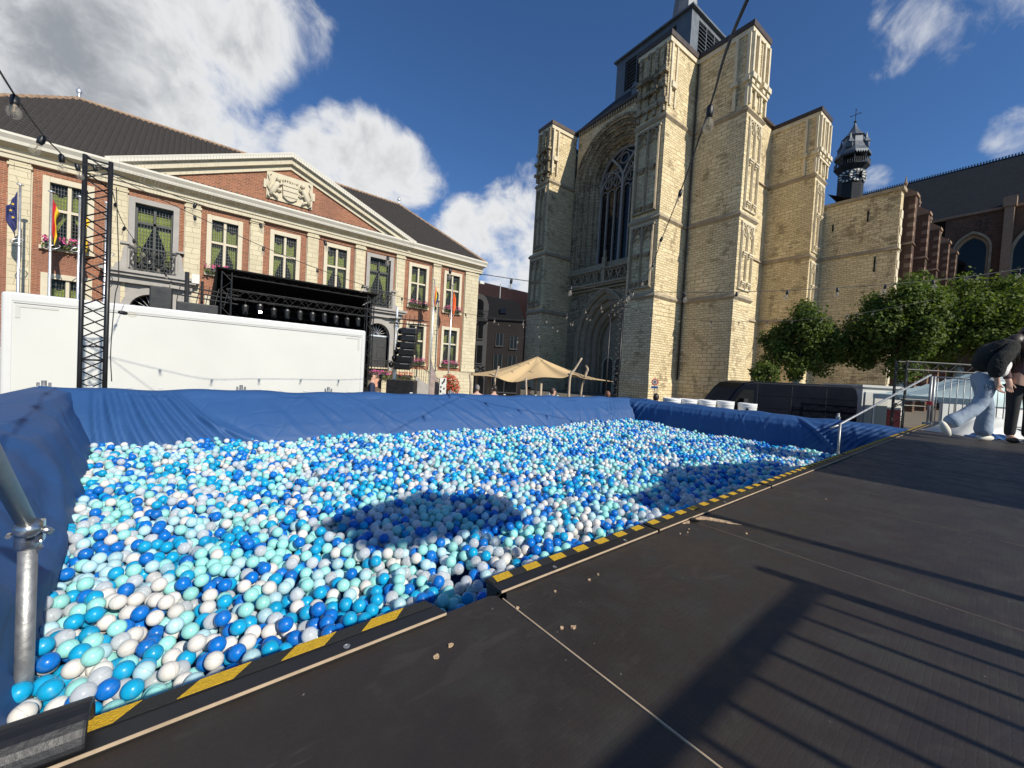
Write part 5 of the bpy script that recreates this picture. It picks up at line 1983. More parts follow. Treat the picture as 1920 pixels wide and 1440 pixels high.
tu = octo([(2.1, 8), (2.1, 44.6), (2.9, 45.6), (2.9, 45.9)], 'clock_turret', M['slate'])
octo([(1.5, 45.9), (1.5, 48.6)], 'lantern_core', M['blacksoft'], tu)
octo([(2.95, 48.5), (2.9, 48.9), (2.2, 50.2), (1.75, 51.6), (1.6, 53.2), (1.75, 53.35)], 'bell_roof', M['lead'], tu)
octo([(1.9, 53.3), (1.0, 54.6), (.35, 56.2), (.1, 57.2)], 'turret_cap', M['lead'], tu)
m_ = MB()
for k in range(8):
    a_ = 2 * PI * k / 8 + PI / 8
    c_, s_ = math.cos(a_), math.sin(a_)
    m_.tube((ct[0] + 2.5 * c_, ct[1] + 2.5 * s_, 42.90), (ct[0] + 2.5 * c_, ct[1] + 2.5 * s_, 45.70), .12, 6)
    a2 = a_ + 2 * PI / 8
    for j in range(6):
        f_ = j / 6
        px, py = 2.85 * (c_ * (1 - f_) + math.cos(a2) * f_), 2.85 * (s_ * (1 - f_) + math.sin(a2) * f_)
        m_.tube((ct[0] + px, ct[1] + py, 42.90), (ct[0] + px, ct[1] + py, 44.00), .04, 4)
    m_.tube((ct[0] + 2.85 * c_, ct[1] + 2.85 * s_, 44.00), (ct[0] + 2.85 * math.cos(a2), ct[1] + 2.85 * math.sin(a2), 44.00), .06, 5)
cpart(m_, 'turret_gallery', M['iron'], tu)
for k in range(8):
    a_ = 2 * PI * k / 8
    for j in range(5):
        m_ = MB()
        o_ = (j - 2) * .42
        c_, s_ = math.cos(a_), math.sin(a_)
        x_, y_ = ct[0] + 2.72 * c_ - o_ * s_, ct[1] + 2.72 * s_ + o_ * c_
        m_.hexa([(x_ - .2 * s_, y_ + .2 * c_, 45.50), (x_ + .2 * s_, y_ - .2 * c_, 45.50), (x_ + .2 * s_ + .04 * c_, y_ - .2 * c_ + .04 * s_, 45.50), (x_ - .2 * s_ + .04 * c_, y_ + .2 * c_ + .04 * s_, 45.50)][::1] +
                [(x_ - .02 * s_, y_ + .02 * c_, 45.05), (x_ + .02 * s_, y_ - .02 * c_, 45.05), (x_ + .02 * s_ + .04 * c_, y_ - .02 * c_ + .04 * s_, 45.05), (x_ - .02 * s_ + .04 * c_, y_ + .02 * c_ + .04 * s_, 45.05)])
        cpart(m_, 'valance_tooth', M['lead'], tu)
for k in range(4):
    a_ = PI / 2 * k + PI / 4 * 0
    c_, s_ = math.cos(a_), math.sin(a_)
    m_ = MB()
    x_, y_ = ct[0] + 2.0 * c_, ct[1] + 2.0 * s_
    m_.box(x_ - .45, x_ + .45, y_ - .45, y_ + .45, 47.10, 48.30)
    m_.lathe([(.75, 48.30), (.25, 49.40), (.04, 50.80)], (x_, y_, 0), 4)
    cpart(m_, 'turret_dormer', M['lead'], tu)
m_ = MB()
m_.ball((ct[0], ct[1], 54.40), .28, 8, 6)
m_.tube((ct[0], ct[1], 54.20), (ct[0], ct[1], 57.40), .06, 6)
m_.tube((ct[0] - .75, ct[1], 56.20), (ct[0] + .75, ct[1], 56.20), .06, 6)
for (x_, z_) in ((-.75, 56.20), (.75, 56.20), (0, 57.50)):
    m_.ball((ct[0] + x_, ct[1], z_), .14, 6, 4)
cpart(m_, 'weather_cross', M['iron'], tu)
# clock faces on the two sides that can be seen
for (nx, ny) in ((0, -1), (math.sin(PI / 4), -math.cos(PI / 4)), (1, 0)):
    cc = Vector((ct[0] + nx * 2.02, ct[1] + ny * 2.02, 39.90))
    nv, tv = Vector((nx, ny, 0)), Vector((-ny, nx, 0))
    m_ = MB()
    n = 24
    P = [cc + nv * dd + (tv * math.cos(2 * PI * j / n) + Vector((0, 0, 1)) * math.sin(2 * PI * j / n)) * 1.55 for dd in (0, .1) for j in range(n)]
    m_.add(P, [tuple(range(n, 2 * n)), tuple(range(n - 1, -1, -1))] + [(j, (j + 1) % n, n + (j + 1) % n, n + j) for j in range(n)])
    ck = cpart(m_, 'clock_face', M['black'], tu)
    for j in range(12):
        a_ = 2 * PI * j / 12
        d_ = tv * math.sin(a_) + Vector((0, 0, 1)) * math.cos(a_)
        e_ = tv * math.cos(a_) - Vector((0, 0, 1)) * math.sin(a_)
        m_ = MB()
        ps = [cc + nv * .12 + d_ * r_ + e_ * w_ for r_, w_ in ((.95, -.13), (.95, .13), (1.42, .17), (1.42, -.17))]
        m_.hexa(ps + [p + nv * .04 for p in ps])
        cpart(m_, 'hour_mark', M['whitepaint'], ck)
    for a_, l_ in ((-.9, 1.2), (1.2, .8)):
        d_ = tv * math.sin(a_) + Vector((0, 0, 1)) * math.cos(a_)
        m_ = MB()
        m_.tube(cc + nv * .2, cc + nv * .2 + d_ * l_, .06, 5, .03)
        cpart(m_, 'clock_hand', M['whitepaint'], ck)

tu.scale = (.97, .97, .77)
tu.location = (ct[0] * .03, ct[1] * .03, 57.5 * .23)
# ------------------------------------------------------------------ white trailer
t = thing('white_trailer', (.6, 12.0, 0), 'long plain white box trailer behind the far wall of the pit', 'trailer')
mb = MB()
mb.box(-2.68, 4.05, 12.02, 14.4, .55, 3.16)
mb.build('body', M['whitepaint'], t)
mb = MB()
mb.box(-2.70, 4.08, 12.008, 14.42, 3.02, 3.21)
bevel(mb.build('roof_profile', M['whitetrim2'], t), .04, 3)
for x0, x1 in ((-2.78, -2.62), (3.97, 4.10)):
    mb = MB()
    mb.box(x0, x1, 12.004, 14.43, .5, 3.205)
    bevel(mb.build('corner_profile', M['whitetrim2'], t), .05, 3)
mb = MB()
mb.box(-2.60, -2.04, 12.010, 12.019, 2.93, 2.975)
mb.box(-2.60, -2.54, 12.010, 12.019, 2.72, 2.929)
mb.build('corner_bracket', M['greytape'], t)
mb = MB()
mb.box(3.55, 3.93, 12.010, 12.019, 2.93, 2.975)
mb.box(3.88, 3.93, 12.010, 12.019, 2.62, 2.929)
mb.build('corner_bracket', M['greytape'], t)
mb = MB()
mb.box(-2.62, 3.97, 12.005, 12.015, 3.005, 3.015)
mb.build('seam', M['greycloth'], t)
mb = MB()
mb.box(-2.6, 4.0, 12.1, 14.3, .40, .549)
mb.build('chassis', M['black'], t)
for x in (-1.8, -.9, 3.2):
    for y in (12.25, 14.1):
        mb = MB()
        mb.lathe([(.12, -.12), (.40, -.12), (.42, -.06), (.42, .06), (.40, .12), (.12, .12)], (0, 0, 0), 20)
        mb.xf(Matrix.Translation((x, y, .42)) @ Matrix.Rotation(PI / 2, 4, 'X'))
        mb.build('wheel', M['black'], t)


# ------------------------------------------------------------------ truss towers
def truss_tower(x, y, z0, z1, w_, label, each=True, rot=.0, cr=.026, group='black truss towers'):
    t_ = thing('truss_tower', (x, y, z0), label, 'truss tower', group)
    c = [(-w_ / 2, -w_ / 2), (w_ / 2, -w_ / 2), (w_ / 2, w_ / 2), (-w_ / 2, w_ / 2)]
    cs_, sn = math.cos(rot), math.sin(rot)
    c = [(x + a * cs_ - b * sn, y + a * sn + b * cs_) for a, b in c]
    for p in c:
        MB().tube((p[0], p[1], z0), (p[0], p[1], z1), cr, 12).build('chord', M['black'], t_, True)
    n_ = int((z1 - z0) / (w_ * .62))
    h_ = (z1 - z0) / n_
    join = MB()
    for f in range(4):
        a, b = c[f], c[(f + 1) % 4]
        for k in range(n_):
            za, zb = z0 + h_ * k, z0 + h_ * (k + 1)
            p, q_ = (a, b) if (k + f) % 2 else (b, a)
            m_ = MB() if each else join
            m_.tube((p[0], p[1], za), (q_[0], q_[1], zb), cr * .38, 6)
            if each:
                m_.build('brace', M['black'], t_, True)
        for zz in (z0 + .03, z0 + (z1 - z0) * .42, z0 + (z1 - z0) * .46, z1 - .04):
            join.tube((a[0], a[1], zz), (b[0], b[1], zz), cr * .5, 6)
    join.build('cross_bars' if each else 'lattice', M['black'], t_, True)
    b_ = MB()
    b_.box(x - w_ * .9, x + w_ * .9, y - w_ * .9, y + w_ * .9, z0 - .02, z0 + .02)
    b_.build('base_plate', M['black'], t_)
    return t_


def truss_beam(p, q_, w_, mat, cr=.02, n_=None):
    """one mesh: four chords and diagonals"""
    p, q_ = Vector(p), Vector(q_)
    d = (q_ - p).normalized()
    s_ = d.cross(Vector((0, 0, 1))).normalized() * w_ / 2
    u_ = Vector((0, 0, w_ / 2))
    m_ = MB()
    off = [s_ + u_, -s_ + u_, -s_ - u_, s_ - u_]
    for o in off:
        m_.tube(p + o, q_ + o, cr, 6)
    n_ = n_ or int((q_ - p).length / w_)
    for k in range(n_):
        a, b = p.lerp(q_, k / n_), p.lerp(q_, (k + 1) / n_)
        for i in range(4):
            o1, o2 = off[i], off[(i + 1) % 4]
            if (k + i) % 2:
                o1, o2 = o2, o1
            m_.tube(a + o1, b + o2, cr * .5, 5)
    return m_


truss_tower(-1.06, 8.22, 0.0, 4.86, .25, 'tall black lattice truss tower in front of the white trailer', True, .13)
truss_tower(12.5, 9.2, 0.0, 5.20, .44, 'black lattice truss tower in front of the church portal', True, .64)

# ------------------------------------------------------------------ festoon lights
sock = MB()
sock.lathe([(.012, .0), (.020, -.01), (.022, -.05), (.017, -.075)], (0, 0, 0), 10)
ME_SOCK = sock.mesh('socket', M['black'], True)
bulb = MB()
bulb.lathe([(.014, -.070), (.018, -.085), (.030, -.108), (.034, -.128), (.030, -.148), (.018, -.162), (.002, -.167)], (0, 0, 0), 14)
ME_BULB = bulb.mesh('bulb', M['clearglass'], True)
fil = MB()
fil.lathe([(.011, -.070), (.011, -.082), (.003, -.085), (.003, -.125)], (0, 0, 0), 8)
fil.path([(.010 * math.sin(k * 1.3), .010 * math.cos(k * 1.3), -.10 - .006 * k) for k in range(7)], .0022, 4)
ME_FIL = fil.mesh('filament', M['plyedge'], True)


def smooth_pts(P, n_=10):
    P = [Vector(p) for p in P]
    Q = [P[0] * 2 - P[1]] + P + [P[-1] * 2 - P[-2]]
    out = []
    for i in range(1, len(Q) - 2):
        for k in range(n_):
            s_ = k / n_
            a, b, c, d = Q[i - 1], Q[i], Q[i + 1], Q[i + 2]
            out.append(.5 * ((2 * b) + (c - a) * s_ + (2 * a - 5 * b + 4 * c - d) * s_ ** 2 + (3 * b - a - 3 * c + d) * s_ ** 3))
    out.append(P[-1])
    return out


q = random.Random(17)


def festoon(P, label, sp=.95, start=.45, r=.0055, sc=1.0):
    P = smooth_pts(P)
    t_ = thing('festoon_string', tuple(P[0]), label, 'string lights', 'festoon strings over the square')
    MB().path(P, r, 6).build('cable', M['wirerope'], t_, True)
    acc, nxt = 0.0, start
    for k in range(len(P) - 1):
        L_ = (P[k + 1] - P[k]).length
        while nxt <= acc + L_:
            p = P[k].lerp(P[k + 1], (nxt - acc) / L_)
            o = ob('socket', ME_SOCK, t_)
            o.location = p - OFF[t_]
            tilt = (q.uniform(-.35, .35), q.uniform(-.35, .35), q.uniform(0, 6))
            if q.random() < .12:
                tilt = (q.uniform(-1.4, 1.4), q.uniform(-.6, .6), 0)
            o.rotation_euler = tilt
            o.scale = (sc, sc, sc)
            del OFF[o]
            for nm, me_ in (('bulb', ME_BULB), ('filament', ME_FIL)):
                ob(nm, me_, o)
            nxt += sp
        acc += L_
    return t_


LT = (-.98, 8.12, 4.80)
CT = (12.5, 9.2, 5.16)
festoon([(-.50, .9, 3.3), (-.69, 2.69, 3.46), (-.83, 3.59, 3.67), (-.88, 4.41, 3.76), (-.95, 5.38, 3.95), (-1.01, 6.48, 4.21), LT], 'string of clear bulbs slanting from the top left corner to the truss tower', .92, .25)
festoon([(-.89, 8.08, 4.70), (.67, 6.9, 4.17), (2.88, 5.33, 3.72), (5.22, 3.78, 3.59), (7.87, 2.14, 3.86), (10.66, .38, 4.37), (13.05, -1.05, 5.01)], 'long string of clear bulbs spanning the whole square over the ball pit', .93, 1.2)
festoon([(-.89, 8.07, 4.66), (.01, 8.1, 4.39), (.87, 8.16, 4.16), (1.8, 8.43, 4.02), (2.79, 8.65, 3.9), (3.82, 8.83, 3.8), (5.96, 9.14, 3.73), (8.37, 8.98, 3.91), CT], 'string of bulbs sagging between the two black truss towers', .98, .95)
festoon([(-.93, 8.1, 4.60), (-.91, 9.24, 4.35), (-.84, 11.13, 4.35), (-.69, 12.95, 4.39), (-.37, 15.93, 4.27)], 'string of bulbs running from the left truss tower back to the stage', .95, .6)
festoon([(.2, -.3, 2.95), (1.23, .52, 3.32), (2.61, 1.29, 4.02), (4.0, 2.22, 4.25), (5.51, 3.32, 4.36), (7.51, 4.79, 4.51), (10.4, 7.3, 4.78), CT], 'near string of bulbs dropping across the church front from the top edge', 1.75, 3.05, .0058)
festoon([CT, (12.6, 8.1, 4.62), (13.34, 6.46, 4.35), (14.71, 5.47, 4.4), (16.24, 4.35, 4.58), (18.06, 3.13, 4.96), (20.5, 1.41, 5.69)], 'string of bulbs from the portal truss tower to the trees', 1.0, .5)
festoon([CT, (12.45, 9.7, 4.75), (12.3, 11.0, 4.5), (12.2, 13.0, 4.42), (12.27, 18.51, 5.02)], 'string of bulbs from the portal truss tower towards the far houses', 1.0, .3)
festoon([CT, (10.9, 9.2, 4.40), (8.59, 9.18, 3.5), (7.33, 9.55, 3.14)], 'short string of bulbs dropping leftwards from the portal truss tower to the tan tent', .8, .25)
# bundle of spare bulbs on the portal tower top, and the spare bulb on the left tower
t = thing('bulb_cluster', (12.45, 9.12, 5.05), 'cluster of clear bulbs knotted at the top of the portal truss tower', 'string lights')
for k in range(10):
    o = ob('socket', ME_SOCK, t)
    o.location = (q.uniform(-.35, .55), q.uniform(-.5, .4), q.uniform(-.45, .10))
    o.rotation_euler = (q.uniform(-1.2, 1.2), q.uniform(-1.2, 1.2), 0)
    o.scale = (1.0,) * 3
    del OFF[o]
    ob('bulb', ME_BULB, o)
MB().path(smooth_pts([(12.25, 9.25, 5.1), (12.55, 8.95, 4.85), (12.85, 8.85, 5.0), (12.75, 9.25, 4.7), (12.35, 9.05, 4.75)]), .006, 5).build('cable', M['wirerope'], t, True)
t = thing('loose_cable', (-.83, 8.02, 1.8), 'loose cable with a single sideways bulb on the left truss tower', 'string lights')
MB().path(smooth_pts([(-.85, 8.02, 4.5), (-.80, 8.0, 3.3), (-.83, 8.0, 2.95), (-.86, 8.02, 2.2), (-.84, 8.0, 1.75)]), .006, 5).build('cable', M['wirerope'], t, True)
o = ob('socket', ME_SOCK, t)
o.location = (.04, -.02, .95)
o.rotation_euler = (0, -1.5, .6)
o.scale = (1.3,) * 3
del OFF[o]
ob('bulb', ME_BULB, o)

# ------------------------------------------------------------------ stage
t = thing('concert_stage', (3.2, 17.5, 0), 'black roofed concert stage with lighting trusses behind the white trailer', 'stage')
X0, X1, YA, YB_ = .95, 5.90, 17.0, 21.5
for x in (X0, X1):
    for y in (YA, YB_):
        m_ = MB()
        for dx in (-.14, .14):
            for dy in (-.14, .14):
                m_.tube((x + dx, y + dy, 0), (x + dx, y + dy, 5.1), .022, 6)
        for k in range(17):
            z = .3 * k
            sg = 1 if k % 2 else -1
            m_.tube((x - .14 * sg, y - .14, z), (x + .14 * sg, y - .14, z + .3), .010, 5)
            m_.tube((x - .14, y - .14 * sg, z), (x - .14, y + .14 * sg, z + .3), .010, 5)
            m_.tube((x + .14, y - .14 * sg, z), (x + .14, y + .14 * sg, z + .3), .010, 5)
        m_.build('stage_tower', M['iron'], t)
truss_beam((X0, YA, 5.08), (X1, YA, 5.08), .16, None, .014, 26).build('upper_truss', M['iron'], t)
truss_beam((X0, YA, 4.38), (X1, YA, 4.38), .30, None, .018, 18).build('lighting_truss', M['iron'], t)
truss_beam((X0, YB_ - 1.6, 4.2), (X1, YB_ - 1.6, 4.2), .30, None, .018, 18).build('lighting_truss', M['iron'], t)
m_ = MB()
m_.hexa([(X0 - .3, YA - .25, 5.17), (X1 + .25, YA - .25, 5.17), (X1 + .25, YB_ + .2, 4.55), (X0 - .3, YB_ + .2, 4.55), (X0 - .3, YA - .25, 5.22), (X1 + .25, YA - .25, 5.22), (X1 + .25, YB_ + .2, 4.60), (X0 - .3, YB_ + .2, 4.60)])
m_.build('canopy', M['blacksoft'], t)
m_ = MB()
m_.box(X0 - .3, X1 + .25, YB_ + .1, YB_ + .16, 0, 4.6)
m_.box(X1 + .20, X1 + .24, YA + .5, YB_ + .1, 0, 4.9)
m_.prism([(YA - .2, 5.15), (YB_, 4.6), (YB_, 0), (YA + 2.5, 0), (YA + 1.4, 2.6), (YA + .5, 4.2)], X0 - .30, X0 - .26, 'x')
m_.build('backdrop', M['blacksoft'], t)
m_ = MB()
m_.box(X0 - .3, X1 + .3, YA - .1, YB_, 0, 1.2)
m_.build('stage_floor', M['blacksoft'], t)
for k in range(7):
    m_ = MB()
    x = X0 + .8 + .55 * k
    m_.tube((x, YA + .3, 5.13), (x + .5, YB_, 4.55), .012, 5)
    m_.build('canopy_batten', M['greycloth'], t)
q = random.Random(2)
for k in range(22):
    front = k < 10
    x = X0 + .35 + (X1 - X0 - .6) * ((k + .5) / 10 if front else (k - 9.5) / 12)
    y = YA if front else YB_ - 1.6
    z = 4.22 if front else 4.0
    m_ = MB()
    l_ = q.uniform(.15, .4)
    m_.tube((x, y, z), (x, y, z - l_ * .5), .02, 6)
    m_.lathe([(.10, 0), (.11, -.06), (.09, -.24), (.06, -.26)], (x, y - .02, z - l_ * .4), 10)
    m_.ball((x, y - .08, z - l_ * .4 - .3), .09, 8, 6)
    o = m_.build('stage_lamp', M['black'], t)
    m_ = MB()
    m_.lathe([(.055, 0), (.05, .012)], (0, 0, 0), 12)
    m_.xf(Matrix.Translation((x, y - .17, z - l_ * .4 - .3)) @ Matrix.Rotation(PI / 2 + q.uniform(-.3, .4), 4, 'X'))
    m_.build('lens', M['darkglass'], o)
# left-hand speaker rig beside the stage
t = thing('speaker_rig', (-.2, 17.2, 0), 'black lifting rig with amplifier hanging left of the stage roof', 'speaker')
m_ = MB()
for z in (4.15, 4.45, 4.3):
    m_.tube((-.7, 17.0, z), (1.3, 17.0, z - .1), .025, 6)
m_.tube((-.1, 17.0, 0), (-.1, 17.0, 4.9), .06, 8)
m_.tube((.3, 17.2, 0), (.3, 17.2, 4.7), .04, 8)
for k in range(7):
    m_.tube((-.6 + .25 * k, 17.0, 3.9), (-.5 + .25 * k, 17.0, 4.5), .012, 5)
m_.build('mast', M['iron'], t)
m_ = MB()
m_.box(-.35, .75, 16.8, 17.5, 3.2, 3.9)
m_.box(-1.0, -.45, 16.9, 17.4, 3.3, 4.3)
bevel(m_.build('speaker_box', M['black'], t), .03, 2)
m_ = MB()
m_.box(.02, .22, 16.85, 17.0, 4.55, 4.85)
m_.build('white_sensor', M['whitepaint'], t)

# ------------------------------------------------------------------ line array on its lift, subwoofers
t = thing('line_array', (7.7, 18.1, 0), 'black line array loudspeakers hanging on a grey lifting mast', 'loudspeaker')
m_ = MB()
m_.box(7.52, 7.66, 18.05, 18.19, 0, 4.2)
m_.box(7.55, 7.63, 18.08, 18.16, 4.2, 5.0)
m_.build('mast', M['alu'], t)
m_ = MB()
for (dx, dy) in ((-1.0, -.3), (.9, -.3), (-.4, .9), (.5, .9)):
    m_.tube((7.59, 18.12, .5), (7.59 + dx, 18.12 + dy, .03), .04, 8)
m_.build('outrigger', M['alu'], t)
m_ = MB()
for z in (4.22, 4.42):
    m_.tube((7.2, 18.0, z), (8.9, 17.4, z), .028, 6)
    m_.tube((7.3, 18.3, z), (8.5, 17.1, z), .022, 6)
for k in range(6):
    m_.tube((7.4 + .2 * k, 17.95 - .07 * k, 4.0), (7.5 + .2 * k, 17.95 - .07 * k, 4.65), .014, 5)
m_.build('rigging_frame', M['iron'], t)
for k in range(6):
    m_ = MB()
    m_.box(-.36, .36, -.30, .26, -.155, .155)
    m_.xf(Matrix.Translation((8.12 - .015 * k * k, 17.75 - .012 * k * k, 3.88 - .325 * k)) @ Matrix.Rotation(-.62, 4, 'Z') @ Matrix.Rotation(.035 * k, 4, 'X'))
    o = m_.build('speaker_cabinet', M['black'], t)
    bevel(o, .04, 2)
    m_ = MB()
    m_.box(-.10, .28, -.315, -.301, .115, .135)
    m_.xf(Matrix.Translation((8.12 - .015 * k * k, 17.75 - .012 * k * k, 3.88 - .325 * k)) @ Matrix.Rotation(-.62, 4, 'Z') @ Matrix.Rotation(.035 * k, 4, 'X'))
    m_.build('trim_line', M['greycloth'], o)
    m_ = MB()
    m_.ball((7.76 - .015 * k * k, 18.02, 3.88 - .325 * k), .15, 10, 6, (.8, .8, 1))
    m_.build('rear_driver', M['black'], t, True)
t = thing('subwoofer_stack', (7.5, 17.1, 0), 'black subwoofer boxes on the ground under the line array', 'loudspeaker')
for z in (0, .80):
    m_ = MB()
    m_.box(-.62, .62, -.4, .4, .01, .79)
    m_.xf(Matrix.Translation((7.55, 17.05, z)) @ Matrix.Rotation(-.62, 4, 'Z'))
    bevel(m_.build('subwoofer', M['black'], t), .03, 2)

# ------------------------------------------------------------------ odds and ends in front of the town hall
t = thing('feather_banner', (10.5, 19.9, 0), 'tall curved grey advertising banner beside the steps', 'banner')
MB().path([(10.40, 19.95, 0), (10.42, 19.95, 1.6), (10.46, 19.95, 2.75)], .02, 6).build('pole', M['alu'], t)
m_ = MB()
m_.grid(lambda a, b: (10.44 + (.05 + .62 * math.sin(min(1, b * 1.25) * PI / 2)) * a * (1 if b < .93 else .96), 19.95 - .06 * math.sin(a * 3 + b * 4), 2.75 - 2.35 * b - .25 * a * (1 - b)), 8, 20)
o = m_.build('banner_sail', mk('banner_print', (.28, .22, .20), .7, var=.5, scale=2.2), t, True)
o.modifiers.new('s', 'SOLIDIFY').thickness = .004
t = thing('poster_stand', (7.05, 18.9, 0), 'brown poster stand with an orange notice near the subwoofers', 'poster stand')
m_ = MB()
m_.box(6.72, 7.30, 18.88, 18.95, 0, 1.75)
m_.build('frame', mk('brown_board', (.11, .07, .05), .6), t)
m_ = MB()
m_.box(6.86, 7.16, 18.872, 18.878, 1.15, 1.55)
m_.build('notice', mk('orange_notice', (.62, .30, .20), .6, var=.35, scale=9), t)
t = thing('notice_board', (11.0, 19.6, 0), 'black and white spotted notice board beside the red bush', 'notice board')
m_ = MB()
m_.box(10.86, 11.28, 19.55, 19.60, 0, 1.7)
m_.build('board', M['whitepaint'], t)
q = random.Random(31)
for k in range(9):
    m_ = MB()
    x, z = q.uniform(10.92, 11.2), q.uniform(.9, 1.6)
    m_.prism([(x + q.uniform(.03, .08) * math.cos(a), z + q.uniform(.03, .08) * math.sin(a)) for a in [2 * PI * j / 7 for j in range(7)]], 19.543, 19.549, 'y')
    m_.build('black_patch', M['black'], t)
t = thing('red_bush', (12.0, 20.7, 0), 'round bush of red and orange flowers in front of the town hall corner', 'bush')
m_ = MB()
m_.lathe([(.30, 0), (.40, .45), (.42, .5)], (12.05, 20.6, 0), 14)
m_.build('planter', M['concrete'], t)
lf, fl = MB(), MB()
for k in range(1700):
    d = Vector((q.gauss(0, 1), q.gauss(0, 1), q.gauss(0, 1))).normalized() * (q.random() ** .35)
    c = Vector((12.05, 20.6, 1.15)) + Vector((d.x * .68, d.y * .68, d.z * .78))
    a = Vector((q.gauss(0, 1), q.gauss(0, 1), q.gauss(0, 1))).normalized() * .055
    b = a.orthogonal().normalized() * .045
    (fl if q.random() < .72 else lf).add([c - a, c + b, c + a, c - b], [(0, 1, 2, 3)])
lf.build('leaves', M['leaf2'], t)
fl.build('flowers', M['flower_red'], t)

# ------------------------------------------------------------------ dark brick house with arched dormer, orange roofed house
vb = thing('dark_brick_house', (19.9, 30.3, 0), 'dark brick house with an arched dormer between town hall and church', 'building', rotz=math.atan2(-.62, .78), local=True)
m_ = MB()
m_.box(-4, 4.7, 0, 9, 0, 6.9)
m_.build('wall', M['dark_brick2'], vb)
m_ = MB()
m_.add([(-4, -.15, 6.9), (4.8, -.15, 6.9), (4.0, 3.2, 9.3), (-4, 3.2, 10.2), (4.8, 9, 6.9), (-4, 9, 6.9)], [(0, 1, 2, 3), (1, 4, 2), (4, 5, 3, 2)])
m_.build('roof', M['slate2'], vb)
m_ = MB()
m_.box(-.3, 1.35, -.55, 0, 0, 6.9)
m_.build('bay', M['shaded_concrete'], vb)
m_ = MB()
n = 10
ar = [(-.25, 6.9), (-.25, 8.3)] + [(.52 - .77 * math.cos(PI * k / n), 8.3 + .77 * math.sin(PI * k / n)) for k in range(1, n)] + [(1.29, 8.3), (1.29, 6.9)]
m_.prism(ar, -.60, 1.8, 'y')
dm = m_.build('dormer', M['shaded_concrete'], vb)
m_ = MB()
m_.prism([(.1, 7.0), (.1, 8.2)] + [(.52 - .42 * math.cos(PI * k / n), 8.2 + .42 * math.sin(PI * k / n)) for k in range(1, n)] + [(.94, 8.2), (.94, 7.0)], -.63, -.605, 'y')
m_.build('pane', M['darkglass'], dm)
m_ = MB()
m_.box(-.35, 1.4, -.95, -.55, 6.6, 6.72)
for k in range(12):
    m_.box(-.33 + .15 * k, -.30 + .15 * k, -.93, -.90, 6.72, 7.5)
m_.box(-.35, 1.4, -.94, -.89, 7.5, 7.56)
m_.build('balcony', M['iron'], dm)
for (x0, x1, z0, z1) in ((.05, 1.0, 5.1, 6.3), (.0, 1.05, 2.9, 4.5), (2.2, 2.8, 4.6, 5.7), (3.5, 4.1, 4.4, 5.5), (2.1, 2.8, 2.4, 3.8), (3.4, 4.1, 2.3, 3.7), (2.0, 4.3, .4, 1.9), (-3.2, -1.2, 3.0, 4.5), (-3.2, -1.2, 5.2, 6.4)):
    y = -.56 if x1 < 1.3 and x0 > -.2 else -.01
    m_ = MB()
    m_.box(x0, x1, y - .02, y + .05, z0, z1)
    wd = m_.build('window', M['darkglass'], vb)
    m_ = MB()
    m_.box(x0 - .06, x1 + .06, y - .10, y - .021, z0 - .1, z0 - .002)
    m_.box(x0 - .05, x0, y - .05, y - .021, z0, z1)
    m_.box(x1, x1 + .05, y - .05, y - .021, z0, z1)
    m_.box((x0 + x1) / 2 - .03, (x0 + x1) / 2 + .03, y - .045, y - .0215, z0, z1)
    m_.build('window_frame', M['shaded_concrete'], wd)
for (s_, z) in ((2.4, 7.9), (3.4, 7.6)):
    m_ = MB()
    m_.hexa([(s_, .75, z - .35), (s_ + .55, .75, z - .35), (s_ + .55, 1.5, z + .25), (s_, 1.5, z + .25), (s_, .65, z - .25), (s_ + .55, .65, z - .25), (s_ + .55, 1.4, z + .35), (s_, 1.4, z + .35)])
    m_.build('skylight', M['darkglass'], vb)
m_ = MB()
m_.prism([(-.2, 0), (-.2, 1.4)] + [(.55 - .75 * math.cos(PI * k / n), 1.4 + .6 * math.sin(PI * k / n)) for k in range(1, n)] + [(1.3, 1.4), (1.3, 0)], -.58, -.555, 'y')
m_.build('shop_door', M['darkglass'], vb)
cu = bpy.data.curves.new('sign_text', 'FONT')
cu.body = 'VOS'
cu.size = .78
cu.extrude = .03
cu.align_x = 'CENTER'
to = bpy.data.objects.new('tmp_text', cu)
COL.objects.link(to)
bpy.context.view_layer.update()
tm = bpy.data.meshes.new_from_object(to)
bpy.data.objects.remove(to)
tm.materials.append(M['black'])
o = ob('shop_name', tm, vb)
o.location = (.62, -.60, 2.10)
o.rotation_euler = (PI / 2, 0, 0)
m_ = MB()
m_.tube((2.2, 4.5, 9), (2.2, 4.5, 11.2), .05, 6)
m_.build('aerial', M['galv'], vb)
t = thing('orange_roofed_house', (42, 50, 0), 'distant house with a bright orange tiled roof beside the church', 'building')
m_ = MB()
m_.box(34, 50, 46, 60, 0, 9.0)
m_.build('wall', M['brick'], t)
m_ = MB()
m_.add([(33.7, 45.7, 9), (50.3, 45.7, 9), (50.3, 53, 16.5), (33.7, 53, 16.5), (50.3, 60.3, 9), (33.7, 60.3, 9)], [(0, 1, 2, 3), (4, 5, 3, 2), (0, 3, 5), (1, 4, 2)])
m_.build('roof', M['orange_tile'], t)

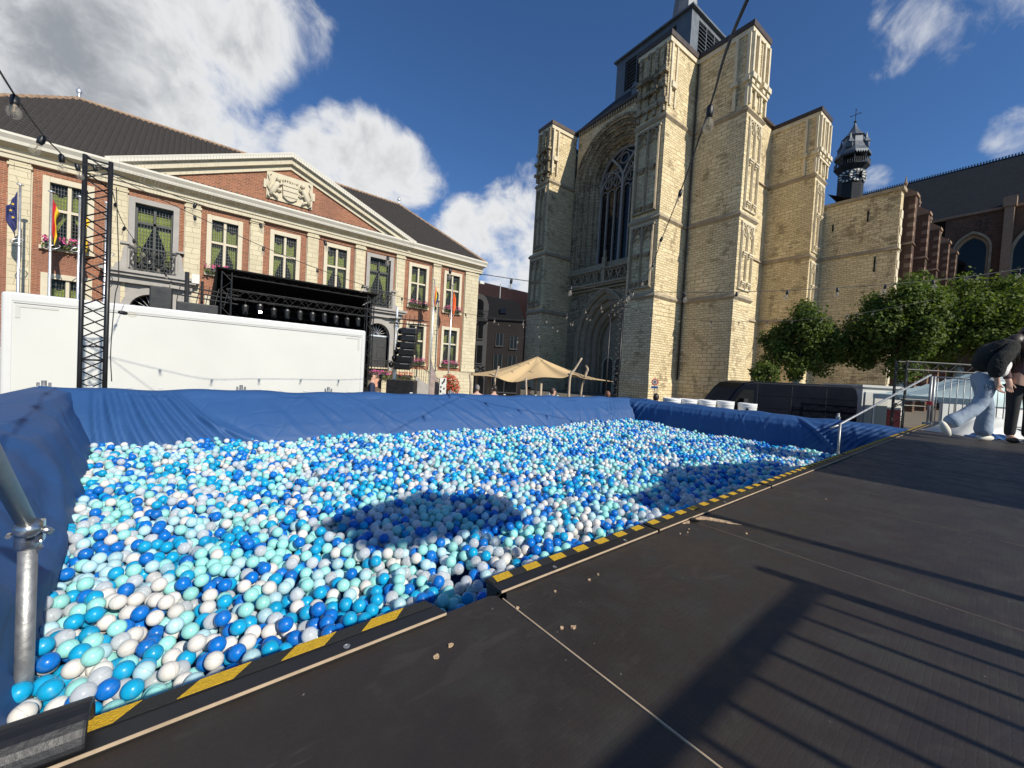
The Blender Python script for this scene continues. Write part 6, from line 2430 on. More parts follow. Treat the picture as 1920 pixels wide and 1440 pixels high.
# ------------------------------------------------------------------ tan stretch tent
t = thing('stretch_tent', (10.9, 11.5, 0), 'tan stretch tent on crooked wooden poles below the church', 'tent')
PK = Vector((10.95, 11.8, 2.92))
rim = [(8.32, 12.6, 2.02), (8.85, 11.9, 2.02), (9.35, 11.35, 1.86), (10.2, 10.75, 2.10), (10.86, 10.24, 2.12), (11.15, 10.0, 2.28), (11.9, 10.05, 2.14), (12.9, 9.9, 2.10), (13.75, 10.1, 2.08), (13.3, 11.4, 2.2), (12.9, 13.2, 2.1), (11.0, 14.2, 2.1), (9.2, 13.9, 2.1)]
rim = smooth_pts(rim + [rim[0]], 5)
m_ = MB()
nr = 14
P, F = [], []
for k in range(nr + 1):
    f = k / nr
    for p in rim:
        e = p - PK
        z = PK.z + e.z * (1 - (1 - f) ** 1.55) if f < 1 else p.z
        P.append((PK.x + e.x * f, PK.y + e.y * f, z))
m = len(rim)
for k in range(nr):
    for j in range(m - 1):
        F.append((k * m + j, k * m + j + 1, (k + 1) * m + j + 1, (k + 1) * m + j))
m_.add(P, F)
o = m_.build('canopy', M['tan'], t, True)
o.modifiers.new('s', 'SOLIDIFY').thickness = .01
poles = [[(8.30, 12.62, 0), (8.34, 12.6, 1.5), (8.28, 12.64, 2.1)], [(8.95, 11.85, 0), (8.98, 11.9, 1.2), (8.92, 11.88, 1.9), (9.02, 11.8, 2.42)], [(9.72, 11.05, 0), (9.76, 11.0, 1.2), (9.74, 11.05, 2.05)],
         [(11.1, 10.02, 0), (11.06, 10.06, 1.3), (11.05, 10.04, 2.2), (11.2, 9.98, 2.45), (11.42, 9.85, 2.9)], [(12.0, 10.3, 0), (12.02, 10.3, 1.6), (12.15, 10.22, 2.3), (12.22, 10.2, 2.5), (12.15, 10.25, 2.66)],
         [(10.45, 10.95, 0), (10.45, 10.95, 1.9)], [(9.4, 13.8, 0), (9.4, 13.8, 2.1)], [(10.2, 14.0, 0), (10.2, 14.0, 2.1)], [(11.0, 11.8, 0), (10.95, 11.8, 2.9)]]
for p in poles:
    P = smooth_pts(p, 4) if len(p) > 2 else [Vector(a) for a in p]
    MB().path(P, [.055 - .02 * k / len(P) for k in range(len(P))], 8).build('pole', M['wood'], t, True)
for a, b in (((8.6, 12.2, .1), (9.4, 11.4, 1.85)), ((9.3, 11.3, .1), (8.85, 11.9, 2.0)), ((11.9, 9.2, .1), (11.15, 10.0, 2.2))):
    MB().tube(a, b, .008, 5).build('guy_rope', M['wirerope'], t)
# ------------------------------------------------------------------ people
def skin_body(name, verts, edges, mat, parent, sub=2, root=0, wrinkle=0):
    me_ = bpy.data.meshes.new(name)
    me_.from_pydata([v_[0] for v_ in verts], edges, [])
    o = ob(name, me_, parent)
    me_.materials.append(mat)
    sk_ = o.modifiers.new('skin', 'SKIN')
    sk_.use_smooth_shade = True
    for i, v_ in enumerate(verts):
        r_ = v_[1]
        me_.skin_vertices[0].data[i].radius = r_ if isinstance(r_, tuple) else (r_, r_)
    me_.skin_vertices[0].data[root].use_root = True
    s_ = o.modifiers.new('sub', 'SUBSURF')
    s_.levels = s_.render_levels = sub
    if wrinkle:
        s_.levels = s_.render_levels = 4
        tx = bpy.data.textures.new('creases', 'CLOUDS')
        tx.noise_scale = .16
        tx.noise_depth = 3
        dm_ = o.modifiers.new('creases', 'DISPLACE')
        dm_.texture = tx
        dm_.texture_coords = 'LOCAL'
        dm_.strength = wrinkle
        dm_.mid_level = .5
    return o


def chain(verts, edges, pts, start=None):
    """append a chain of (pos, radius); returns index of its last vertex"""
    prev = start
    for p in pts:
        verts.append(p)
        i = len(verts) - 1
        if prev is not None:
            edges.append((prev, i))
        prev = i
    return prev


def hand(verts, edges, wrist, p, fw, side, sc=1.0, curl=.5):
    """palm and five unequal, slightly curled fingers; p = wrist position, fw = pointing direction, side = thumb side"""
    p, fw, side = Vector(p), Vector(fw).normalized(), Vector(side).normalized()
    dn = fw.cross(side).normalized()
    palm = chain(verts, edges, [(tuple(p + fw * .045 * sc), (.030 * sc, .018 * sc)), (tuple(p + fw * .085 * sc), (.034 * sc, .016 * sc))], wrist)
    for k, (o_, l_) in enumerate(((.028, .070), (.010, .078), (-.009, .072), (-.026, .056))):
        b = p + fw * .09 * sc + side * o_ * sc
        chain(verts, edges, [(tuple(b), .0095 * sc), (tuple(b + (fw * .5 + dn * .10 * curl) * l_ * sc), .0088 * sc), (tuple(b + (fw * .80 + dn * .42 * curl) * l_ * sc), .0078 * sc), (tuple(b + (fw * .92 + dn * .85 * curl) * l_ * sc), .0065 * sc)], palm)
    b = p + fw * .035 * sc + side * .032 * sc
    chain(verts, edges, [(tuple(b), .0115 * sc), (tuple(b + (fw * .55 + side * .45) * .04 * sc), .0098 * sc), (tuple(b + (fw * .95 + side * .5 + dn * .3 * curl) * .058 * sc), .0080 * sc)], wrist)


def head_parts(t_, c, up, face, hairmat, long_=False, cap=None):
    """face features and hair for a head centred at c; face = looking direction"""
    c, up, face = Vector(c), Vector(up).normalized(), Vector(face).normalized()
    sd = face.cross(up).normalized()
    up = sd.cross(face).normalized()
    f_ = MB()
    f_.ball(c + face * .100 - up * .012, .017, 8, 6)                     # nose
    f_.path([c + face * .088 + up * .02, c + face * .104 - up * .015], [.009, .013], 6)
    f_.path([c + face * .088 - up * .050 - sd * .022, c + face * .094 - up * .050, c + face * .088 - up * .050 + sd * .022], .007, 6)
    for k in (-1, 1):
        f_.ball(c + sd * .078 * k - face * .005, .022, 8, 6)
        f_.path([c + face * .085 + up * .036 + sd * .018 * k, c + face * .078 + up * .036 + sd * .045 * k], .006, 5)
    f_.build('face_features', M['skin'], t_, True)
    e_ = MB()
    for k in (-1, 1):
        e_.ball(c + face * .083 + up * .015 + sd * .030 * k, .010, 8, 6)
    e_.build('eyes', M['black'], t_, True)
    h_ = MB()
    n_ = 26
    b0 = len(h_.v)
    h_.ball((0, 0, 0), 1.0, 18, 12)
    for i in range(b0, len(h_.v)):
        x, y, z = h_.v[i]                    # x face, y side, z up
        cut = .25 if x > .15 else -.75
        zz = max(z, cut * (1 if x > .15 else 1))
        rr = .118 if x < .5 else .108
        w_ = 1 + .03 * math.sin(9 * y + 7 * z)
        q_ = c + face * (x * rr * .98 - .012) * w_ + sd * y * .088 * w_ + up * (zz * .128 + .012)
        h_.v[i] = tuple(q_)
    o = h_.build('hair', hairmat, t_, True)
    if long_:
        m_ = MB()
        qq = random.Random(3)
        for k in range(60):
            a = qq.uniform(-1, 1)
            s0 = c - face * (.07 - .05 * abs(a)) + sd * a * .085 + up * qq.uniform(-.02, .06)
            dn = Vector((0, 0, -1))
            out = sd * a * .05 - face * .02 + Vector((qq.gauss(0, .015), qq.gauss(0, .015), 0))
            l_ = qq.uniform(.22, .36)
            m_.path([s0, s0 + out * .6 + dn * l_ * .4, s0 + out + dn * l_ * .75 + face * .03, s0 + out * .9 + dn * l_ + face * .05], [.016, .016, .013, .004], 5)
        m_.build('long_hair', hairmat, t_, True)
    return o


def standing(loc, rz, hgt, label, top, legs, hairmat, group='people on the square', cap=False):
    s_ = hgt / 1.75
    t_ = thing('person', loc, label, 'person', group, rotz=rz, local=True)
    V, E = [], []
    pel = chain(V, E, [((0, 0, .95 * s_), (.15 * s_, .11 * s_))])
    che = chain(V, E, [((0, .0, 1.12 * s_), (.13 * s_, .10 * s_)), ((0, -.01, 1.30 * s_), (.16 * s_, .11 * s_)), ((0, 0, 1.42 * s_), (.13 * s_, .09 * s_))], pel)
    chain(V, E, [((0, .01, 1.50 * s_), .055 * s_), ((0, .02, 1.56 * s_), (.075 * s_, .085 * s_)), ((0, .015, 1.66 * s_), (.078 * s_, .098 * s_)), ((0, .01, 1.735 * s_), (.05 * s_, .06 * s_))], che)
    T, TE = list(V[:4]), [(0, 1), (1, 2), (2, 3)]
    T = [(p, tuple(x * 1.10 for x in r_)) for p, r_ in T]
    for k in (-1, 1):
        a = chain(V, E, [((.17 * k * s_, 0, 1.39 * s_), .062 * s_), ((.22 * k * s_, -.02, 1.14 * s_), .044 * s_), ((.21 * k * s_, .07, .92 * s_), .032 * s_)], che)
        hand(V, E, a, (.21 * k * s_, .07, .92 * s_), (0, .15, -1), (-k, .3, 0), s_)
        chain(T, TE, [((.17 * k * s_, 0, 1.39 * s_), .075 * s_), ((.22 * k * s_, -.02, 1.14 * s_), .058 * s_), ((.21 * k * s_, .06, .95 * s_), .045 * s_)], 3)
        l_ = chain(V, E, [((.09 * k * s_, 0, .88 * s_), .085 * s_), ((.10 * k * s_, .01, .50 * s_), .058 * s_), ((.10 * k * s_, -.01, .10 * s_), .040 * s_), ((.10 * k * s_, .12, .045 * s_), .035 * s_)], pel)
    skin_body('body', V, E, M['skin'], t_)
    skin_body('jacket', T, TE, top, t_)
    L, LE = [((0, 0, .97 * s_), (.165 * s_, .12 * s_))], []
    for k in (-1, 1):
        chain(L, LE, [((.09 * k * s_, 0, .86 * s_), .098 * s_), ((.10 * k * s_, .01, .50 * s_), .074 * s_), ((.10 * k * s_, -.01, .09 * s_), .062 * s_)], 0)
    skin_body('trousers', L, LE, legs, t_)
    for k in (-1, 1):
        sh = MB()
        sh.ball((.10 * k * s_, .06, .045 * s_), .05 * s_, 10, 6, (.95, 2.5, .9))
        sh.build('shoe', M['black'], t_, True)
    head_parts(t_, (0, .02, 1.645 * s_), (0, 0, 1), (0, 1, 0), hairmat)
    return t_


def face_to(dx, dy):
    return math.atan2(-dx, dy)


standing((5.15, 14.2, 0), face_to(1, -.4), 1.92, 'person in a navy jacket beside the end of the white trailer', M['navycloth'], M['darkcloth'], M['hair'])
standing((7.94, 11.58, 0), face_to(.3, 1), 1.68, 'grey-haired person in a pale shirt at the left end of the tan tent', M['greycloth'], M['darkcloth'], M['hairgrey'])
standing((8.41, 11.2, 0), face_to(-.3, 1), 1.70, 'person in a navy and white top under the left edge of the tan tent', M['navycloth'], M['darkcloth'], M['hair'])
standing((10.7, 11.91, 0), face_to(-.6, -1), 1.64, 'person in a dark jacket and white shirt under the middle of the tan tent', M['darkcloth'], M['darkcloth'], M['hair'])
standing((9.42, 9.3, 0), face_to(.9, -.4), 1.76, 'brown-haired person in profile in front of the crooked tent pole', M['darkcloth'], M['darkcloth'], M['hair'])
standing((11.2, 8.4, 0), face_to(.5, 1), 1.735, 'person whose head shows at the foot of the portal truss tower', M['mauve'], M['darkcloth'], mk('red_hair', (.20, .09, .05), .6))
standing((11.15, 6.55, 0), face_to(.8, .3), 1.80, 'dark-haired person beside the row of white drums', M['darkcloth'], M['darkcloth'], M['hair'])

# the walking woman on the deck, bent forward, in profile
Fv, Sv = Vector((.772, -.633, 0)), Vector((-.633, -.772, 0))       # her forward, and the side towards the camera
BP = Vector((8.93, .01, DZ))
t = thing('person', tuple(BP), 'person in pale wide jeans and black fleece jacket walking bent forward across the deck', 'person')


def lp(f, s, z):
    return tuple(BP + Fv * f + Sv * s + Vector((0, 0, z)))


V, E = [], []
pel = chain(V, E, [(lp(-.10, 0, .93), (.11, .10))])
che = chain(V, E, [(lp(-.06, 0, 1.08), (.10, .085)), (lp(.02, 0, 1.24), (.12, .095)), (lp(.10, 0, 1.36), (.12, .09))], pel)
chain(V, E, [(lp(.17, 0, 1.42), .05), (lp(.22, .0, 1.44), (.075, .08)), (lp(.285, 0, 1.42), (.078, .095)), (lp(.34, 0, 1.37), (.06, .07))], che)
# near (left) arm hangs back, far arm forward
a = chain(V, E, [(lp(.04, .17, 1.33), .058), (lp(-.20, .20, 1.10), .043), (lp(-.19, .20, .86), .030)], che)
hand(V, E, a, lp(-.19, .20, .86), Fv * .35 + Vector((0, 0, -1)), Fv, 1.0, .9)
a = chain(V, E, [(lp(.12, -.16, 1.33), .058), (lp(.20, -.18, 1.08), .043), (lp(.40, -.12, 1.02), .030)], che)
hand(V, E, a, lp(.40, -.12, 1.02), Fv, Vector((0, 0, 1)), 1.0, .9)
# front leg (far side), trailing leg (near side)
chain(V, E, [(lp(-.08, -.09, .85), .085), (lp(.06, -.09, .48), .058), (lp(.03, -.09, .10), .042), (lp(.15, -.09, .045), .034)], pel)
chain(V, E, [(lp(-.14, .09, .85), .085), (lp(-.27, .09, .50), .058), (lp(-.66, .09, .27), .040), (lp(-.70, .09, .16), .034)], pel)
skin_body('body', V, E, M['skin'], t)
J, JE = [(lp(-.09, 0, 1.00), (.150, .150)), (lp(-.10, 0, .93), (.165, .16))], [(0, 1)]
chain(J, JE, [(lp(-.08, -.09, .86), (.105, .11)), (lp(.055, -.09, .50), (.088, .095)), (lp(.04, -.09, .24), (.095, .10)), (lp(.035, -.09, .05), (.115, .12))], 1)
chain(J, JE, [(lp(-.15, .09, .84), (.105, .11)), (lp(-.27, .09, .50), (.088, .095)), (lp(-.48, .09, .36), (.09, .092)), (lp(-.70, .09, .22), (.112, .105))], 1)
skin_body('wide_jeans', J, JE, M['jeans'], t, wrinkle=.022)
T, TE = [(lp(-.19, .0, .99), (.13, .18))], []
c_ = chain(T, TE, [(lp(-.08, 0, 1.18), (.15, .18)), (lp(.02, 0, 1.33), (.15, .16)), (lp(.12, 0, 1.40), (.10, .10))], 0)
chain(T, TE, [(lp(.02, .17, 1.34), .10), (lp(-.20, .21, 1.12), .095), (lp(-.21, .21, .97), .085), (lp(-.20, .20, .90), .05)], c_ - 1)
chain(T, TE, [(lp(.12, -.16, 1.34), .09), (lp(.20, -.19, 1.09), .075), (lp(.36, -.14, 1.03), .05)], c_ - 1)
skin_body('fleece_jacket', T, TE, M['fleece'], t, wrinkle=.045)
W_, WE = [(lp(-.07, .0, .955), (.172, .168))], []
chain(W_, WE, [(lp(.0, 0, 1.08), (.168, .160)), (lp(.08, 0, 1.24), (.145, .14))], 0)
skin_body('white_top', W_, WE, M['whitecloth'], t, wrinkle=.03)
for (f, s_, z, tl) in ((.07, -.09, .045, 0), (-.72, .09, .16, -1.0)):
    mb = MB()
    b0 = 0
    mb.ball((0, 0, 0), .05, 12, 8, (2.6, .95, .95))
    Mx = Matrix(((Fv.x, Sv.x, 0, 0), (Fv.y, Sv.y, 0, 0), (0, 0, 1, 0), (0, 0, 0, 1)))
    mb.xf(Matrix.Translation(lp(f, s_, z)) @ Mx @ Matrix.Rotation(-tl, 4, 'Y'), b0)
    mb.build('shoe', M['shoe'], t, True)
head_parts(t, lp(.285, 0, 1.425), Fv * .55 + Vector((0, 0, .8)), Fv * .8 + Vector((0, 0, -.6)), M['hair'], True)
t2 = thing('sunglasses', lp(-.22, .24, .80), 'dark sunglasses held in the hand of the walking person', 'sunglasses')
mb = MB()
hp_ = Vector(lp(-.24, .23, .78))
for k in (0, 1):
    c = hp_ + Fv * (-.06 - .06 * k) + Vector((0, 0, -.02 + .015 * k))
    mb.path([c + Fv * .03 * math.cos(a) + Vector((0, 0, .026 * math.sin(a))) for a in [2 * PI * j / 14 for j in range(15)]], .004, 5, caps=False)
mb.path([hp_ + Fv * (-.02), hp_ + Fv * .04 + Vector((0, 0, .03)), hp_ + Fv * .09], .004, 5)
mb.build('frame', M['black'], t2, True)
# second person, cut by the right edge
standing(tuple(BP + Fv * .47 - Sv * .02), face_to(Sv.x - .6, Sv.y), 1.66, 'person in a mauve top and dark trousers at the right edge', M['mauve'], M['darkcloth'], M['hair'], 'people on the deck')

# white plastic sack and blue folded sheet behind them
q = random.Random(6)
mb = MB()
CS = Vector((10.35, .10, DZ))
mb.grid(lambda a, b: tuple(CS + Fv * (1.35 * (a - .5)) + Sv * (-.35 + .7 * b) + Vector((0, 0, max(.004, .34 * math.sin(PI * min(1, a * 1.05)) ** .8 * math.sin(PI * b) ** .7 + .035 * math.sin(17 * a + 5 * b) * math.sin(PI * a) * math.sin(PI * b) + .02 * math.sin(31 * b + 9 * a) * math.sin(PI * a) * math.sin(PI * b))))), 40, 24)
tag(mb.build('plastic_sack', M['whitepaint'], None, True), 'crumpled white plastic sack lying on the deck behind the walking person', 'sack')
mb = MB()
CS2 = Vector((9.75, .05, DZ))
mb.grid(lambda a, b: tuple(CS2 + Fv * (.62 * (a - .35)) + Sv * (-.2 + .4 * b) + Vector((0, 0, max(.004, .07 * math.sin(PI * a) ** .6 * math.sin(PI * b) ** .6 + .02 * math.sin(23 * a + 6 * b) * math.sin(PI * a))))), 30, 16)
tag(mb.build('folded_sheet', M['fabric'], None, True), 'crumpled blue sheet on the deck at the feet of the walking person', 'sheet')

# ------------------------------------------------------------------ drums, van, kiosk, truss gate, mint tent at the right
dr_pos = [(11.2, 6.06), (11.57, 5.75), (12.0, 5.40), (12.42, 5.05), (12.95, 4.62)]
tb = thing('trestle_table', (12.0, 5.4, 0), 'low dark table carrying the row of white drums behind the pit', 'table')
m_ = MB()
m_.hexa([(10.8, 5.9, .74), (13.3, 3.9, .74), (13.6, 4.4, .74), (11.1, 6.5, .74), (10.8, 5.9, .79), (13.3, 3.9, .79), (13.6, 4.4, .79), (11.1, 6.5, .79)])
m_.build('table_top', M['wood'], tb)
for p in ((11.0, 5.95), (13.25, 4.1), (13.4, 4.4), (11.2, 6.3)):
    MB().tube((p[0], p[1], 0), (p[0], p[1], .74), .03, 8).build('leg', M['iron'], tb)
for i, (x, y) in enumerate(dr_pos):
    s_ = .92 if i < 4 else 1.04
    t = thing('white_drum', (x, y, .79), ['white drum nearest the church, leftmost of the row behind the pit', 'second white drum from the left behind the pit', 'middle white drum of the row behind the pit', 'second white drum from the right behind the pit',
              'largest white drum with a small black emblem, rightmost of the row'][i], 'drum', 'white drums behind the pit')
    H_ = .93 if i < 4 else .90
    m_ = MB()
    m_.lathe([(.20, 0), (.225, .02), (.235, H_ * .5), (.25, H_ - .06), (.255, H_ - .05), (.255, H_), (.235, H_), (.225, H_ - .03), (.21, .1)], (x, y, .79), 28)
    m_.build('shell', M['drum'], t, True)
    m_ = MB()
    m_.lathe([(.243, .0), (.257, .004), (.257, .022), (.245, .026)], (x, y, .79 + H_ - .11), 28)
    m_.build('rim_band', M['drum'], t, True)
    if i == 4:
        vd = Vector((-x, -y, 0)).normalized()
        sd_ = Vector((vd.y, -vd.x, 0))
        for k, (o_, h_) in enumerate(((-.05, .10), (-.025, .15), (0, .17), (.025, .15), (.05, .10))):
            m_ = MB()
            c = Vector((x, y, .79 + H_ - .30)) + vd * .252 + sd_ * o_
            m_.hexa([c - sd_ * .008, c + sd_ * .008, c + sd_ * .008 + vd * .006, c - sd_ * .008 + vd * .006] + [p + Vector((0, 0, h_)) for p in (c - sd_ * .014, c + sd_ * .014, c + sd_ * .014 + vd * .006, c - sd_ * .014 + vd * .006)])
            m_.build('emblem_leaf', M['black'], t)

vn = thing('panel_van', (16.3, 7.4, 0), 'navy black high-roofed panel van parked behind the drums', 'van', rotz=math.atan2(-.64, .77), local=True)
m_ = MB()
pr_ = [(0, .40), (0, .95), (.10, 1.08), (.75, 1.32), (1.30, 2.10), (1.55, 2.33), (1.95, 2.42), (5.9, 2.46), (6.12, 2.36), (6.22, 2.0), (6.25, .45)]
m_.prism(pr_, 0, 2.0, 'y')
o = m_.build('body', M['vanpaint'], vn)
bevel(o, .09, 4)
for p_ in o.data.polygons:
    p_.use_smooth = False
m_ = MB()
m_.prism([(1.05, 1.42), (1.95, 1.42), (1.95, 2.05), (1.52, 2.05)], -.012, .03, 'y')
m_.build('side_window', M['darkglass'], vn)
m_ = MB()
m_.hexa([(.82, .15, 1.40), (.82, 1.85, 1.40), (.86, 1.85, 1.40), (.86, .15, 1.40), (1.40, .22, 2.18), (1.40, 1.78, 2.18), (1.46, 1.78, 2.18), (1.46, .22, 2.18)])
m_.build('windscreen', M['darkglass'], vn)
for x in (2.1, 3.5, 4.9):
    m_ = MB()
    m_.box(x - .008, x + .008, -.006, .02, .55, 2.32)
    m_.build('panel_seam', M['black'], vn)
for z in (1.36, 1.86):
    m_ = MB()
    m_.box(2.15, 6.1, -.016, .02, z, z + .05)
    m_.build('body_crease', M['vanpaint'], vn)
for x in (1.0, 5.0):
    for y in (.02, 1.98):
        m_ = MB()
        m_.lathe([(.10, -.11), (.34, -.11), (.36, -.06), (.36, .06), (.34, .11), (.10, .11)], (0, 0, 0), 22)
        m_.xf(Matrix.Translation((x, y, .36)) @ Matrix.Rotation(PI / 2, 4, 'X'))
        wh = m_.build('wheel', M['black'], vn)
        m_ = MB()
        m_.lathe([(.02, .0), (.20, .0), (.21, .02), (.02, .03)], (0, 0, 0), 16)
        m_.xf(Matrix.Translation((x, y - .12, .36)) @ Matrix.Rotation(PI / 2, 4, 'X'))
        m_.build('rim', M['alu'], wh)
m_ = MB()
m_.box(1.45, 1.62, -.22, -.02, 1.45, 1.70)
m_.build('wing_mirror', M['black'], vn)
m_ = MB()
m_.box(6.2, 6.27, .1, .25, 1.2, 1.7)
m_.build('tail_light', M['redplastic'], vn)

t = thing('food_kiosk', (23.0, 3.1, 0), 'small white and red kiosk between the van and the truss gate', 'kiosk', rotz=math.atan2(-.64, .77), local=True)
m_ = MB()
m_.box(-.7, 1.0, 0, 2.0, .3, 2.45)
m_.build('body', M['whitepaint'], t)
m_ = MB()
m_.box(-.6, .36, -.05, -.001, .45, 2.25)
m_.build('grey_panel', M['greytape'], t)
m_ = MB()
m_.box(.40, .98, -.03, -.001, .3, 1.55)
m_.build('red_panel', M['redpaint'], t)
q = random.Random(44)
for k in range(6):
    m_ = MB()
    x, z = q.uniform(.45, .9), q.uniform(1.65, 2.2)
    m_.prism([(x + q.uniform(.03, .1) * math.cos(a), z + q.uniform(.02, .07) * math.sin(a)) for a in [2 * PI * j / 6 for j in range(6)]], -.012, -.002, 'y')
    m_.build('printed_motif', M['black'] if k % 2 else M['redpaint'], t)
m_ = MB()
m_.box(-.8, 1.1, -.1, 2.1, 2.45, 2.55)
m_.build('roof', M['greytape'], t)
for x in (-.55, .85):
    m_ = MB()
    m_.lathe([(.08, -.09), (.28, -.09), (.30, 0), (.28, .09), (.08, .09)], (0, 0, 0), 16)
    m_.xf(Matrix.Translation((x, .1, .30)) @ Matrix.Rotation(PI / 2, 4, 'X'))
    m_.build('wheel', M['black'], t)

t = thing('truss_gate', (19.5, 2.1, 0), 'black square truss gate in front of the trees at the right', 'truss gate')
GA, GB = Vector((19.55, 2.1, 0)), Vector((23.2, -1.0, 0))
for p in (GA, GB):
    m_ = MB()
    for dx in (-.14, .14):
        for dy in (-.14, .14):
            m_.tube((p.x + dx, p.y + dy, 0), (p.x + dx, p.y + dy, 3.4), .024, 8)
    for k in range(12):
        z, sg = .28 * k, 1 if k % 2 else -1
        m_.tube((p.x - .14 * sg, p.y - .14, z), (p.x + .14 * sg, p.y - .14, z + .28), .011, 5)
        m_.tube((p.x - .14, p.y - .14 * sg, z), (p.x - .14, p.y + .14 * sg, z + .28), .011, 5)
        m_.tube((p.x + .14 * sg, p.y + .14, z), (p.x - .14 * sg, p.y + .14, z + .28), .011, 5)
    m_.build('truss_post', M['black'], t)
truss_beam(GA + Vector((0, 0, 3.25)), GB + Vector((0, 0, 3.25)), .28, None, .022, 16).build('truss_beam', M['black'], t)
truss_beam(GA + Vector((0, 0, 1.95)), GB + Vector((0, 0, 1.95)), .22, None, .022, 18).build('truss_beam', M['black'], t)

t = thing('mint_gazebo', (22.6, .2, 0), 'pale mint peaked gazebo with white side sheets behind the barrier', 'gazebo', rotz=math.atan2(-.64, .77), local=True)
m_ = MB()
m_.grid(lambda a, b: (-2.3 + 4.6 * a, -1.9 + 3.8 * b, 2.20 + 1.15 * (max(0, 1 - max(abs(2 * a - 1), abs(2 * b - 1)))) ** 1.25), 24, 24)
o = m_.build('roof', M['mint'], t, False)
o.modifiers.new('s', 'SOLIDIFY').thickness = .01
m_ = MB()
m_.box(-2.3, 2.3, -1.92, -1.90, 2.0, 2.2)
m_.box(-2.32, -2.30, -1.9, 1.9, 2.0, 2.2)
m_.build('valance', M['mint'], t)
m_ = MB()
m_.grid(lambda a, b: (-2.25 + 4.5 * a, -1.86 + .05 * math.sin(a * 40) * b, 2.0 - 1.95 * b), 80, 4)
m_.build('side_sheet', M['whitecloth'], t, True)
for x in (-2.28, 2.28):
    for y in (-1.88, 1.88):
        MB().tube((x, y, 0), (x, y, 2.2), .03, 6).build('leg', M['alu'], t)
for x in (-2.9, -3.3):
    m_ = MB()
    m_.box(x, x + .35, -1.7, -1.6, 0, 2.0)
    m_.build('door_panel', M['greytape'], t)

# ------------------------------------------------------------------ round sign by the church
t = thing('round_traffic_sign', (32.9, 19.55, 0), 'round red-rimmed traffic sign with a blue plate at the buttress foot', 'traffic sign')
vd = Vector((-32.9, -19.55, 0)).normalized()
sd_ = Vector((vd.y, -vd.x, 0))
MB().tube((32.9, 19.55, 0), (32.9, 19.55, 2.5), .04, 8).build('post', M['galv'], t)


def disc(r_, d0, d1, zc, mat, nm, par):
    m_ = MB()
    n_ = 24
    P = [Vector((32.9, 19.55, zc)) + vd * d_ + (sd_ * math.cos(2 * PI * j / n_) + Vector((0, 0, 1)) * math.sin(2 * PI * j / n_)) * r_ for d_ in (d0, d1) for j in range(n_)]
    m_.add(P, [tuple(range(n_, 2 * n_)), tuple(range(n_ - 1, -1, -1))] + [(j, (j + 1) % n_, n_ + (j + 1) % n_, n_ + j) for j in range(n_)])
    return m_.build(nm, mat, par)


disc(.30, .05, .07, 2.10, M['redplastic'], 'red_rim', t)
disc(.215, .071, .08, 2.10, M['whitepaint'], 'white_face', t)
for dz in (.06, -.07):
    m_ = MB()
    c = Vector((32.9, 19.55, 2.10 + dz)) + vd * .085
    m_.hexa([c - sd_ * .09 - Vector((0, 0, .035)), c + sd_ * .09 - Vector((0, 0, .035)), c + sd_ * .09 - Vector((0, 0, .035)) + vd * .005, c - sd_ * .09 - Vector((0, 0, .035)) + vd * .005] +
            [c - sd_ * .09 + Vector((0, 0, .035)), c + sd_ * .09 + Vector((0, 0, .035)), c + sd_ * .09 + Vector((0, 0, .035)) + vd * .005, c - sd_ * .09 + Vector((0, 0, .035)) + vd * .005])
    m_.build('symbol', M['black'], t)
m_ = MB()
c = Vector((32.9, 19.55, 1.62)) + vd * .06
m_.hexa([c + sd_ * a + Vector((0, 0, b)) + vd * d_ for b in (-.11, .11) for a, d_ in ((-.28, 0), (.28, 0), (.28, .015), (-.28, .015))])
m_.build('blue_plate', mk('blue_plate', (.04, .14, .34), .5), t)


# ------------------------------------------------------------------ trees
def leafmat(nm, c1, c2):
    m, N, b, out = newmat(nm)
    gm = N.n('ShaderNodeNewGeometry')
    co = N.n('ShaderNodeTexCoord').outputs['Object']
    f = N.math('ADD', N.math('MULTIPLY', gm.outputs['Random Per Island'], .7), N.math('MULTIPLY', N.noise(co, .9, 3.0), .4))
    col = N.mix(f, c1, c2)
    N.set(b.inputs['Base Color'], col)
    b.inputs['Roughness'].default_value = .62
    b.inputs['Specular IOR Level'].default_value = .2
    tl = N.n('ShaderNodeBsdfTranslucent', i={'Color': N.mix(1.0, col, (1.3, 1.5, .6), 'MULTIPLY')})
    mx = N.n('ShaderNodeMixShader', i={0: .35, 1: b.outputs[0], 2: tl.outputs[0]})
    N.t.links.new(mx.outputs[0], out.inputs[0])
    return m


M['plane_leaf'] = leafmat('plane_tree_leaf', (.036, .066, .015), (.15, .19, .045))
M['plane_leaf2'] = leafmat('plane_tree_leaf_light', (.045, .074, .016), (.185, .225, .05))


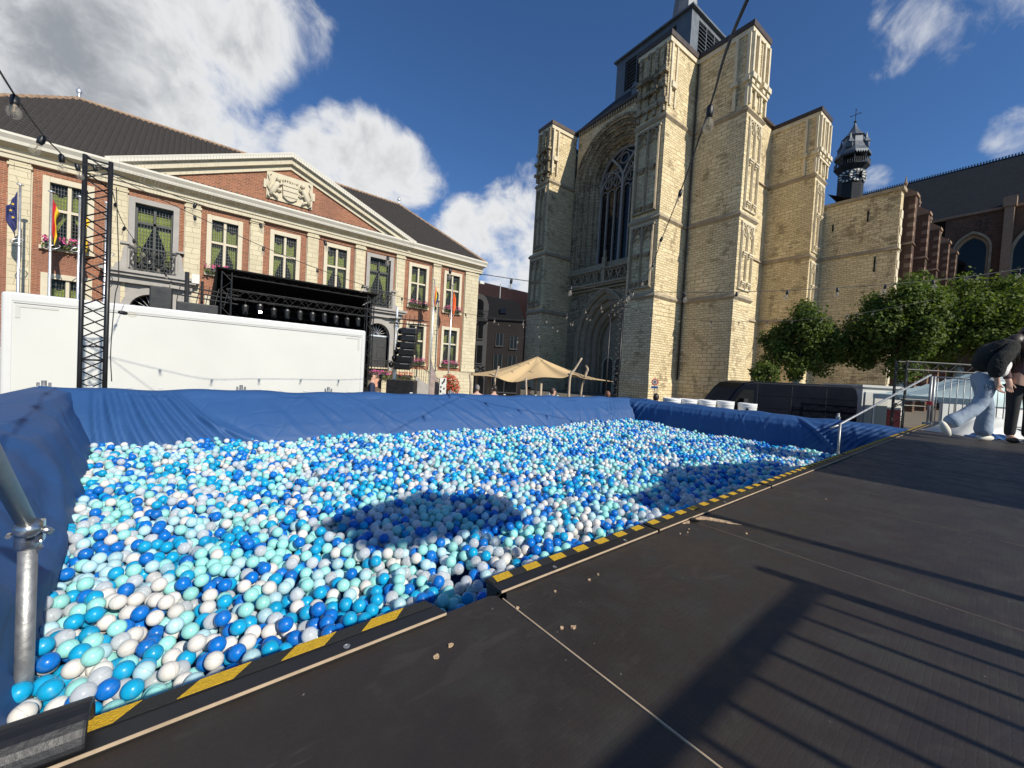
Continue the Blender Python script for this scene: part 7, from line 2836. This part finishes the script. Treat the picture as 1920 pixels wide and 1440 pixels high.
def tree(x, y, zc, rx, rz, label, nl, seed, mat, wrap=True):
    q_ = random.Random(seed)
    t_ = thing('plane_tree', (x, y, 0), label, 'tree', 'trees beside the church')
    zt = zc - rz * .85
    MB().path(smooth_pts([(x, y, 0), (x + .04, y, zt * .6), (x, y + .05, zt), (x, y, zc - rz * .2)], 5), [.19, .18, .17, .17, .16, .16, .15, .15, .14, .14, .13, .12, .11, .10, .09, .08], 10).build('trunk', M['bark'], t_, True)
    if wrap:
        m_ = MB()
        m_.lathe([(.205, .6), (.21, .7), (.20, zt * .98)], (x + .02, y, 0), 12)
        m_.build('trunk_wrap', M['barkwhite'], t_, True)
    br = MB()
    blobs = []
    for k in range(60):
        d = Vector((q_.gauss(0, 1), q_.gauss(0, 1), q_.gauss(0, .85))).normalized()
        f = q_.uniform(.45, .95)
        c = Vector((x + d.x * rx * f, y + d.y * rx * f, zc + d.z * rz * f))
        blobs.append((c, q_.uniform(.45, .85) * rx * .42))
        if k < 20:
            s0 = Vector((x, y, q_.uniform(zt * .95, zc)))
            br.path([s0, s0.lerp(c, .5) + Vector((0, 0, .25)), c], [.06, .04, .012], 5)
    br.build('branches', M['bark'], t_, True)
    m_ = MB()
    for k in range(nl):
        c, r_ = q_.choice(blobs)
        d = Vector((q_.gauss(0, 1), q_.gauss(0, 1), q_.gauss(0, 1))).normalized() * (q_.random() ** .45) * r_
        if q_.random() < .06:
            d *= 1.5
        p = c + d
        s_ = q_.uniform(.065, .125)
        nrm = (Vector((d.x, d.y, d.z + .6 * r_)).normalized() + Vector((q_.gauss(0, .55), q_.gauss(0, .55), q_.gauss(0, .55)))).normalized()
        a = nrm.orthogonal().normalized()
        a.rotate(Matrix.Rotation(q_.uniform(0, 6.28), 3, nrm))
        b = nrm.cross(a)
        m_.add([p - a * s_, p - a * s_ * .2 + b * s_ * .75, p + a * s_, p - a * s_ * .2 - b * s_ * .75 + nrm * s_ * .2], [(0, 1, 2), (0, 2, 3)])
    me_ = bpy.data.meshes.new('crown')
    me_.from_pydata(m_.v, [], m_.f)
    me_.materials.append(mat)
    ob('crown', me_, t_)
    return t_


tree(32.2, 8.6, 5.35, 2.3, 2.6, 'dark small-crowned tree left of the others, with white wrapped trunk', 20000, 51, M['plane_leaf'])
tree(34.6, 3.75, 6.0, 3.1, 3.4, 'broad leafy tree in the middle of the row before the church', 34000, 52, M['plane_leaf'])
tree(36.6, 1.4, 6.8, 3.2, 3.1, 'light green tree behind the walking person', 30000, 53, M['plane_leaf2'])
tree(37.6, -1.1, 6.8, 3.2, 3.1, 'light green tree cut by the right edge of the view', 20000, 54, M['plane_leaf2'])
tree(29.5, 9.6, 3.0, .9, .9, 'small bushy sapling at the foot of the buttress', 1500, 55, M['plane_leaf'], False)

# ------------------------------------------------------------------ unseen things added behind the camera to throw shade on deck and balls
t = thing('shade_tent', (5.8, -4.0, 0), 'unseen white peaked tent added behind the deck to shade it', 'tent')  # added, unseen; its roof darkens the far deck and nearby balls
m_ = MB()
m_.grid(lambda a, b: (4.1 + 3.9 * a, -5.6 + 3.3 * b, 4.05 + 1.45 * (max(0, 1 - max(abs(2 * a - 1), abs(2 * b - 1)))) ** 1.2), 20, 20)
m_.build('roof', M['whitecloth'], t)
for x in (4.15, 7.95):
    for y in (-5.55, -2.35):
        MB().tube((x, y, 0), (x, y, 4.05), .05, 8).build('leg', M['alu'], t)
t = thing('shadecaster', (2.2, -1.75, 0), 'ragged parasol added out of view behind the deck to shade the balls', 'shadecaster')  # added, unseen; its ragged rim shapes the shade patch on the balls
MB().tube((2.2, -1.75, 0), (2.2, -1.75, 4.2), .028, 8).build('pole', M['wood'], t)
m_ = MB()
n_ = 14
q = random.Random(9)
rimr = [q.uniform(.62, 1.0) for _ in range(n_)]
P = [(2.2, -1.75, 4.35)] + [(2.2 + rimr[k] * 1.02 * math.cos(2 * PI * k / n_), -1.75 + rimr[k] * .66 * math.sin(2 * PI * k / n_), 3.98 + .05 * (k % 2)) for k in range(n_)]
m_.add(P, [(0, 1 + k, 1 + (k + 1) % n_) for k in range(n_)])
m_.build('canopy', M['tan'], t)
